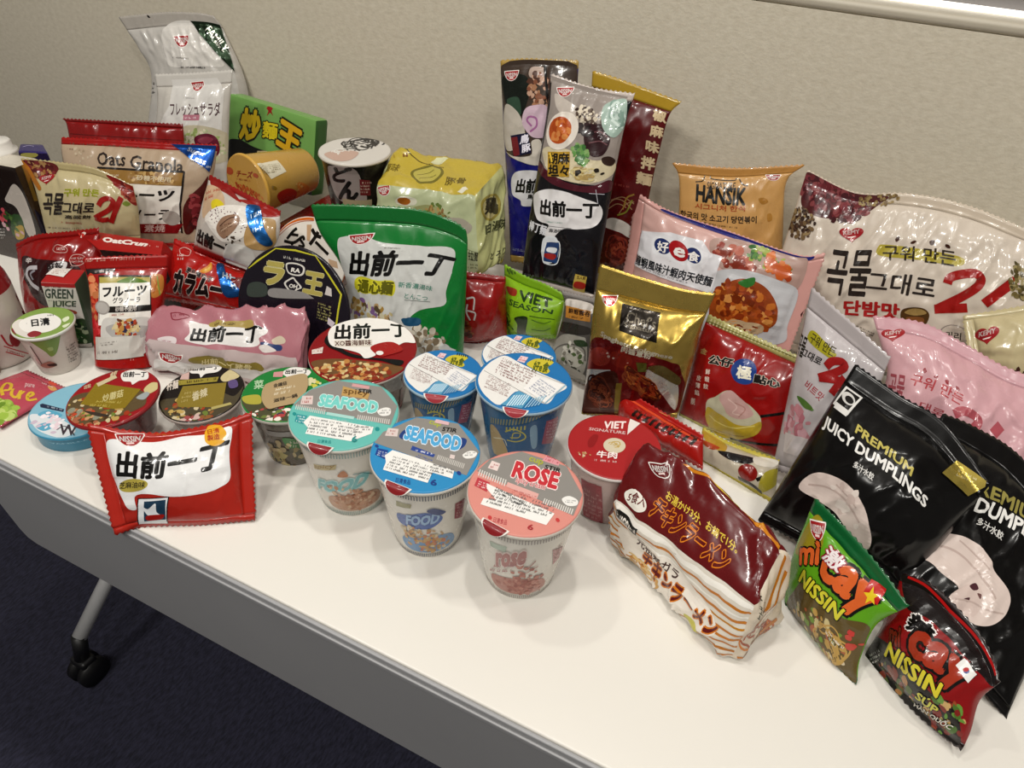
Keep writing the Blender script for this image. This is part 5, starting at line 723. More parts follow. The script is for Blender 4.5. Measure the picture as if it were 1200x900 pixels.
pouch(name='cereal_pouch', label='large white pouch with big red number, leaning on the wall at right', cat='pouch', o=[.0914,.5119,.78], ax=[.9866,-.1633,0], ay=[.0572,.3456,.9366], edges=[[(-.1431,.1938),(-.0866,.1844),(-.0436,.1959),(-.0024,.2009),(.0357,.1997),(.0742,.1941),(.1391,.1859)],[(.1391,.1859),(.1798,.0378)],[(-.1288,-.0076),(.1798,.0378)],[(-.1431,.1938),(-.1288,-.0076)]], bulge=.05, seal=(.06,.04,0,0), front=.45, doy=0, wr=.004, pw=.55, seed=40, col='#c5b9ab', sealcol='#beb09e', fin='P', art=[('b','#4a1c1c',[(.0037,.0065),(.0934,-.005),(.1927,-.002),(.2641,.0026),(.3205,.0188),(.2951,.0616),(.2592,.1122),(.1961,.1485),(.1188,.1912),(.0523,.1985),(.0166,.1636),(.0079,.0802)]),('s',['#5c1c22','#6c2830','#40141a','#7a3a3c'],(.1251,.0832),(.2653,.0774),(.0985,-.005),170,5,10,3),('s',['#4a3424','#6a5438','#8a7450','#2c1c14'],(.0443,.2712),(.0968,.2394),(.0243,.1927),110,3,6,4),('s',['#6a5434','#8a7448'],(.2896,.0328),(.361,.0232),(.2836,-.0017),60,2.5,5,8),('s',['#3a1418'],(.1847,.1656),(.226,.1529),(.1824,.1549),3,5,7,5),('K',(.2072,.2915),(.2868,.2724),(.1882,.1991)),('b','#b3a33a',[(.3416,.2915),(.3713,.2806),(.4871,.2747),(.6076,.2653),(.6027,.3136),(.4969,.3309),(.3565,.3449)]),('t','#2a2014','구워 만든',(.3667,.3649),(.5944,.321),(.356,.2871),.02,None,.04),('s',['#3a1c10'],(.3916,.2484),(.3979,.247),(.3901,.24),1,6,7,1),('s',['#3a1c10'],(.4414,.2462),(.4463,.2447),(.4399,.2379),1,6,7,2),('s',['#3a1c10'],(.5041,.2362),(.5089,.2343),(.5027,.2281),1,6,7,3),('s',['#3a1c10'],(.5552,.2302),(.5595,.2281),(.5538,.2221),1,6,7,4),('t','#241c18','곡물',(.2045,.5945),(.3503,.58),(.1862,.3358),.02,None,.04),('t','#241c18','그대로',(.3416,.5472),(.5567,.5191),(.3362,.4367),.02,None,.04),('c','#a01410',8.5,[(.5849,.419),(.5888,.3841),(.6211,.348),(.6618,.3235),(.6812,.3454),(.6728,.3952),(.6343,.4725),(.5737,.5678)]),('l','#a01410',9,[(.5679,.5705),(.6628,.5164)]),('l','#a01410',9,[(.7834,.2838),(.7088,.4672)]),('t','#a81c1c','단밤맛',(.2921,.703),(.4694,.6721),(.2825,.6198),.045,None,.04),('b','#4a3214',[(.473,.6533),(.4731,.6127),(.5011,.588),(.5379,.5806),(.5585,.6114),(.552,.6722),(.5173,.6933),(.487,.6826)]),('b','#a88a50',[(.4816,.6266),(.5023,.5955),(.5328,.5884),(.548,.6047),(.5141,.6308)]),('b','#7a4a24',[(.4919,.6515),(.5395,.6314),(.5444,.664),(.5029,.6819)]),('f','#5a5048',(.3102,.7785),(.4063,.8172),(.3106,.7347),3,6),('e','#8a8078',(.6487,.6965),(.696,.6833),(.6385,.6249)),('e','#c5b9ab',(.6487,.6965),(.6924,.6842),(.6392,.6304)),('t','#2a241c','귀리',(.6208,.7163),(.6689,.7003),(.6169,.6766),.02,None,.04),('s',['#6a5c34','#8a7c50','#4a4020'],(.796,.2851),(.8274,.2884),(.7822,.1795),60,3,7,6)], parts=[], group='cereal pouches with a heart logo')
pouch(name='cereal_pouch', label='grey-white pouch squeezed between the red dim sum packet and the black bag', cat='pouch', o=[.0359,.3609,.74], ax=[.8822,-.471,0], ay=[.1452,.272,.9513], edges=[[(-.0634,.1769),(-.0071,.1645),(.0351,.1547)],[(.0351,.1547),(.0569,.0244)],[(-.0079,-.006),(.0569,.0244)],[(-.0634,.1769),(-.0079,-.006)]], bulge=.03, seal=(.1,.04,0,0), front=.5, doy=0, wr=.003, pw=.55, seed=30, col='#b4adae', sealcol='#aaa2a2', fin='P', art=[('b','#a8a020',[(.1128,.2094),(.1828,.1734),(.485,.1869),(.5074,.2119),(.4408,.235),(.156,.2382)]),('t','#3a3414','구워 만든',(.156,.2382),(.4965,.2158),(.1605,.1853),.02,None,.04),('t','#1c1816','곡물',(-.005,.344),(.1302,.3361),(-.005,.2395),.02,None,.04),('t','#1c1816','그대로',(.0843,.3307),(.3799,.3067),(.1035,.2836),.02,None,.04),('c','#9c1414',7,[(.4562,.2889),(.5031,.24),(.6038,.2106),(.6359,.2332),(.5498,.2981),(.4126,.3683)]),('l','#9c1414',7,[(.4126,.3683),(.6443,.3145)]),('l','#9c1414',7,[(.6741,.2826),(.6041,.4125)]),('t','#a84850','비트맛',(.2675,.4605),(.5115,.4885),(.3014,.4131),.02,None,.04),('b','#4a6a2c',[(.1935,.5361),(.3142,.5263),(.4766,.5531),(.3441,.5719)]),('s',['#b8707c','#d8a8b0','#c88890'],(.2758,.6937),(.5107,.7015),(.2516,.5933),34,6,14,3),('p','#ccc4c4',[(.1199,.7625),(.4951,.7338),(.4172,.8651),(.1388,.8779)])], parts=[], group='cereal pouches with a heart logo')
pouch(name='cereal_pouch', label='pink pouch with pink lettering above the black bag', cat='pouch', o=[.1588,.3814,.77], ax=[.9959,-.0904,0], ay=[.0586,.6452,.7617], edges=[[(-.0962,.1365),(-.0531,.1444),(-.0104,.1368),(.0315,.1268),(.0734,.1273)],[(.0734,.1273),(.0926,.0013)],[(-.0548,.0092),(.0926,.0013)],[(-.0962,.1365),(-.0776,.1096),(-.0629,.0842),(-.0548,.0092)]], bulge=.04, seal=(.1,.04,0,0), front=.6, doy=0, wr=.0042, pw=.55, seed=31, col='#c79aa0', sealcol='#c0929a', fin='P', art=[('K',(-.0021,.2107),(.137,.1764),(.0297,.0884)),('t','#a04a54','곡물',(.026,.6285),(.1193,.6328),(.0158,.4364),.02,None,.04),('t','#b8484e','구워 만든',(.1331,.4895),(.4513,.4989),(.1485,.4091),.02,None,.04),('t','#a84a52','대로',(.2234,.6278),(.3714,.6262),(.2249,.5823),.02,None,.04),('s',['#8a2c34'],(.2119,.3795),(.2209,.3766),(.2123,.3687),1,5,6,1),('s',['#8a2c34'],(.2745,.3907),(.2838,.3865),(.2743,.3803),1,5,6,2),('s',['#8a2c34'],(.3493,.4002),(.3589,.3949),(.349,.3913),1,5,6,3),('s',['#8a2c34'],(.4192,.3994),(.4288,.3936),(.4188,.389),1,5,6,4),('c','#b4545e',8,[(.4267,.5735),(.471,.5253),(.5529,.515),(.5744,.5481),(.5387,.6315)]),('l','#b4545e',9,[(.7166,.4714),(.6771,.5612)])], parts=[], group='cereal pouches with a heart logo')
pouch(name='cereal_pouch', label='cream pouch at the right edge above the pink one', cat='pouch', o=[.1798,.4664,.845], ax=[.9837,-.1796,0], ay=[.1107,.6067,.7872], edges=[[(-.0356,.0517),(.0551,.1097)],[(.0551,.1097),(.1033,.0186)],[(-.0034,-.0015),(.1033,.0186)],[(-.0356,.0517),(-.0279,.0393),(-.0034,-.0015)]], bulge=.035, seal=(.06,.04,.07,0), front=.6, doy=0, wr=.003, pw=.55, seed=32, col='#c9bb92', sealcol='#c4b68c', fin='P', art=[('K',(.0478,.5031),(.2283,.4842),(.0774,.2195)),('t','#3a2a1c','곡물',(.2715,.9978),(.4076,1.005),(.3037,.8195),.02,None,.04),('s',['#3a1c10'],(.3403,.8209),(.3515,.8189),(.3408,.8001),1,5,6,1)], parts=[], group='cereal pouches with a heart logo')
pouch(name='dim_sum_packet', label='slim red packet wedged between the maroon five-pack and the gold bag', cat='packet', o=[-.0934,.3262,.72], ax=[.915,-.4033,0], ay=[.1914,.4342,.8803], edges=[[(-.072,.049),(.039,.0574)],[(.039,.0574),(.0568,.028)],[(-.0561,.0164),(.0568,.028)],[(-.072,.049),(-.0561,.0164)]], bulge=.03, seal=(.16,.05,0,0), front=.5, doy=0, wr=.002, pw=.55, seed=33, col='#a81a14', sealcol='#b01c16', fin='P', art=[('l','#e0502a',1.6,[(.014,.159),(.9632,.2019)]),('g','#1c0c08',(.2213,.5304),(.9449,.3991),(.2548,.321),10),('f','#1c1008',(.2372,.5403),(.9253,.3849),(.2636,.2426),2,7),('c','#e8a060',.8,[(.4948,.0389),(.5971,.019)])], parts=[])
pouch(name='shrimp_dumpling_packet', label='cream and yellow packet with red dots, behind the back corner of the five-pack', cat='packet', o=[.0382,.3287,.72], ax=[.9426,-.3338,0], ay=[.2188,.6177,.7553], edges=[[(-.1033,.0296),(-.0725,.0305),(-.017,.0409)],[(-.017,.0409),(.0017,.0012)],[(-.0922,-.0034),(.0017,.0012)],[(-.1033,.0296),(-.0922,-.0034)]], bulge=.035, seal=(.08,.05,0,0), front=.6, doy=0, wr=.0026, pw=.55, seed=34, col='#b5ab98', sealcol='#c0b040', fin='P', art=[('b','#b8902c',[(-.005,.1147),(.149,.0431),(.3885,.1275),(.3853,.3652),(.164,.3493)]),('b','#b0441c',[(.0171,.3758),(.2177,.2788),(.3283,.2882),(.215,.463)]),('b','#141214',[(.3182,.4086),(.4558,.2839),(.6721,.1824),(.7613,.1878),(.6795,.3958),(.4822,.487)]),('e','#7a140e',(.7,.5997),(.8083,.5115),(.6906,.3841)),('b','#cfc8ba',[(.7419,.1049),(.996,.0039),(.9436,.2102),(.7665,.3044)]),('c','#141008',3,[(.8018,.6752),(.8968,.4702),(1.005,.2008)]),('b','#a89c30',[(.8727,.4434),(.9971,.2071),(.988,.621),(.8222,.9466)]),('c','#141008',3,[(.5828,.8563),(.7369,.8454),(.8539,.9161)]),('e','#d8a830',(.1091,-.005),(.1993,-.005),(.1085,-.0033))], parts=[])
pouch(name='noodle_stick_pack', label='tall blue noodle pack, leftmost of three against the wall', cat='pack', o=[-.3242,.5285,.795], ax=[.9989,.0475,0], ay=[-.0094,.1976,.9802], edges=[[(-.0837,.2346),(-.0704,.2378),(-.0443,.2424),(.0131,.2486)],[(.0131,.2486),(.0416,.0052)],[(-.0381,-.0042),(.0416,.0052)],[(-.0837,.2346),(-.0688,.1537),(-.0516,.0694),(-.0381,-.0042)]], bulge=.035, seal=(.03,.03,0,0), front=.5, doy=0, wr=.002, pw=.55, seed=35, col='#14146a', sealcol='#b09048', fin='P', art=[('b','#3a2e26',[(.012,.0192),(.9876,.0181),(1.005,.3943),(.5831,.4695),(.3007,.4591),(.0553,.4192),(.0298,.22)]),('b','#0e140e',[(.0338,.0714),(.3324,.068),(.4236,.1343),(.3045,.2549),(.0981,.203),(.0373,.1409)]),('b','#2c4434',[(.0989,.1768),(.2704,.1691),(.3041,.2462),(.159,.2205)]),('b','#a89488',[(.4183,.0346),(.5908,.0366),(.5848,.0819),(.4105,.076)]),('s',['#7a4a34','#a87858','#4a2c20','#c8a088'],(.5485,.1323),(.6947,.1381),(.525,.0498),50,4,9,3),('l','#0a0908',3,[(.5825,.0245),(.6822,.197)]),('b','#b8b0a4',[(.0661,.2027),(.3045,.2549),(.3639,.3677),(.0569,.4099)]),('b','#c4aab8',[(.3702,.2196),(.4855,.2007),(.6598,.2059),(.7004,.3251),(.5,.3469),(.3627,.3062),(.3328,.2632)]),('c','#a8689a',2.4,[(.4701,.2953),(.4016,.2707),(.4401,.2527),(.5238,.2596),(.535,.2939),(.4453,.3219)]),('N',(.0544,.0936),(.2603,.0928),(.0529,.0465)),('p','#141430',[(.148,.3445),(.4185,.3269),(.4753,.4183),(.2341,.4425)]),('t','#e0dce8','鳥',(.2997,.3824),(.4255,.3707),(.3124,.3422),.04,None,.04),('t','#e0dce8','豚',(.3392,.4219),(.4641,.4097),(.3289,.3863),.04,None,.04),('p','#6a1c20',[(.1535,.3534),(.2624,.3475),(.3028,.4318),(.2084,.4431)]),('b','#c4bcb0',[(.0538,.4239),(.3002,.4637),(.6095,.4688),(.6046,.362),(.4743,.3651),(.4751,.4273),(.2404,.4424)]),('b','#d2d0d2',[(.1166,.5673),(.2305,.5163),(.5563,.502),(.7142,.5212),(.716,.6427),(.4885,.6778),(.3001,.685),(.2721,.657),(.1382,.6335)]),('t','#0a0908','出前',(.1946,.6215),(.5296,.6095),(.241,.5533),.045,None,.04),('t','#0a0908','鳥',(.3858,.6478),(.4772,.6445),(.3984,.6234),.03,None,.04),('f','#b8c0d8',(.061,.9374),(.3712,.9383),(.0662,.9211),2,4)], parts=[], group='tall noodle packs against the wall')
pouch(name='noodle_stick_pack', label='tall black noodle pack with a ramen bowl and egg picture', cat='pack', o=[-.2717,.4686,.805], ax=[.9962,-.0869,0], ay=[.0279,.32,.947], edges=[[(-.0692,.2347),(-.0156,.2301),(.0346,.2333)],[(.0346,.2333),(.0327,.2036),(.0368,.1339),(.0488,.0033)],[(-.0488,-.0037),(.0488,.0033)],[(-.0692,.2347),(-.064,.1833),(-.0599,.1231),(-.0558,.0552),(-.0488,-.0037)]], bulge=.04, seal=(.03,.025,0,0), front=.5, doy=0, wr=.0022, pw=.55, seed=36, col='#0d0b10', sealcol='#b8aca4', fin='P', art=[('p','#8f857e',[(.0087,.0051),(.5161,-.0041),(.935,.015),(1.005,.1286),(1.0046,.3227),(.9824,.433),(.6839,.44),(.2426,.4325),(.0575,.3891),(.0583,.2639),(.0542,.1332)]),('b','#b8aea4',[(.0931,.0772),(.2609,.0836),(.4863,.1117),(.39,.1482),(.197,.1438)]),('b','#47121e',[(.0056,.3941),(.2707,.4294),(.5727,.4488),(.8129,.44),(.98,.4014),(.9753,.4608),(.6561,.4787),(.2648,.4711),(.0203,.4291)]),('b','#c8bc9c',[(.0741,.3334),(.4133,.2967),(.758,.322),(.9704,.3079),(.9802,.3788),(.8081,.4286),(.5684,.4401),(.2372,.424)]),('s',['#c8bca8','#3a2c28','#d8ccb8','#5a4a40'],(.6004,.1374),(.7614,.1446),(.5387,.089),90,3,6,4),('b','#2c1418',[(.58,.1744),(.7042,.1569),(.8338,.158),(.9028,.2241),(.8656,.2884),(.7487,.3047),(.6394,.2676)]),('c','#6a4448',1.2,[(.6464,.2049),(.7681,.1883),(.8642,.2089)]),('c','#6a4448',1.2,[(.6726,.2475),(.7935,.2309),(.8828,.243)]),('s',['#2c1a1c','#1c1012'],(.5916,.1912),(.6894,.202),(.5742,.166),14,5,9,8),('b','#9ab0a4',[(.754,.0561),(.9349,.0281),(1.0019,.1293),(.9411,.204),(.8039,.1773),(.7371,.1107)]),('n',['#c4d4cc','#7a9488','#aabcb4'],(.9001,.1016),(1.0018,.1119),(.8461,.0421),22,2.5,5),('s',['#3c6a34','#5a8a44','#84a864'],(.604,.306),(.7069,.3075),(.5676,.2643),44,4,9,9),('b','#2a1810',[(.8546,.3069),(.9272,.2932),(.9868,.3066),(.9638,.3352),(.8864,.3316)]),('n',['#d8c890','#b89c60'],(.7253,.3871),(.9059,.375),(.7081,.3523),18,2,7),('s',['#1c140c'],(.626,.3898),(.6806,.3857),(.6237,.3855),3,5,8,3),('s',['#1c140c'],(.8537,.3695),(.8963,.3757),(.8517,.3652),3,5,8,2),('e','#d8cfc4',(.297,.2248),(.5109,.1847),(.2518,.1418)),('e','#b8501c',(.2691,.2253),(.4234,.2021),(.2355,.1656)),('s',['#c8682c','#a84414','#d88848'],(.2679,.2236),(.392,.2055),(.2361,.1788),26,6,12,5),('p','#b8902c',[(.1643,.3373),(.4696,.3044),(.5337,.4184),(.2354,.4469)]),('t','#141008','胡麻',(.216,.3901),(.4975,.3602),(.1836,.3415),.04,None,.04),('t','#141008','坦々',(.2484,.4428),(.5262,.4137),(.2185,.3943),.04,None,.04),('l','#e8c040',3,[(.197,.3382),(.2534,.3769)]),('N',(.1304,.0903),(.3375,.061),(.0973,.0462)),('b','#d9d6d6',[(.053,.5735),(.1225,.5331),(.3104,.5001),(.5449,.4926),(.7568,.508),(.905,.5207),(.958,.5541),(.9515,.6012),(.887,.6385),(.7249,.6603),(.5438,.6762),(.3864,.7555),(.3191,.7143),(.3602,.6713),(.1786,.6631)]),('t','#0a0908','出前一丁',(.2191,.6347),(.9288,.5887),(.1973,.5619),.046,None,.04),('f','#5a8a7a',(.3017,.6663),(.6061,.6465),(.3024,.6538),1,5),('t','#141414','麻油味',(.3729,.7084),(.5376,.696),(.3748,.6888),.03,None,.04),('l','#3a3a3a',.5,[(.3349,.6789),(.6577,.6611)]),('t','#dcdce0','棒丁麵',(.0534,.7305),(.33,.7305),(.0652,.681),.03,None,.04),('b','#d8dce0',[(.3017,.7503),(.4835,.7257),(.5109,.8312),(.3233,.8714)]),('p','#1c3a6a',[(.3544,.759),(.5268,.7456),(.5088,.8566),(.3222,.8615)]),('b','#e0e4e8',[(.3796,.7857),(.4965,.7782),(.4759,.805),(.37,.8064)]),('b','#a02420',[(.3501,.8185),(.4903,.8134),(.4554,.8421),(.3421,.8393)]),('c','#e0e4e8',1.2,[(.3544,.759),(.5268,.7456),(.5088,.8566),(.3222,.8615),(.3544,.759)]),('f','#8a8a94',(.0341,.9744),(.1916,.9681),(.0438,.9579),2,4),('p','#c8ac48',[(.7536,.8883),(.8971,.8905),(.8809,.9799),(.719,.9814)]),('t','#3a1c10','五人前',(.7737,.9119),(.8832,.9089),(.7758,.8944),.03,None,.04),('b','#a8281c',[(.7632,.9284),(.8823,.9273),(.8676,.9598),(.7431,.9621)]),('l','#b8b8c0',.6,[(.7872,.4783),(.9529,.4715)]),('l','#b8b8c0',.6,[(.8561,.4553),(.905,.5207)])], parts=[], group='tall noodle packs against the wall')
pouch(name='noodle_stick_pack', label='tall dark red noodle pack with a gold top, rightmost of three against the wall', cat='pack', o=[-.2351,.5533,.795], ax=[.9953,-.0968,0], ay=[.0231,.2378,.971], edges=[[(-.0794,.2314),(-.0678,.2308),(-.0435,.2289),(.0376,.2195)],[(.0376,.2195),(.0274,.2039),(.0265,.165),(.0275,.1203),(.0336,.0056)],[(-.0374,-.0066),(.0336,.0056)],[(-.0794,.2314),(-.0374,-.0066)]], bulge=.03, seal=(.075,.03,0,0), front=.5, doy=0, wr=.002, pw=.55, seed=37, col='#520a0c', sealcol='#b5922c', fin='P', art=[('t','#d8c098','椒',(.8438,.1328),(.9944,.133),(.8078,.079),.045,None,.04),('t','#d8c098','麻',(.8582,.213),(1.0043,.2108),(.8379,.1576),.045,None,.04),('t','#d8c098','味',(.8527,.2918),(1.0002,.2916),(.8346,.2371),.045,None,.04),('t','#d8c098','拌',(.843,.3822),(.9992,.3835),(.8256,.3194),.045,None,.04),('t','#d8c098','麵',(.8211,.4646),(.9959,.4663),(.8114,.4031),.045,None,.04),('f','#8a3a34',(.5247,.5054),(.7338,.5023),(.5199,.4862),1,3),('c','#a8805c',1.1,[(.4574,.6156),(.5649,.5717),(.71,.5754),(.8324,.6077)]),('c','#a8805c',1.1,[(.4636,.6353),(.6027,.594),(.749,.6033)]),('c','#a8805c',1.1,[(.5082,.5814),(.6729,.5528),(.845,.5754)]),('c','#a8805c',1.1,[(.6496,.6416),(.7409,.5832),(.8406,.5654)]),('c','#8a6a2c',2,[(.6984,.6174),(.7286,.5535),(.8233,.5255)]),('c','#7c7a2c',2,[(.6242,.6538),(.7572,.6235),(.811,.5573)]),('b','#c8c0b8',[(.5086,.6778),(.7214,.6783),(.9368,.73),(.9289,.7743),(.6851,.7444),(.4234,.7253)]),('b','#4a120e',[(.4296,.7509),(.6886,.7549),(.9107,.7972),(.9365,.9323),(.3798,.9602),(.3449,.8731)]),('n',['#6a2018','#7c2c20','#8c3c28'],(.6865,.8532),(.9048,.8534),(.6617,.7673),30,2.4,5)], parts=[], group='tall noodle packs against the wall')
pouch(name='noodle_pouch', label='lime green pouch with black Viet lettering under the tall black pack', cat='pouch', o=[-.3314,.4527,.72], ax=[.9874,-.1585,0], ay=[.0387,.241,.9698], edges=[[(-.0213,.0947),(.0103,.0904),(.0444,.0899),(.07,.0868)],[(.07,.0868),(.0734,.063),(.0723,.0292)],[(-.0006,.0025),(.0723,.0292)],[(-.0213,.0947),(-.0006,.0025)]], bulge=.04, seal=(.16,.04,0,0), front=.5, doy=0, wr=.0016, pw=.55, seed=38, col='#86b41c', sealcol='#7fae20', fin='P', art=[('t','#1c3410','VIET',(.3889,.34),(.8763,.315),(.3493,.2061),.04,None,.04),('t','#24401a','SEASON',(.2042,.4581),(.8982,.433),(.2075,.3751),.025,None,.04),('b','#8a2c1c',[(.0794,.2571),(.28,.2173),(.3021,.3004),(.1702,.3231)]),('b','#1c2c10',[(.345,.6202),(.5831,.5679),(.4767,.9567),(.2901,.9902),(.3907,.7427)]),('c','#24401a',1.4,[(.1406,.5922),(.2579,.6749),(.1266,.8313)]),('c','#3a6018',1.2,[(.6451,.5912),(.8146,.6374),(.9075,.5827)]),('c','#3a6018',1.2,[(.6412,.7808),(.8172,.8067),(.9213,.7328)]),('s',['#4a7a1c','#2c5010'],(.1795,.8202),(.2915,.868),(.2105,.6878),12,4,8,3),('c','#2c4a14',1.2,[(.6089,.5291),(.9463,.536)]),('s',['#3a5a20','#6a8a30'],(.1209,.0495),(.2372,.022),(.1205,-.0041),10,3,7,4)], parts=[])
pouch(name='dumpling_pouch', label='grey clear-front pouch with an orange panel between the lime pouch and the gold bag', cat='pouch', o=[-.2374,.4138,.72], ax=[.9581,-.2865,0], ay=[.0824,.2754,.9578], edges=[[(-.0307,.1003),(.0337,.1132)],[(.0337,.1132),(.0631,.0118)],[(-.0258,.003),(.0631,.0118)],[(-.0307,.1003),(-.0216,.087),(-.0172,.0489),(-.0258,.003)]], bulge=.025, seal=(.06,.04,0,0), front=.5, doy=0, wr=.002, pw=.55, seed=39, col='#4c4844', sealcol='#8a8480', fin='P', art=[('b','#c0b8b0',[(.1289,.0738),(.6877,.0619),(.7232,.1571),(.1587,.1766)]),('p','#b87c30',[(.1075,.1524),(.7104,.1284),(.7363,.2418),(.1454,.2844)]),('t','#2a1408','鮮蝦雲吞',(.1954,.2248),(.7168,.1887),(.1824,.1685),.03,None,.04),('f','#3a1c0c',(.2244,.2788),(.7133,.2304),(.2132,.237),1,5),('b','#2a2622',[(.0613,.3513),(.7181,.3027),(.7228,.3868),(.0716,.4668)]),('b','#928e84',[(-.0033,.72),(.1596,.4936),(.6019,.4278),(.7316,.4717),(.7385,.8164),(.5417,1.005),(.2623,.8933)]),('c','#5a5650',2,[(.249,.8398),(.0967,.7218),(.3129,.5788),(.6697,.5491),(.7292,.6988)]),('c','#c8c4b8',1.4,[(.3046,.7643),(.304,.6573),(.527,.5778),(.683,.6153)]),('b','#b0aca0',[(.362,.6933),(.5365,.6115),(.6869,.6377),(.6704,.7613),(.508,.834)]),('b','#2c3a24',[(.4606,.4985),(.6854,.4576),(.7499,.5126),(.5577,.5481)]),('s',['#3a3a30','#706c60','#c8c4b8','#4a5a34'],(.5312,.7488),(.7683,.7844),(.4681,.5201),34,3,8,3),('b','#9a948a',[(.3671,.8545),(.7387,.8659),(.6896,.9875),(.4761,1.005)])], parts=[])
pouch(name='noodle_packet', label='red noodle packet standing under the yellow multipack', cat='packet', o=[-.3532,.4277,.72], ax=[.9069,.4214,0], ay=[-.0495,.1066,.9931], edges=[[(-.0374,.0992),(.0282,.0935)],[(.0282,.0935),(.0339,.009)],[(-.0367,-.0064),(.0339,.009)],[(-.0374,.0992),(-.0367,-.0064)]], bulge=.05, seal=(.03,.03,0,0), front=.5, doy=0, wr=.0022, pw=.55, seed=40, col='#8a1210', sealcol='#8a1210', fin='P', art=[('c','#c0b8b4',2,[(.2836,.2681),(.4236,.2492),(.4155,.393)]),('c','#c0b8b4',2,[(.2683,.4094),(.4432,.4288),(.4252,.5354)]),('c','#c0b8b4',2,[(.3028,.3332),(.2862,.4311),(.3558,.5397)]),('s',['#4a1810','#6a2c18','#3a100a','#8a4a24'],(.2825,.6776),(.3848,.7353),(.2855,.5477),40,4,9,5),('f','#c88a84',(.7539,.8268),(.8608,.646),(.7067,.7538),2,3)], parts=[])
block(name='ramen_multipack', label='yellow and pale green five-pack of ramen behind the green pouch', cat='multipack', corners=[(-.5131,.4262,.795),(-.3693,.4518,.8),(-.55,.585,.805),(-.3498,.4975,.808),(-.5286,.4598,.885),(-.392,.4829,.895),(-.5411,.5282,.91),(-.397,.5741,.905)], rad=.016, wr=.004, seed=41, col='#b9a948', cols={'F': '#aab08a', 'R': '#a9aa74', 'T': '#bfa83c', 'L': '#a9aa74'}, fin='P', art=[('T',[('p','#c8c8a0',[(.4094,.1433),(.5174,.1433),(.5026,.336),(.4001,.3753)]),('b','#6a6220',[(.2928,.6718),(.3338,.5041),(.4567,.4339),(.5718,.5522),(.5827,.7337),(.4644,.9044),(.3795,.8469)]),('b','#b8ac50',[(.3198,.6733),(.3529,.5494),(.4682,.4828),(.5515,.5754),(.5484,.703),(.4551,.8616),(.3906,.8192)]),('c','#5a5420',1.2,[(.3619,.7008),(.4857,.556)]),('c','#5a5420',1.2,[(.4015,.7906),(.5257,.6476)]),('c','#5c4a10',1.2,[(-.005,.52),(-.005,.3833)]),('t','#6a5a14','龍味',(-.005,.6333),(.1653,.6614),(-.005,.4367),.02,None,.04),('t','#5a4a10','豚骨',(.6606,.8617),(.8182,.7626),(.6331,.6908),.02,None,.04),('c','#4a3c10',1.4,[(.1227,.0967),(.3016,.3593),(.5537,.4784)]),('f','#6a3418',(.0744,.357),(.1611,.3076),(.0499,.2436),1,2),('p','#d0ccb8',[(.7957,.9644),(.8528,.8555),(.891,.9042),(.8435,.9969)])]),('F',[('p','#bba53e',[(-.005,-.005),(1.005,-.005),(.9574,-.005),(.7506,.0356),(.6553,-.005),(-.005,-.005)]),('N',(.0444,.1753),(.1992,.1207),(.0076,.0429)),('b','#c8c4b0',[(.2234,.1824),(.2877,.1159),(.4164,.1323),(.4247,.2002),(.3423,.2354),(.2414,.2386)]),('e','#a05a1c',(.3062,.18),(.3704,.1755),(.3065,.129)),('b','#8a8a5c',[(.3968,.2507),(.5245,.1974),(.6674,.2338),(.7192,.3168),(.5949,.2902)]),('s',['#7a5a30','#a88a50','#5a6a30'],(.6312,.2619),(.7725,.3087),(.6326,.182),30,4,8,3),('b','#9a9284',[(.6836,.3223),(.8428,.3204),(.9453,.3998),(.8914,.4931),(.7692,.4683)]),('t','#2a2c18','拉麵',(.9015,.8003),(1.005,.8221),(.9042,.6847),.02,None,.04),('l','#5a5c3c',.6,[(.8958,.6748),(1.005,.7067)]),('f','#4a4c2c',(.8958,.9128),(1.005,.9233),(.9007,.8351),2,3)]),('R',[('b','#8a7c34',[(.1374,.1721),(.3171,.1412),(.6522,.2414),(.7061,.3564),(.6356,.4354),(.4146,.453),(.1789,.3367)]),('b','#bcb078',[(.1909,.1955),(.3632,.1779),(.6069,.2513),(.6439,.3382),(.5874,.4077),(.4167,.4247),(.2275,.3358)]),('t','#3a3414','鶏',(.2288,.3213),(.6047,.4267),(.2668,.159),.05,None,.04),('t','#3a3c20','白湯味',(.1925,.5351),(.9064,.6627),(.2438,.4327),.03,None,.04),('t','#2a2c18','とろり',(.3191,.8589),(.8533,.905),(.3555,.7929),.02,None,.04),('t','#2a2c18','だし',(.5533,1.005),(.8267,.975),(.5491,.9016),.02,None,.04)])], parts=[])
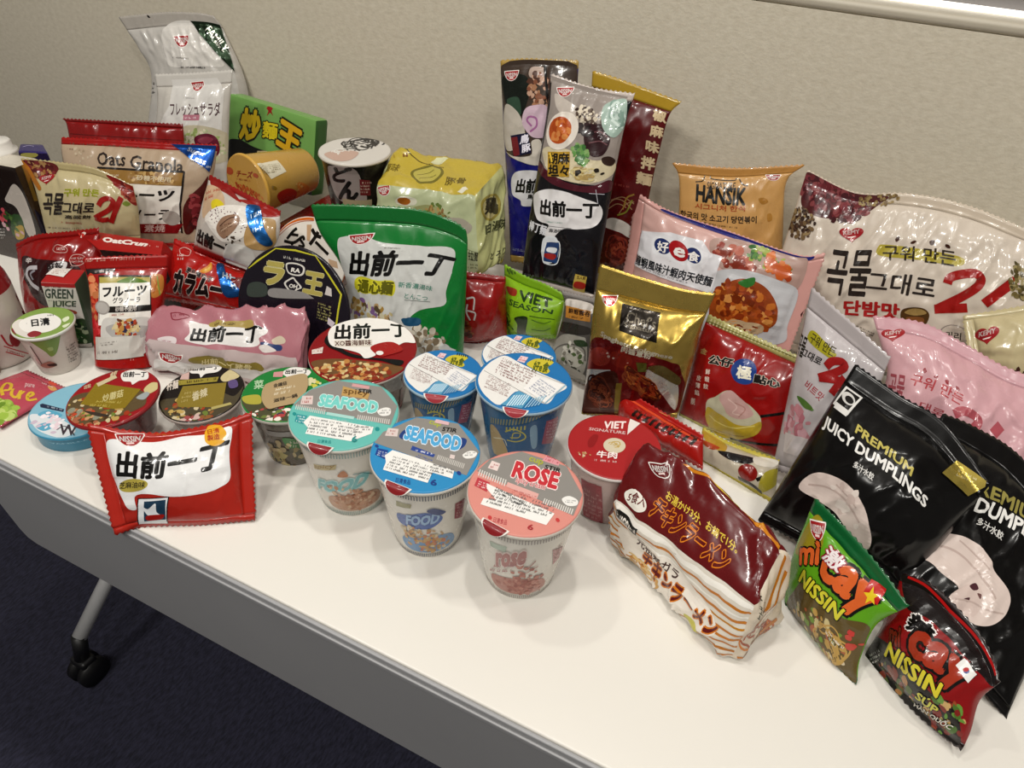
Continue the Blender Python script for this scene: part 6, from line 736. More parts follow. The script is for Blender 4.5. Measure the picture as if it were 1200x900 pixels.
pouch(name='macaroni_pouch', label='bright green stand-up pouch of macaroni in the middle of the table', cat='pouch', o=[-.4198,.355,.72], ax=[.9672,.254,0], ay=[-.0535,.2035,.9776], edges=[[(-.1196,.1732),(-.1127,.1755),(-.0616,.1812),(.0097,.1855),(.0521,.1775),(.067,.169)],[(.067,.169),(.0696,.1503),(.0716,.0675),(.0726,.0098)],[(-.0788,-.008),(.0726,.0098)],[(-.1196,.1732),(-.1088,.1421),(-.0847,.1078),(-.0751,.0701),(-.0788,-.008)]], bulge=.05, seal=(.1,0,0,0), front=.6, doy=1, wr=.0022, pw=.55, seed=42, col='#10702c', sealcol='#0e6428', fin='P', art=[('b','#c5c6c2',[(.1013,.2296),(.1729,.188),(.3134,.1815),(.4286,.2116),(.5624,.2162),(.7211,.2122),(.9057,.1822),(.8953,.3317),(.8887,.36),(.8558,.4738),(.8462,.5692),(.6518,.6225),(.5956,.7022),(.8191,.8077),(.9109,.8722),(.8846,.9155),(.0664,.9256),(.0151,.6119),(.0067,.436)]),('N',(.1754,.245),(.3642,.2211),(.2044,.1782)),('t','#0a0908','出前一丁',(.0815,.4412),(.8359,.3786),(.1711,.2872),.046,None,0),('f','#4a3a2a',(.433,.248),(.619,.2424),(.4358,.238),1,6),('b','#d4ce2c',[(.123,.4671),(.1964,.4405),(.3304,.4521),(.4614,.4481),(.4473,.5337),(.3202,.5315),(.1934,.5387),(.1076,.5247)]),('t','#5c5a10','通心麵',(.1357,.5395),(.4391,.5281),(.1571,.4606),.05,'#e8e040',.05),('t','#3c7a68','新香濃湯味',(.4898,.4825),(.7515,.4885),(.4977,.4482),.015,None,.04),('t','#3c7a68','とんこつ',(.5369,.5466),(.7167,.5553),(.5412,.5158),.015,None,.04),('l','#3a4a44',.6,[(.5374,.5588),(.7398,.5598)]),('s',['#c0a070','#a88440','#d8d0b0','#7a5a8a','#5a4a34','#c8b888'],(.2119,.6555),(.4613,.6571),(.1718,.5847),60,5,12,7),('s',['#7a6a54','#b0a898','#d0c8b8','#9a8a74'],(.7298,.8213),(.881,.8543),(.7221,.7252),50,5,12,4),('b','#1c4a6a',[(.521,.6795),(.5921,.6633),(.6716,.6737),(.6672,.7131),(.5648,.7164)])], parts=[])
block(name='noodle_multipack', label='long pink five-pack of noodles on its side behind the bowls', cat='multipack', corners=[(-.662,.172,.726),(-.478,.232,.726),(-.685,.21,.726),(-.515,.255,.726),(-.6669,.1817,.765),(-.4828,.2373,.765),(-.6789,.2231,.792),(-.4906,.2813,.82)], rad=.014, wr=.0054, seed=43, col='#b4747e', cols={'F': '#b9a8a6', 'T': '#b97882'}, fin='P', art=[('T',[('b','#e2dedb',[(.2727,.4932),(.3607,.4637),(.4619,.5254),(.6034,.51),(.718,.4675),(.7669,.4915),(.7488,.6306),(.7255,.7055),(.7331,.8021),(.6315,.8743),(.4892,.8736),(.3963,.9329),(.3117,.9131),(.2732,.862),(.2939,.7356)]),('t','#0a0908','出前一丁',(.3107,.8893),(.7282,.7387),(.3068,.6078),.046,None,0),('b','#b59c56',[(.401,.4427),(.5026,.4402),(.6414,.395),(.6703,.4599),(.6513,.5168),(.4274,.5419)]),('f','#4a3a14',(.4333,.5404),(.6499,.4994),(.4292,.4638),1,6),('b','#dccfd0',[(.101,.9252),(.1518,.8502),(.2192,.8638),(.2189,1.005),(.1601,1.005),(.1113,1.005)]),('f','#a06068',(.1232,1.005),(.2063,1.005),(.1218,.929),1,4),('c','#7c2030',1.2,[(.138,.3505),(.2558,.3709),(.2393,.4593),(.1718,.5201),(.138,.3505)]),('f','#7c2030',(.1679,.4772),(.2356,.4176),(.1568,.3824),1,3),('p','#cfc8c8',[(.6012,.0767),(.6888,.0333),(.678,.0367),(.5917,.0367)]),('f','#3a3034',(.6911,.0133),(.9252,.0333),(.6822,.0333),1,6),('b','#d8c8b0',[(.803,.6496),(.8449,.5897),(.8855,.6601),(.8792,.7261),(.821,.727)]),('b','#2c3c6a',[(.7422,.767),(.8095,.7304),(.8703,.7602),(.8653,.8573),(.7717,.8567)]),('b','#dcd4d0',[(.7353,.8344),(.7904,.7841),(.8424,.8661),(.7752,.9374)])]),('F',[('b','#c9c4c0',[(.0883,.5194),(.2691,.5162),(.7493,.3628),(1.005,.4133),(1.005,.6433),(.6163,.8278),(.1233,.86)]),('N',(.1016,.6573),(.2681,.5465),(.1049,.3217)),('b','#7a6a2c',[(.3132,.2801),(.4579,.2391),(.6348,.2639),(.7643,.2618),(.7353,.4332),(.5084,.5016),(.3305,.4747)]),('t','#d8c890','出前一丁豬骨',(.3763,.5325),(.6871,.4672),(.3825,.3504),.02,None,.04),('f','#8a7c74',(.2507,.9633),(.57,.7912),(.2628,.6983),2,8)]),('R',[('p','#b97882',[(-.005,.0354),(.8733,.09),(.35,.2333),(.2467,.6633)])])], parts=[])
pouch(name='granola_pouch', label='red fruit granola pouch with a white name panel and a black band', cat='pouch', o=[-.7298,.1578,.72], ax=[.8214,.5703,0], ay=[-.2372,.3416,.9094], edges=[[(.0055,.1256),(.0471,.1265),(.0987,.1262)],[(.0987,.1262),(.0887,.0782),(.0694,-.0037)],[(0,0),(.0694,-.0037)],[(.0055,.1256),(.0074,.0946),(.0041,.0456),(0,0)]], bulge=.04, seal=(.1,0,0,0), front=.55, doy=1, wr=.002, pw=.55, seed=44, col='#a3120e', sealcol='#a3140f', fin='P', art=[('f','#d8a090',(.0154,.0417),(.9413,.0372),(.0267,.0042),1,14),('e','#a8140f',(-.005,.0341),(-.005,.04),(-.005,-.005)),('p','#1c1412',[(-.005,.0975),(.365,.1026),(.3562,.1349),(-.005,.1494)]),('f','#c8b8b0',(.1056,.1409),(.3327,.1376),(.1097,.1107),1,3),('b','#c83820',[(.0226,.1593),(.1004,.1779),(.1303,.4156),(.0654,.6962),(.2097,.7227),(.1381,.779),(.0108,.7555),(-.005,.4581)]),('s',['#d85030','#a81c14','#e89060','#c87848'],(.0706,.3652),(.1303,.373),(.0781,.1604),26,5,13,3),('s',['#c81c24','#d84448'],(.1075,.658),(.2422,.687),(.0773,.5551),18,6,12,4),('b','#c87c34',[(.8197,.1761),(.9585,.1792),(.9688,.3306),(.8502,.3588)]),('c','#d8a050',1.4,[(.8483,.2096),(.9581,.3299)]),('c','#b86020',1.4,[(.9127,.178),(.8676,.3261)]),('c','#8aa040',1.2,[(.8896,.1774),(.9496,.3463)]),('p','#ece8e0',[(.1521,.159),(.8075,.1726),(.8502,.4255),(.8949,.631),(.1448,.604)]),('p','#141010',[(.1524,.1557),(.8117,.1694),(.8143,.1858),(.1509,.1724)]),('p','#b8a850',[(.1608,.1727),(.805,.1856),(.8119,.2285),(.1575,.2262)]),('b','#5a7a2c',[(.3983,.2261),(.538,.1795),(.5858,.1819),(.7814,.2279)]),('l','#141010',.8,[(.1568,.1625),(.1584,.5519)]),('l','#141010',.8,[(.808,.1758),(.8502,.4255)]),('t','#141212','フルーツ',(.2144,.3477),(.7766,.3365),(.2116,.2674),.045,None,.04),('t','#2a2624','グラノーラ',(.3538,.4071),(.7168,.4012),(.3485,.3573),.025,None,.04),('p','#18120e',[(.13,.4361),(.8617,.426),(.8708,.4802),(.1298,.4926)]),('t','#c8c0b8','砂糖不使用',(.4019,.479),(.6808,.4732),(.3969,.4357),.02,None,.04),('p','#e4dcd0',[(.3081,.4989),(.6707,.4862),(.6766,.5231),(.3104,.5292)]),('f','#a84438',(.352,.524),(.6508,.5157),(.349,.4922),1,6),('e','#9a948e',(.2044,.4438),(.3121,.4486),(.1964,.3813)),('e','#b0aaa4',(.2044,.4438),(.29,.4485),(.1967,.3948)),('b','#c9c5bf',[(.2238,.5504),(.5152,.5416),(.8584,.5437),(.9054,.7005),(.8339,.8684),(.4612,.8737),(.2093,.7576)]),('b','#a8a4a0',[(.2715,.6178),(.4942,.5832),(.7502,.6061),(.8718,.6294),(.8136,.7112),(.5637,.7362),(.3649,.7017)]),('s',['#8a3c1c','#c89048','#d8b878','#5a2c14','#b84428','#e0cc9c','#2c2844'],(.565,.6261),(.7674,.6406),(.5552,.5505),80,3,8,5),('p','#c5c0b8',[(.0845,.7123),(.7624,.6914),(.8365,.8896),(.0761,.9239)]),('f','#5a5048',(.1914,.7935),(.4558,.7697),(.1924,.7549),2,4),('f','#5a5048',(.1313,.8773),(.4604,.8528),(.1348,.8359),1,3),('p','#a8120e',[(.0605,.9331),(.9324,.8985),(1.0021,.9992),(.0411,.9868)]),('f','#d8a098',(.6606,.9292),(.7268,.9285),(.658,.8977),1,1)], parts=[])
pouch(name='noodle_packet', label='red noodle bag with a white letter band, behind the green juice carton', cat='packet', o=[-.8366,.2033,.72], ax=[.9725,.2328,0], ay=[-.1056,.4411,.8912], edges=[[(-.074,.0872),(-.0452,.1026),(.0034,.1142),(.0431,.1241)],[(.0431,.1241),(.0576,-.0077)],[(-.0555,-.0166),(.0576,-.0077)],[(-.074,.0872),(-.0555,-.0166)]], bulge=.045, seal=(.05,.04,0,0), front=.5, doy=0, wr=.003, pw=.55, seed=45, col='#8e100e', sealcol='#8e100e', fin='P', art=[('c','#d0a098',.9,[(.5364,.1636),(.5962,.1198),(.6911,.1534),(.6916,.1991),(.5985,.1942),(.5364,.1636)]),('f','#e0b8b0',(.5628,.1797),(.6787,.1856),(.5532,.1363),1,2),('b','#2c0a0c',[(.1449,.1961),(.384,.2514),(.7704,.3032),(.8408,.432),(.5969,.5939),(.4375,.7341),(.2896,.6386),(.1843,.41)]),('c','#b8b4b8',5,[(.3926,.3376),(.2854,.3418),(.2536,.3982),(.3005,.4996),(.3969,.5586)]),('c','#8a8890',2.4,[(.3679,.3656),(.3185,.4025),(.3348,.4613)]),('t','#d8d0cc','辛',(.222,.2789),(.3244,.2903),(.2154,.2236),.03,None,.04),('b','#c8c4c4',[(.5325,.3314),(.6136,.2871),(.714,.3005),(.6976,.3726),(.5558,.3877)]),('t','#1c1414','麻辣',(.5121,.3778),(.6783,.3719),(.5121,.2973),.04,None,.04),('s',['#c8342c','#e0d0c8'],(.8233,.0364),(.8929,.0517),(.825,.0186),5,3,6,3),('c','#d8a8a0',.8,[(.731,.2741),(.7643,.2307),(.8555,.2325),(.8998,.2742),(.8592,.3254),(.7806,.3307),(.731,.2741)]),('f','#e0c0b8',(.7521,.3059),(.8923,.3128),(.747,.2442),2,2)], parts=[])
block(name='snack_carton', label='long red carton with white rounded letters lying behind the red pouches', cat='carton', corners=[(-.78,.262,.722),(-.715,.285,.722),(-.8,.32,.722),(-.72,.34,.722),(-.7865,.2455,.818),(-.713,.2734,.818),(-.8546,.2652,.82),(-.7344,.2987,.82)], rad=.003, wr=0, seed=46, col='#a8140f', cols={'F': '#2a1210'}, fin='K', art=[('T',[('t','#e8dcd4','OatCrun',(.2165,.5626),(.772,.5392),(.2875,.2923),.06,None,.04),('f','#d89088',(.7964,.5492),(.9332,.5426),(.8046,.3985),1,3)]),('F',[('s',['#3a1c18','#1c0c0a','#4a2a24','#100808'],(.5037,-.005),(1.005,-.005),(.5523,-.005),60,5,10,3),('s',['#5a4a20'],(1.005,-.005),(1.005,-.005),(1.005,-.005),6,4,9,3)])], parts=[])
block(name='juice_carton', label='small green juice carton with a red top and white label sticker', cat='carton', corners=[(-.7918,.1605,.7233),(-.7591,.1797,.7207),(-.809,.1897,.7229),(-.7764,.2089,.7204),(-.7871,.1644,.8135),(-.7544,.1836,.8109),(-.8043,.1936,.8131),(-.7717,.2128,.8106)], rad=.0025, wr=0, seed=47, col='#c9c5bd', cols={'T': '#b01c1c', 'R': '#4a5a44'}, fin='K', art=[('F',[('p','#a81a1c',[(-.005,.0061),(1.005,-.005),(1.005,.0603),(0,.0611)]),('f','#7a3430',(.0981,.0812),(.7732,.0783),(.1227,.0416),1,6),('t','#2c3a30','GREEN',(.0088,.2367),(.8257,.2239),(.0876,.0983),.03,None,.04),('f','#6a6a60',(.0771,.2909),(.8483,.2805),(.0985,.256),1,7),('t','#2c3a30','JUICE',(.1276,.3875),(.8265,.3679),(.195,.2761),.03,None,.04),('b','#8a3c28',[(.1899,.4206),(.4871,.3832),(.8014,.4124),(.7762,.457),(.4472,.4515)]),('b','#24401c',[(.3718,.6765),(.7254,.5472),(1.005,.5486),(1.005,.7977),(1.005,.9147),(.3433,.9222)]),('s',['#1c4a1c','#3a6a2c','#10301a','#a8b894'],(.7367,.7273),(1.005,.7977),(.8219,.5743),30,4,11,3),('f','#8a8a80',(.0708,.9944),(.9305,.9938),(.0935,.9597),1,7)]),('R',[('b','#2c4a28',[(.0784,.2083),(.2664,.6048),(.0515,.9502),(-.005,.8435),(-.005,.4229)])])], parts=[('label_sticker','M','T',[('p','#dcd6d0',[(-.005,.5),(.0655,.0467),(.5983,.0333),(.5627,.6467)]),('f','#b08880',(.1482,.4702),(.5462,.519),(.1592,.036),4,3)])])
cup(name='small_cup', label='small white cup with a green lid in front of the juice carton', cat='cup', o=[-.7654,.1392,.7197], axis=[0,0,1], front=[.8901,-.4557,0], prof=[(0,0),(.0209,0),(.0221,.0018),(.0294,.054),(.03,.0564),(.0316,.057),(.0316,.0591),(.0311,.06)], span=200, r=.0316, lax=[.5594,.8289,0], lay=[-.8289,.5594,0], dome=0, col='#cfc8c0', lidcol='#8aa850', rimcol='#d8d8d0', fin='P', lidfin='K', art=[('b','#7a9a44',[(.2819,.0288),(.4876,.01),(.6211,-.001),(.5913,.1581),(.5145,.4249),(.4367,.5025),(.4035,.3669),(.3298,.1622)]),('b','#a8c078',[(.4402,.2833),(.4884,.2861),(.4856,.3567),(.4452,.3587)]),('c','#5a4a40',1.6,[(.271,.2199),(.2776,.5124),(.274,.7657)]),('b','#a87868',[(.2457,.7234),(.391,.6122),(.4536,.7359),(.322,.7841)]),('b','#3a2420',[(.3506,.6821),(.4427,.6803),(.4516,.7451),(.3608,.7339)]),('b','#9a2a2c',[(.1468,-.0024),(.2458,-.005),(.2833,.05),(.2333,.05)]),('f','#3a3430',(.6039,.792),(.7626,.8276),(.625,.3788),7,2)], lid=[('b','#d8d2ca',[(.0255,.3695),(.1639,.2333),(.3629,.4646),(.4075,.7527),(.3371,.978),(.1964,.8778),(.06,.6503)]),('b','#e9e6e0',[(.1613,.3),(.3764,.197),(.6181,.243),(.7829,.53),(.7347,.7778),(.5192,.8721),(.2605,.7471),(.1377,.5235)]),('t','#141414','日清',(.3273,.5816),(.6076,.65),(.3248,.3239),.04,None,.04),('f','#4a4a44',(.5512,.3362),(.7455,.4085),(.5565,.2484),1,4),('f','#6a6a60',(.2432,.4743),(.3029,.4695),(.2467,.3952),1,2),('c','#7a2428',3,[(.0069,.4935),(.0556,.7775),(.023,.8895)]),('b','#8a2c30',[(.2433,.8039),(.3492,.7376),(.4609,.857),(.3974,.943),(.2818,.9192)]),('b','#d8e0c0',[(.8125,.5442),(.9093,.487),(.9162,.5939),(.8346,.6574)]),('b','#d8e0c0',[(.7955,.7736),(.9204,.7333),(.8979,.823),(.8198,.8522)])], parts=[], has_lid=True)
pouch(name='gummy_pouch', label='pink fruit gummy pouch with yellow script lying flat at the left edge', cat='pouch', o=[-.7651,.0963,.724], ax=[.9295,.3689,0], ay=[-.3688,.9293,-.0212], edges=[[(-.0121,.0193),(.0499,-.0064)],[(.0499,-.0064),(.0208,-.079)],[(-.0605,-.0436),(.0208,-.079)],[(-.0121,.0193),(-.0605,-.0436)]], bulge=.012, seal=(.05,.05,0,0), front=.7, doy=0, wr=.001, pw=.55, seed=49, col='#c04c5c', sealcol='#c04c5c', fin='P', art=[('c','#e0b838',3.2,[(.5629,.6147),(.4093,.5297),(.3046,.4065),(.4175,.4062),(.5157,.4912),(.4755,.5444)]),('c','#e0b838',3,[(.5336,.4502),(.6331,.5418),(.7301,.5424),(.6498,.4195)]),('c','#e0b838',3,[(.6498,.4195),(.7876,.5436)]),('c','#e0b838',3,[(.7218,.4821),(.704,.4024)]),('c','#e0b838',3,[(.8315,.4522),(.8385,.3743),(.7813,.3609),(.7996,.4287),(.8837,.4783),(.9373,.394)]),('t','#e8c0c0','pure',(.6223,.349),(.7489,.2983),(.5073,.2671),.02,None,.04),('b','#8aa83c',[(.648,.7158),(.6954,.6403),(.8532,.6503),(.9668,.7179),(.9601,.853),(.9586,.9669)]),('s',['#a8c850','#c8dc78','#6a8a2c','#98b848'],(.8,.7766),(.9445,.698),(.637,.6802),30,8,16,4),('b','#e0a860',[(.7677,.1238),(.8038,.0675),(.9418,.0976),(.9124,.1622)]),('f','#e8c8c8',(.6257,.1442),(.9252,.1147),(.5631,.0978),1,4),('b','#d8503c',[(.6048,.0093),(.7711,-.005),(.801,.0423),(.7102,.0784)])], parts=[])
cup(name='drink_bottle', label='white drink bottle with a red shoulder and white cap, cut by the left edge', cat='bottle', o=[-.8405,.1213,.72], axis=[0,0,1], front=[.9137,-.4065,0], prof=[(0,0),(.0333,0),(.0363,.0025),(.037,.0063),(.037,.09),(.0355,.1025),(.0229,.14),(.0185,.1525),(.0155,.1588),(.0155,.1775),(.0141,.1812),(0,.1825)], span=200, r=.037, lax=[.8963,.4434,0], lay=[-.4434,.8963,0], dome=0, col='#cdc2ba', lidcol='#ccc', fin='P', lidfin='P', art=[('p','#7c1a24',[(.8461,.5951),(.8767,.5767),(.86,.7767),(.8648,.7394)]),('e','#c8b0a8',(.86,.656),(.8467,.6467),(.86,.6316)),('p','#2a1a1c',[(.89,.7134),(.83,.6967),(.83,.73),(.92,.7586)]),('l','#b8242c',1.2,[(.5206,.8298),(.7088,.9798)]),('l','#b8242c',1.2,[(.5149,.8724),(.68,.9967)]),('f','#a83a3c',(.5114,.8639),(.68,.9967),(.5182,.8409),1,5),('c','#a8242c',2,[(.5384,.7485),(.5533,.8266),(.5878,.8548)]),('b','#8e1c24',[(.5991,.7712),(.6653,.7707),(.684,.8234),(.6237,.8701),(.5804,.837)])], lid=[], parts=[], has_lid=False)
cup(name='tan_cup', label='small tan cup bottom just visible at the left edge beneath the bottle', cat='cup', o=[-.8269,.079,.72], axis=[0,0,1], front=[.9281,-.3723,0], prof=[(0,0),(.0225,0),(.024,.0015),(.0285,.045),(.03,.0465),(.03,.049),(.0294,.05)], span=200, r=.03, lax=[.8963,.4434,0], lay=[-.4434,.8963,0], dome=0, col='#a88464', lidcol='#b8a088', rimcol='#c0a890', fin='P', lidfin='P', art=[], lid=[], parts=[], has_lid=True)
block(name='drink_carton', label='dark fruit drink carton with a white screw cap at the left edge', cat='carton', corners=[(-1.0732,.2717,.7176),(-.9575,.2837,.7225),(-1.077,.3081,.7173),(-.9612,.3202,.7222),(-1.0795,.2724,.864),(-.9637,.2844,.8689),(-1.0832,.3089,.8637),(-.9675,.3209,.8685)], rad=.003, wr=0, seed=52, col='#2a1c16', cols={'T': '#c8c0b0', 'R': '#3a2a18'}, fin='P', art=[('F',[('p','#1c120e',[(.5936,.0314),(1.005,-.005),(1.005,.6584),(.2594,.7538)]),('b','#b8b0a8',[(.7113,.2755),(.8878,.1644),(.9678,.28),(.9065,.6432),(.7624,.6829),(.7615,.4162),(.6241,.3596)]),('b','#2a4a24',[(.6087,.5114),(.771,.4899),(.7108,.6707),(.4969,.7203)]),('s',['#a83440','#6a2030','#c8505c'],(.4752,.51),(.5431,.5201),(.5187,.4476),8,7,14,3),('b','#b89a3c',[(.5886,.6293),(.7342,.59),(.6824,.7138),(.5345,.7546)]),('s',['#4a6a2c','#2c4a1c','#c8a0a8'],(.5513,.5957),(.692,.6538),(.6229,.4906),20,4,10,5),('f','#c8c4c0',(.2283,.7983),(.3312,.7836),(.3039,.6684),4,3)]),('R',[('p','#8a6a24',[(.2924,-.005),(.4467,-.005),(.3575,.3477),(.2167,.3338)]),('p','#b87c30',[(.3267,-.005),(.5233,-.005),(.4167,.1365),(.264,.1757)]),('p','#141028',[(.1027,.3959),(.2689,.4877),(.1849,.6507),(-.005,.6267)])])], parts=[('screw_cap','M','CAP',[('e','#d8d4cc',(.419,.05),(.5797,.0667),(.4333,.2))])])
block(name='drink_carton', label='purple topped carton behind the dark drink carton', cat='carton', corners=[(-1.0923,.3683,.722),(-1.0529,.3889,.722),(-1.1196,.3927,.722),(-1.0912,.4088,.722),(-1.0923,.3683,.835),(-1.0529,.3889,.835),(-1.1196,.3927,.835),(-1.0912,.4088,.835)], rad=.003, wr=0, seed=53, col='#2a2052', cols={'T': '#2c2460', 'F': '#241a3c'}, fin='P', art=[('T',[('c','#a8a0c0',1.6,[(.1526,.4177),(.371,.2516),(.594,.3172)])]),('F',[('b','#a8a050',[(.1033,.0185),(.5009,-.005),(.6458,.023),(.4884,.0631),(.1183,.0686)])])], parts=[])
pouch(name='cereal_pouch', label='small cream pouch with red number 21, left of the oats granola bag', cat='pouch', o=[-.8766,.2984,.78], ax=[.9287,.3709,0], ay=[-.0852,.2132,.9733], edges=[[(-.0758,.1024),(-.0211,.101),(.0231,.0967),(.068,.0785)],[(.068,.0785),(.0699,.0498),(.0671,.0093)],[(-.062,-.0063),(.0671,.0093)],[(-.0758,.1024),(-.0643,.0641),(-.062,-.0063)]], bulge=.035, seal=(.09,.03,0,0), front=.55, doy=0, wr=.0024, pw=.55, seed=54, col='#c4b68c', sealcol='#a89a70', fin='P', art=[('b','#5c1c1c',[(.004,.0164),(.2846,.0138),(.3058,.1199),(.2263,.1939),(.1019,.21),(.0214,.1352)]),('s',['#6c2426','#8a5a30','#4a1416','#a88050'],(.1425,.0985),(.288,.1222),(.1507,.0091),90,3,7,3),('b','#b06c1c',[(-.0007,.0281),(.0257,.0469),(.1102,.2955),(.0718,.3448),(.0067,.207)]),('K',(.0933,.298),(.2555,.255),(.1307,.163)),('t','#8a9020','구워 만든',(.3565,.3861),(.6852,.3446),(.3707,.2948),.035,'#c8c060',.03),('t','#241c18','곡물',(.0568,.6379),(.2939,.6135),(.128,.3802),.03,None,.04),('t','#241c18','그대로',(.3009,.6009),(.615,.5786),(.3372,.4567),.03,None,.04),('t','#2a241c','高粱餅',(.3176,.6655),(.5753,.6605),(.3335,.6153),.02,None,.04),('f','#a85a40',(.2537,.739),(.5851,.7495),(.267,.6935),1,8),('f','#5a4c38',(.061,.8138),(.5285,.8175),(.0743,.7765),1,14),('b','#7a1812',[(.7503,.0393),(.8943,-.005),(1.005,-.005),(1.005,.3328),(.96,.3183),(.8892,.1731)]),('s',['#8a2c20','#5a1410','#a8503c'],(.9386,.1402),(1.005,.1929),(.9288,-.005),30,4,9,5),('b','#6a7a2c',[(.8893,.3655),(.9234,.3035),(.9592,.3351),(.9267,.3903)]),('p','#b0a078',[(.9632,.5537),(1.005,.513),(1.005,.8469),(.9318,.8024)]),('c','#9c1814',6,[(.6783,.4653),(.7173,.3777),(.7861,.3256),(.8164,.3816),(.7595,.5124),(.6238,.644)]),('c','#9c1814',6,[(.6238,.644),(.692,.6648),(.7649,.6398)]),('l','#9c1814',6,[(.8861,.2624),(.7748,.6982)])], parts=[], group='cereal pouches with a heart logo')
pouch(name='granola_pouch', label='tan and red oats granola bag with a blue corner banner', cat='pouch', o=[-.8606,.343,.76], ax=[.9318,.3629,0], ay=[-.1305,.3351,.9331], edges=[[(-.087,.1354),(-.0146,.1376),(.0637,.1391),(.1281,.1422)],[(.1281,.1422),(.1203,.1038),(.1034,.0575),(.0911,.0049)],[(-.0719,-.0086),(.0911,.0049)],[(-.087,.1354),(-.088,.1027),(-.0719,-.0086)]], bulge=.045, seal=(.05,.03,0,0), front=.5, doy=0, wr=.002, pw=.55, seed=55, col='#a8937c', sealcol='#a01512', fin='P', art=[('f','#5a4a3c',(.0604,.056),(.836,.0706),(.0562,.0321),1,18),('t','#2a211c','Oats',(.2714,.227),(.4576,.2223),(.2603,.1125),.025,None,.04),('t','#2a211c','Granola',(.4964,.2367),(.8276,.2607),(.4824,.1228),.025,None,.04),('f','#6a3c30',(.0493,.1049),(.1101,.1047),(.0476,.088),1,2),('p','#1a1412',[(.2652,.241),(.8328,.2426),(.8429,.2638),(.2684,.2613)]),('p','#967038',[(.2792,.2605),(.8395,.2639),(.8544,.3888),(.3906,.3748)]),('s',['#b08c50','#7a5424','#c8a468'],(.6416,.3229),(.8102,.3338),(.6352,.2735),60,3,8,3),('t','#d8c8a8','砂糖不使用',(.5452,.347),(.7662,.3536),(.5425,.2975),.02,None,.04),('f','#d8c0a8',(.3552,.3281),(.4536,.3215),(.3541,.3005),1,4),('p','#d9d3ca',[(.391,.3836),(.855,.3925),(.8857,.8423),(.5405,.7844)]),('p','#16110f',[(.8311,.2462),(.843,.2495),(.897,.8617),(.8827,.8576)]),('t','#181514','フルーツ',(.3309,.537),(.799,.5401),(.3385,.4341),.045,None,.04),('t','#2a2522','グラノーラ',(.3003,.7347),(.7758,.727),(.324,.6262),.035,None,.04),('p','#7a1014',[(.5659,.7653),(.8981,.7667),(.8567,.8609),(.5487,.8598)]),('t','#d8b8b0','素焼',(.5983,.8441),(.7556,.8442),(.6092,.7741),.02,None,.04),('e','#9a928a',(.8097,.7086),(.8764,.7191),(.8073,.6376)),('b','#4a1210',[(.8903,.5785),(.9559,.3879),(.9843,.312),(.9872,.7702),(.914,.8621)]),('s',['#6a1a20','#8a3438','#3a0c0e'],(.9652,.656),(.9986,.6772),(.9368,.4645),30,6,13,5),('s',['#b8a890','#98866c'],(.155,.1663),(.2357,.1784),(.1275,.0659),12,3,6,4)], parts=[('blue_banner','F',[('p','#1c4c9a',[(.7071,-.005),(.9978,.0054),(.9892,.1935),(.9839,.253),(.9484,.2037)]),('t','#d0d8e8','Sugar',(.8175,.0678),(.9373,.1161),(.8241,.0235),.02,None,.04),('t','#d0d8e8','Less',(.8607,.1361),(.9516,.1859),(.8651,.0836),.02,None,.04),('f','#d0d8e8',(.9277,.2132),(.9769,.2207),(.9286,.1777),1,3)])])
pouch(name='granola_pouch', label='dark red pouch top sticking up behind the oats granola bag', cat='pouch', o=[-.9117,.392,.77], ax=[.9335,.3586,0], ay=[-.0995,.259,.9608], edges=[[(-.084,.1275),(.0892,.1329)],[(.0892,.1329),(.0859,.0072)],[(-.0811,-.0068),(.0859,.0072)],[(-.084,.1275),(-.0784,.1123),(-.0811,-.0068)]], bulge=.02, seal=(.05,.03,0,0), front=.5, doy=0, wr=.002, pw=.55, seed=56, col='#7c1212', sealcol='#701010', fin='P', art=[('s',['#c8a098'],(.7681,.0613),(.8165,.0672),(.7665,.0419),4,2,4,3),('l','#4a0808',.8,[(.0193,.1611),(.9866,.1638)])], parts=[])
pouch(name='salad_bag', label='front white salad pouch with a purple dot, standing behind the granola', cat='pouch', o=[-.8646,.4568,.795], ax=[.9682,.2502,0], ay=[-.0862,.3335,.9388], edges=[[(-.0441,.1561),(.0138,.1637),(.0747,.1736)],[(.0747,.1736),(.0695,.1163),(.0644,.0081)],[(-.0605,-.0076),(.0644,.0081)],[(-.0441,.1561),(-.0425,.1145),(-.0605,-.0076)]], bulge=.035, seal=(.1,.03,0,0), front=.5, doy=0, wr=.0022, pw=.55, seed=57, col='#b7b2aa', sealcol='#bdb9b2', fin='P', art=[('p','#c9c6c1',[(.2128,.042),(.809,.0479),(.9362,.162),(.9437,.4864),(.1323,.4022),(.2361,.262)]),('N',(.4956,.1517),(.6752,.1479),(.455,.066)),('f','#8a8480',(.4333,.2047),(.7089,.2229),(.4286,.192),1,8),('t','#4a3438','フレッシュサラダ',(.2738,.3421),(.9353,.3653),(.2412,.2306),.02,None,.04),('p','#a86a78',[(.4586,.3392),(.6794,.3465),(.683,.3934),(.4643,.3867)]),('f','#e0d0d4',(.4886,.3795),(.6675,.3851),(.4823,.351),1,7),('b','#b0a890',[(.4749,.4423),(.9882,.5027),(.9908,.7398),(.4923,.7312)]),('s',['#c8c0a8','#d0ccb8','#8a9a5c','#a8b088'],(.7513,.5917),(.976,.6282),(.7201,.465),110,3,9,3),('b','#5a1428',[(.6356,.5572),(.7018,.5116),(.8124,.5083),(.8978,.5479),(.9298,.6273),(.9008,.6902),(.774,.7036)]),('b','#7a2c3c',[(.6822,.5584),(.7702,.5291),(.8572,.5548),(.7733,.5922)]),('f','#4a4440',(.2703,-.005),(.3078,-.005),(.2732,-.005),1,1)], parts=[], group='white salad pouches')
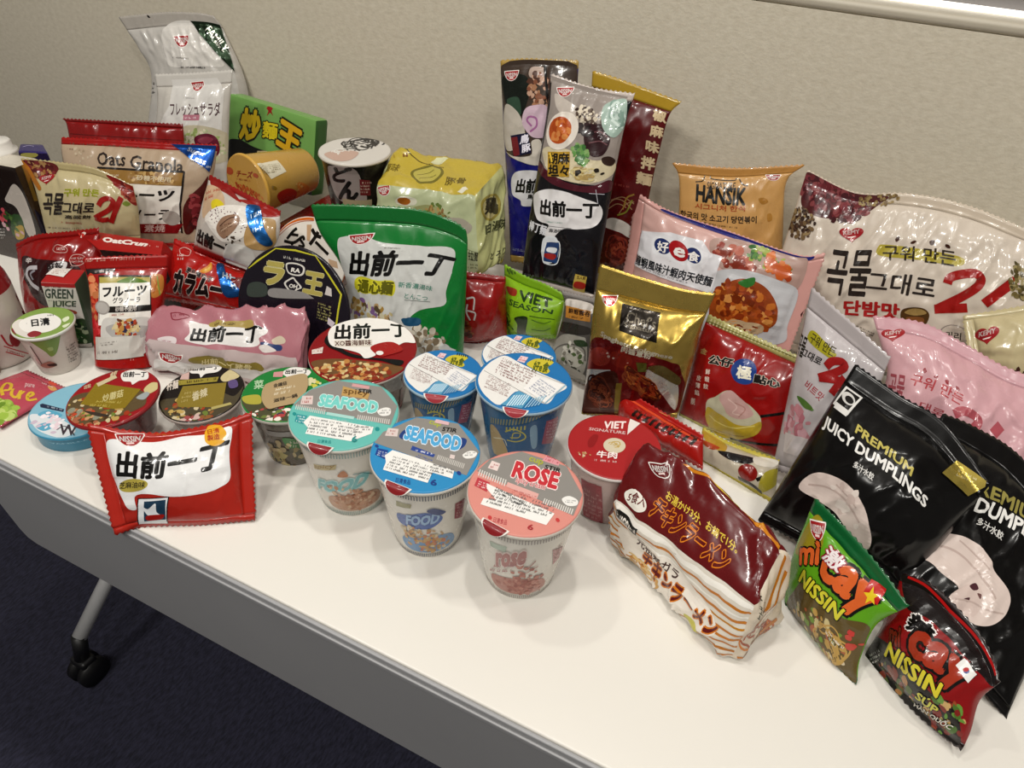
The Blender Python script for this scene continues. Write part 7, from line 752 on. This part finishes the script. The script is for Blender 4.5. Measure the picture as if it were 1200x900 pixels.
pouch(name='salad_bag', label='large white family-size salad pouch leaning on the wall', cat='pouch', o=[-.9848,.5916,.78], ax=[.9486,.3166,0], ay=[-.0661,.1981,.9779], edges=[[(-.1018,.2002),(-.0511,.2084),(-.0132,.2135),(.0332,.2154),(.0558,.2128)],[(.0558,.2128),(.0704,.1917),(.0999,.1123),(.0953,.009)],[(-.0936,-.0088),(.0953,.009)],[(-.1018,.2002),(-.0875,.1776),(-.0751,.1567),(-.0612,.1131),(-.0936,-.0088)]], bulge=.04, seal=(.09,.03,0,0), front=.5, doy=0, wr=.0026, pw=.55, seed=58, col='#b4b0aa', sealcol='#a09a92', fin='P', art=[('b','#a8a29a',[(.9888,.0127),(.9956,.1316),(1.005,.5161),(1.005,.8287),(.9414,.6899),(.9352,.4023),(.9389,.2317)]),('N',(.4367,.2441),(.6012,.2394),(.4703,.1599)),('f','#6a645e',(.353,.3096),(.6195,.3322),(.3712,.2948),1,8),('f','#242020',(.4108,.3794),(.8168,.3937),(.4202,.3588),1,6),('b','#cac6c0',[(.3979,.1062),(.7006,.0608),(.7908,.176),(.8707,.3544),(.6782,.3695),(.2707,.3467)]),('N',(.4367,.2441),(.6012,.2394),(.4703,.1599)),('f','#6a645e',(.353,.3096),(.6195,.3322),(.3712,.2948),1,8),('f','#242020',(.4108,.3794),(.8168,.3937),(.4202,.3588),1,6),('f','#242420',(.0118,.5698),(.0658,.57),(.0067,.4498),4,1),('b','#1a1614',[(.2994,.0053),(.3158,.0091),(.3154,.0254),(.2952,.0213)])], parts=[('size_label','F',[('p','#1c2c1c',[(.7006,.0608),(1.005,.0651),(.9448,.399),(.8411,.278)]),('t','#d0d0c4','FAMILY',(.8198,.1232),(.9186,.267),(.891,.0868),.02,None,.04),('f','#c8c8bc',(.836,.1939),(.9107,.2807),(.8756,.1725),1,4)])], group='white salad pouches')
block(name='noodle_carton', label='lime green noodle carton with yellow characters, leaning back on the wall', cat='carton', corners=[(-.8818,.5576,.7946),(-.7084,.5481,.7895),(-.8806,.5842,.7883),(-.7072,.5747,.7832),(-.8772,.5832,.903),(-.7038,.5737,.8979),(-.876,.6098,.8966),(-.7026,.6003,.8915)], rad=.004, wr=0, seed=59, col='#4a7c30', cols={'F': '#76a856', 'R': '#33602a', 'T': '#76a856'}, fin='K', art=[('F',[('b','#0c0d0c',[(-.0003,.6565),(.1417,.5643),(.3231,.598),(.5228,.5976),(.8248,.5929),(1.005,.6389),(1.005,1.005),(.0067,.9937)]),('t','#d8b81c','炒',(.1527,.5345),(.3662,.518),(.1859,.1329),.05,'#14140c',.07),('t','#d8c41c','麵',(.4195,.4297),(.5826,.4112),(.4252,.2137),.035,'#14140c',.06),('t','#d8a81c','王',(.588,.4465),(.8223,.5313),(.6268,.1245),.06,'#14140c',.07),('b','#8a1414',[(.4534,.0403),(.4766,-.005),(.5202,.0141),(.5117,.0562),(.5305,.1103),(.4976,.0854),(.4623,.1343),(.4756,.0688)]),('e','#8a1414',(.481,-.005),(.4944,-.005),(.4733,-.005)),('n',['#c8b078','#e0cc98'],(.5017,.6313),(.6753,.6015),(.5007,.5935),16,1.6,3),('p','#b8a878',[(.3583,.6744),(.6095,.5767),(.9921,.5904),(.995,.64),(.6123,.6644)]),('f','#8a8a80',(.6799,.7345),(1.0009,.7277),(.6775,.6641),1,8)])], parts=[])
pouch(name='noodle_packet', label='white and red noodle pouch with a dotted print and blue ribbon', cat='packet', o=[-.6597,.3165,.805], ax=[.9968,.0795,0], ay=[-.0431,.5406,.8402], edges=[[(-.0423,.0984),(.0675,.0752)],[(.0675,.0752),(.0706,.0392),(.0462,-.0039)],[(-.046,.0043),(.0462,-.0039)],[(-.0423,.0984),(-.0448,.0503),(-.046,.0043)]], bulge=.035, seal=(.06,.03,0,0), front=.6, doy=0, wr=.0024, pw=.55, seed=60, col='#b8b0a8', sealcol='#8c1412', fin='P', art=[('b','#8c1814',[(.0134,.0073),(.1207,-.005),(.3637,.0561),(.5405,.116),(.4965,.1268),(.2906,.1065),(.075,.0999)]),('b','#98160f',[(.4705,.1267),(.6274,.0421),(1.005,-.005),(.996,.0638),(.8076,.1777),(.6342,.1055)]),('b','#c8a888',[(.01,.2167),(.075,.0999),(.2707,.1174),(.3951,.2806),(.256,.4259),(.1349,.5271)]),('f','#a83c28',(.0824,.3377),(.2567,.1826),(.01,.2276),2,3),('e','#d8c424',(.3041,.2975),(.3943,.2674),(.2518,.2266)),('b','#d8d2ca',[(.1934,.4786),(.3623,.2696),(.6542,.139),(.7077,.2775),(.7184,.556),(.5255,.7171),(.2445,.5638)]),('s',['#5a2a3a'],(.4744,.4037),(.6863,.3444),(.3623,.2696),70,1.2,2,3),('b','#8a6a54',[(.404,.4935),(.4608,.3699),(.5877,.2896),(.6308,.3754),(.6068,.5597),(.5406,.6668),(.4326,.6186)]),('c','#4a3024',1.2,[(.4449,.5291),(.516,.3824),(.5867,.3175)]),('c','#c8a88c',1.2,[(.477,.5836),(.552,.4743),(.6036,.3629)]),('f','#5a3c2c',(.4881,.6206),(.609,.5003),(.4404,.5173),3,3),('b','#b08c58',[(.7225,.3238),(.9456,.136),(.9847,.3262),(1.0042,.5526),(.8749,.6502),(.7541,.5965)]),('t','#141210','出前一丁',(.0826,.8769),(.7089,.9005),(.1018,.6932),.06,None,.04),('b','#c0bcb6',[(.6247,.6988),(.8845,.6779),(.976,1.005),(.7102,1.005),(.5565,.9819)]),('s',['#3a2c20'],(.6517,.6245),(.736,.6071),(.6352,.5738),8,2,4,3)], parts=[('blue_ribbon','F',[('b','#1c5a98',[(.6394,.1477),(.6677,.0841),(.7463,.0635),(.8181,.1286),(.875,.2884),(.9848,.44),(.9732,.5289),(.8838,.5133),(.7375,.3701)]),('f','#c8d8e8',(.8109,.4393),(.8939,.3313),(.7028,.197),3,5)])])
pouch(name='noodle_packet', label='red spicy noodle packet with a flame and blue ribbon, above the pink block', cat='packet', o=[-.6726,.2834,.755], ax=[.9746,.224,0], ay=[-.1343,.5844,.8003], edges=[[(-.0543,.0751),(-.0114,.0647),(.0323,.0546),(.0674,.0489)],[(.0674,.0489),(.0579,-.0024)],[(-.0556,-.0018),(.0579,-.0024)],[(-.0543,.0751),(-.0556,-.0018)]], bulge=.035, seal=(.05,.03,0,0), front=.6, doy=0, wr=.0024, pw=.55, seed=61, col='#ab1712', sealcol='#ab1712', fin='P', art=[('c','#d8b0a8',.8,[(.1076,.1251),(.1478,.0589),(.2413,.0714),(.2647,.1578),(.1596,.1853),(.1076,.1251)]),('f','#e0c8c0',(.1525,.3124),(.2435,.2656),(.112,.1936),2,2),('b','#d88a28',[(.4646,.3449),(.5107,.2097),(.5213,.1102),(.5636,.2345),(.5309,.3424)]),('b','#e0b840',[(.4933,.3265),(.5294,.2302),(.5298,.159),(.5499,.2579)]),('t','#141010','激辛唐辛子',(.3074,.4497),(.6241,.4872),(.3065,.3414),.04,'#c8a098',.04),('t','#120c0c','カラムー',(.165,.842),(.7465,.7748),(.1828,.4768),.07,'#c8b0a8',.05),('b','#6a100c',[(.7786,.2716),(.9435,.189),(.9476,.4254),(.8492,.4501)])], parts=[('blue_ribbon','F',[('b','#1c5aa0',[(.5786,.1064),(.625,.0558),(.7523,.2451),(.9234,.4903),(.9214,.6293),(.8001,.6986),(.7119,.4097)]),('f','#c8d8e8',(.796,.5291),(.8923,.5119),(.6762,.1656),2,5)])])
block(name='noodle_carton', label='dark red carton under the udon cup, mostly hidden', cat='carton', corners=[(-.7,.45,.722),(-.53,.47,.722),(-.7,.58,.722),(-.53,.59,.722),(-.7,.45,.786),(-.53,.47,.786),(-.7,.58,.786),(-.53,.59,.786)], rad=.004, wr=0, seed=62, col='#7a100e', fin='P', art=[], parts=[])
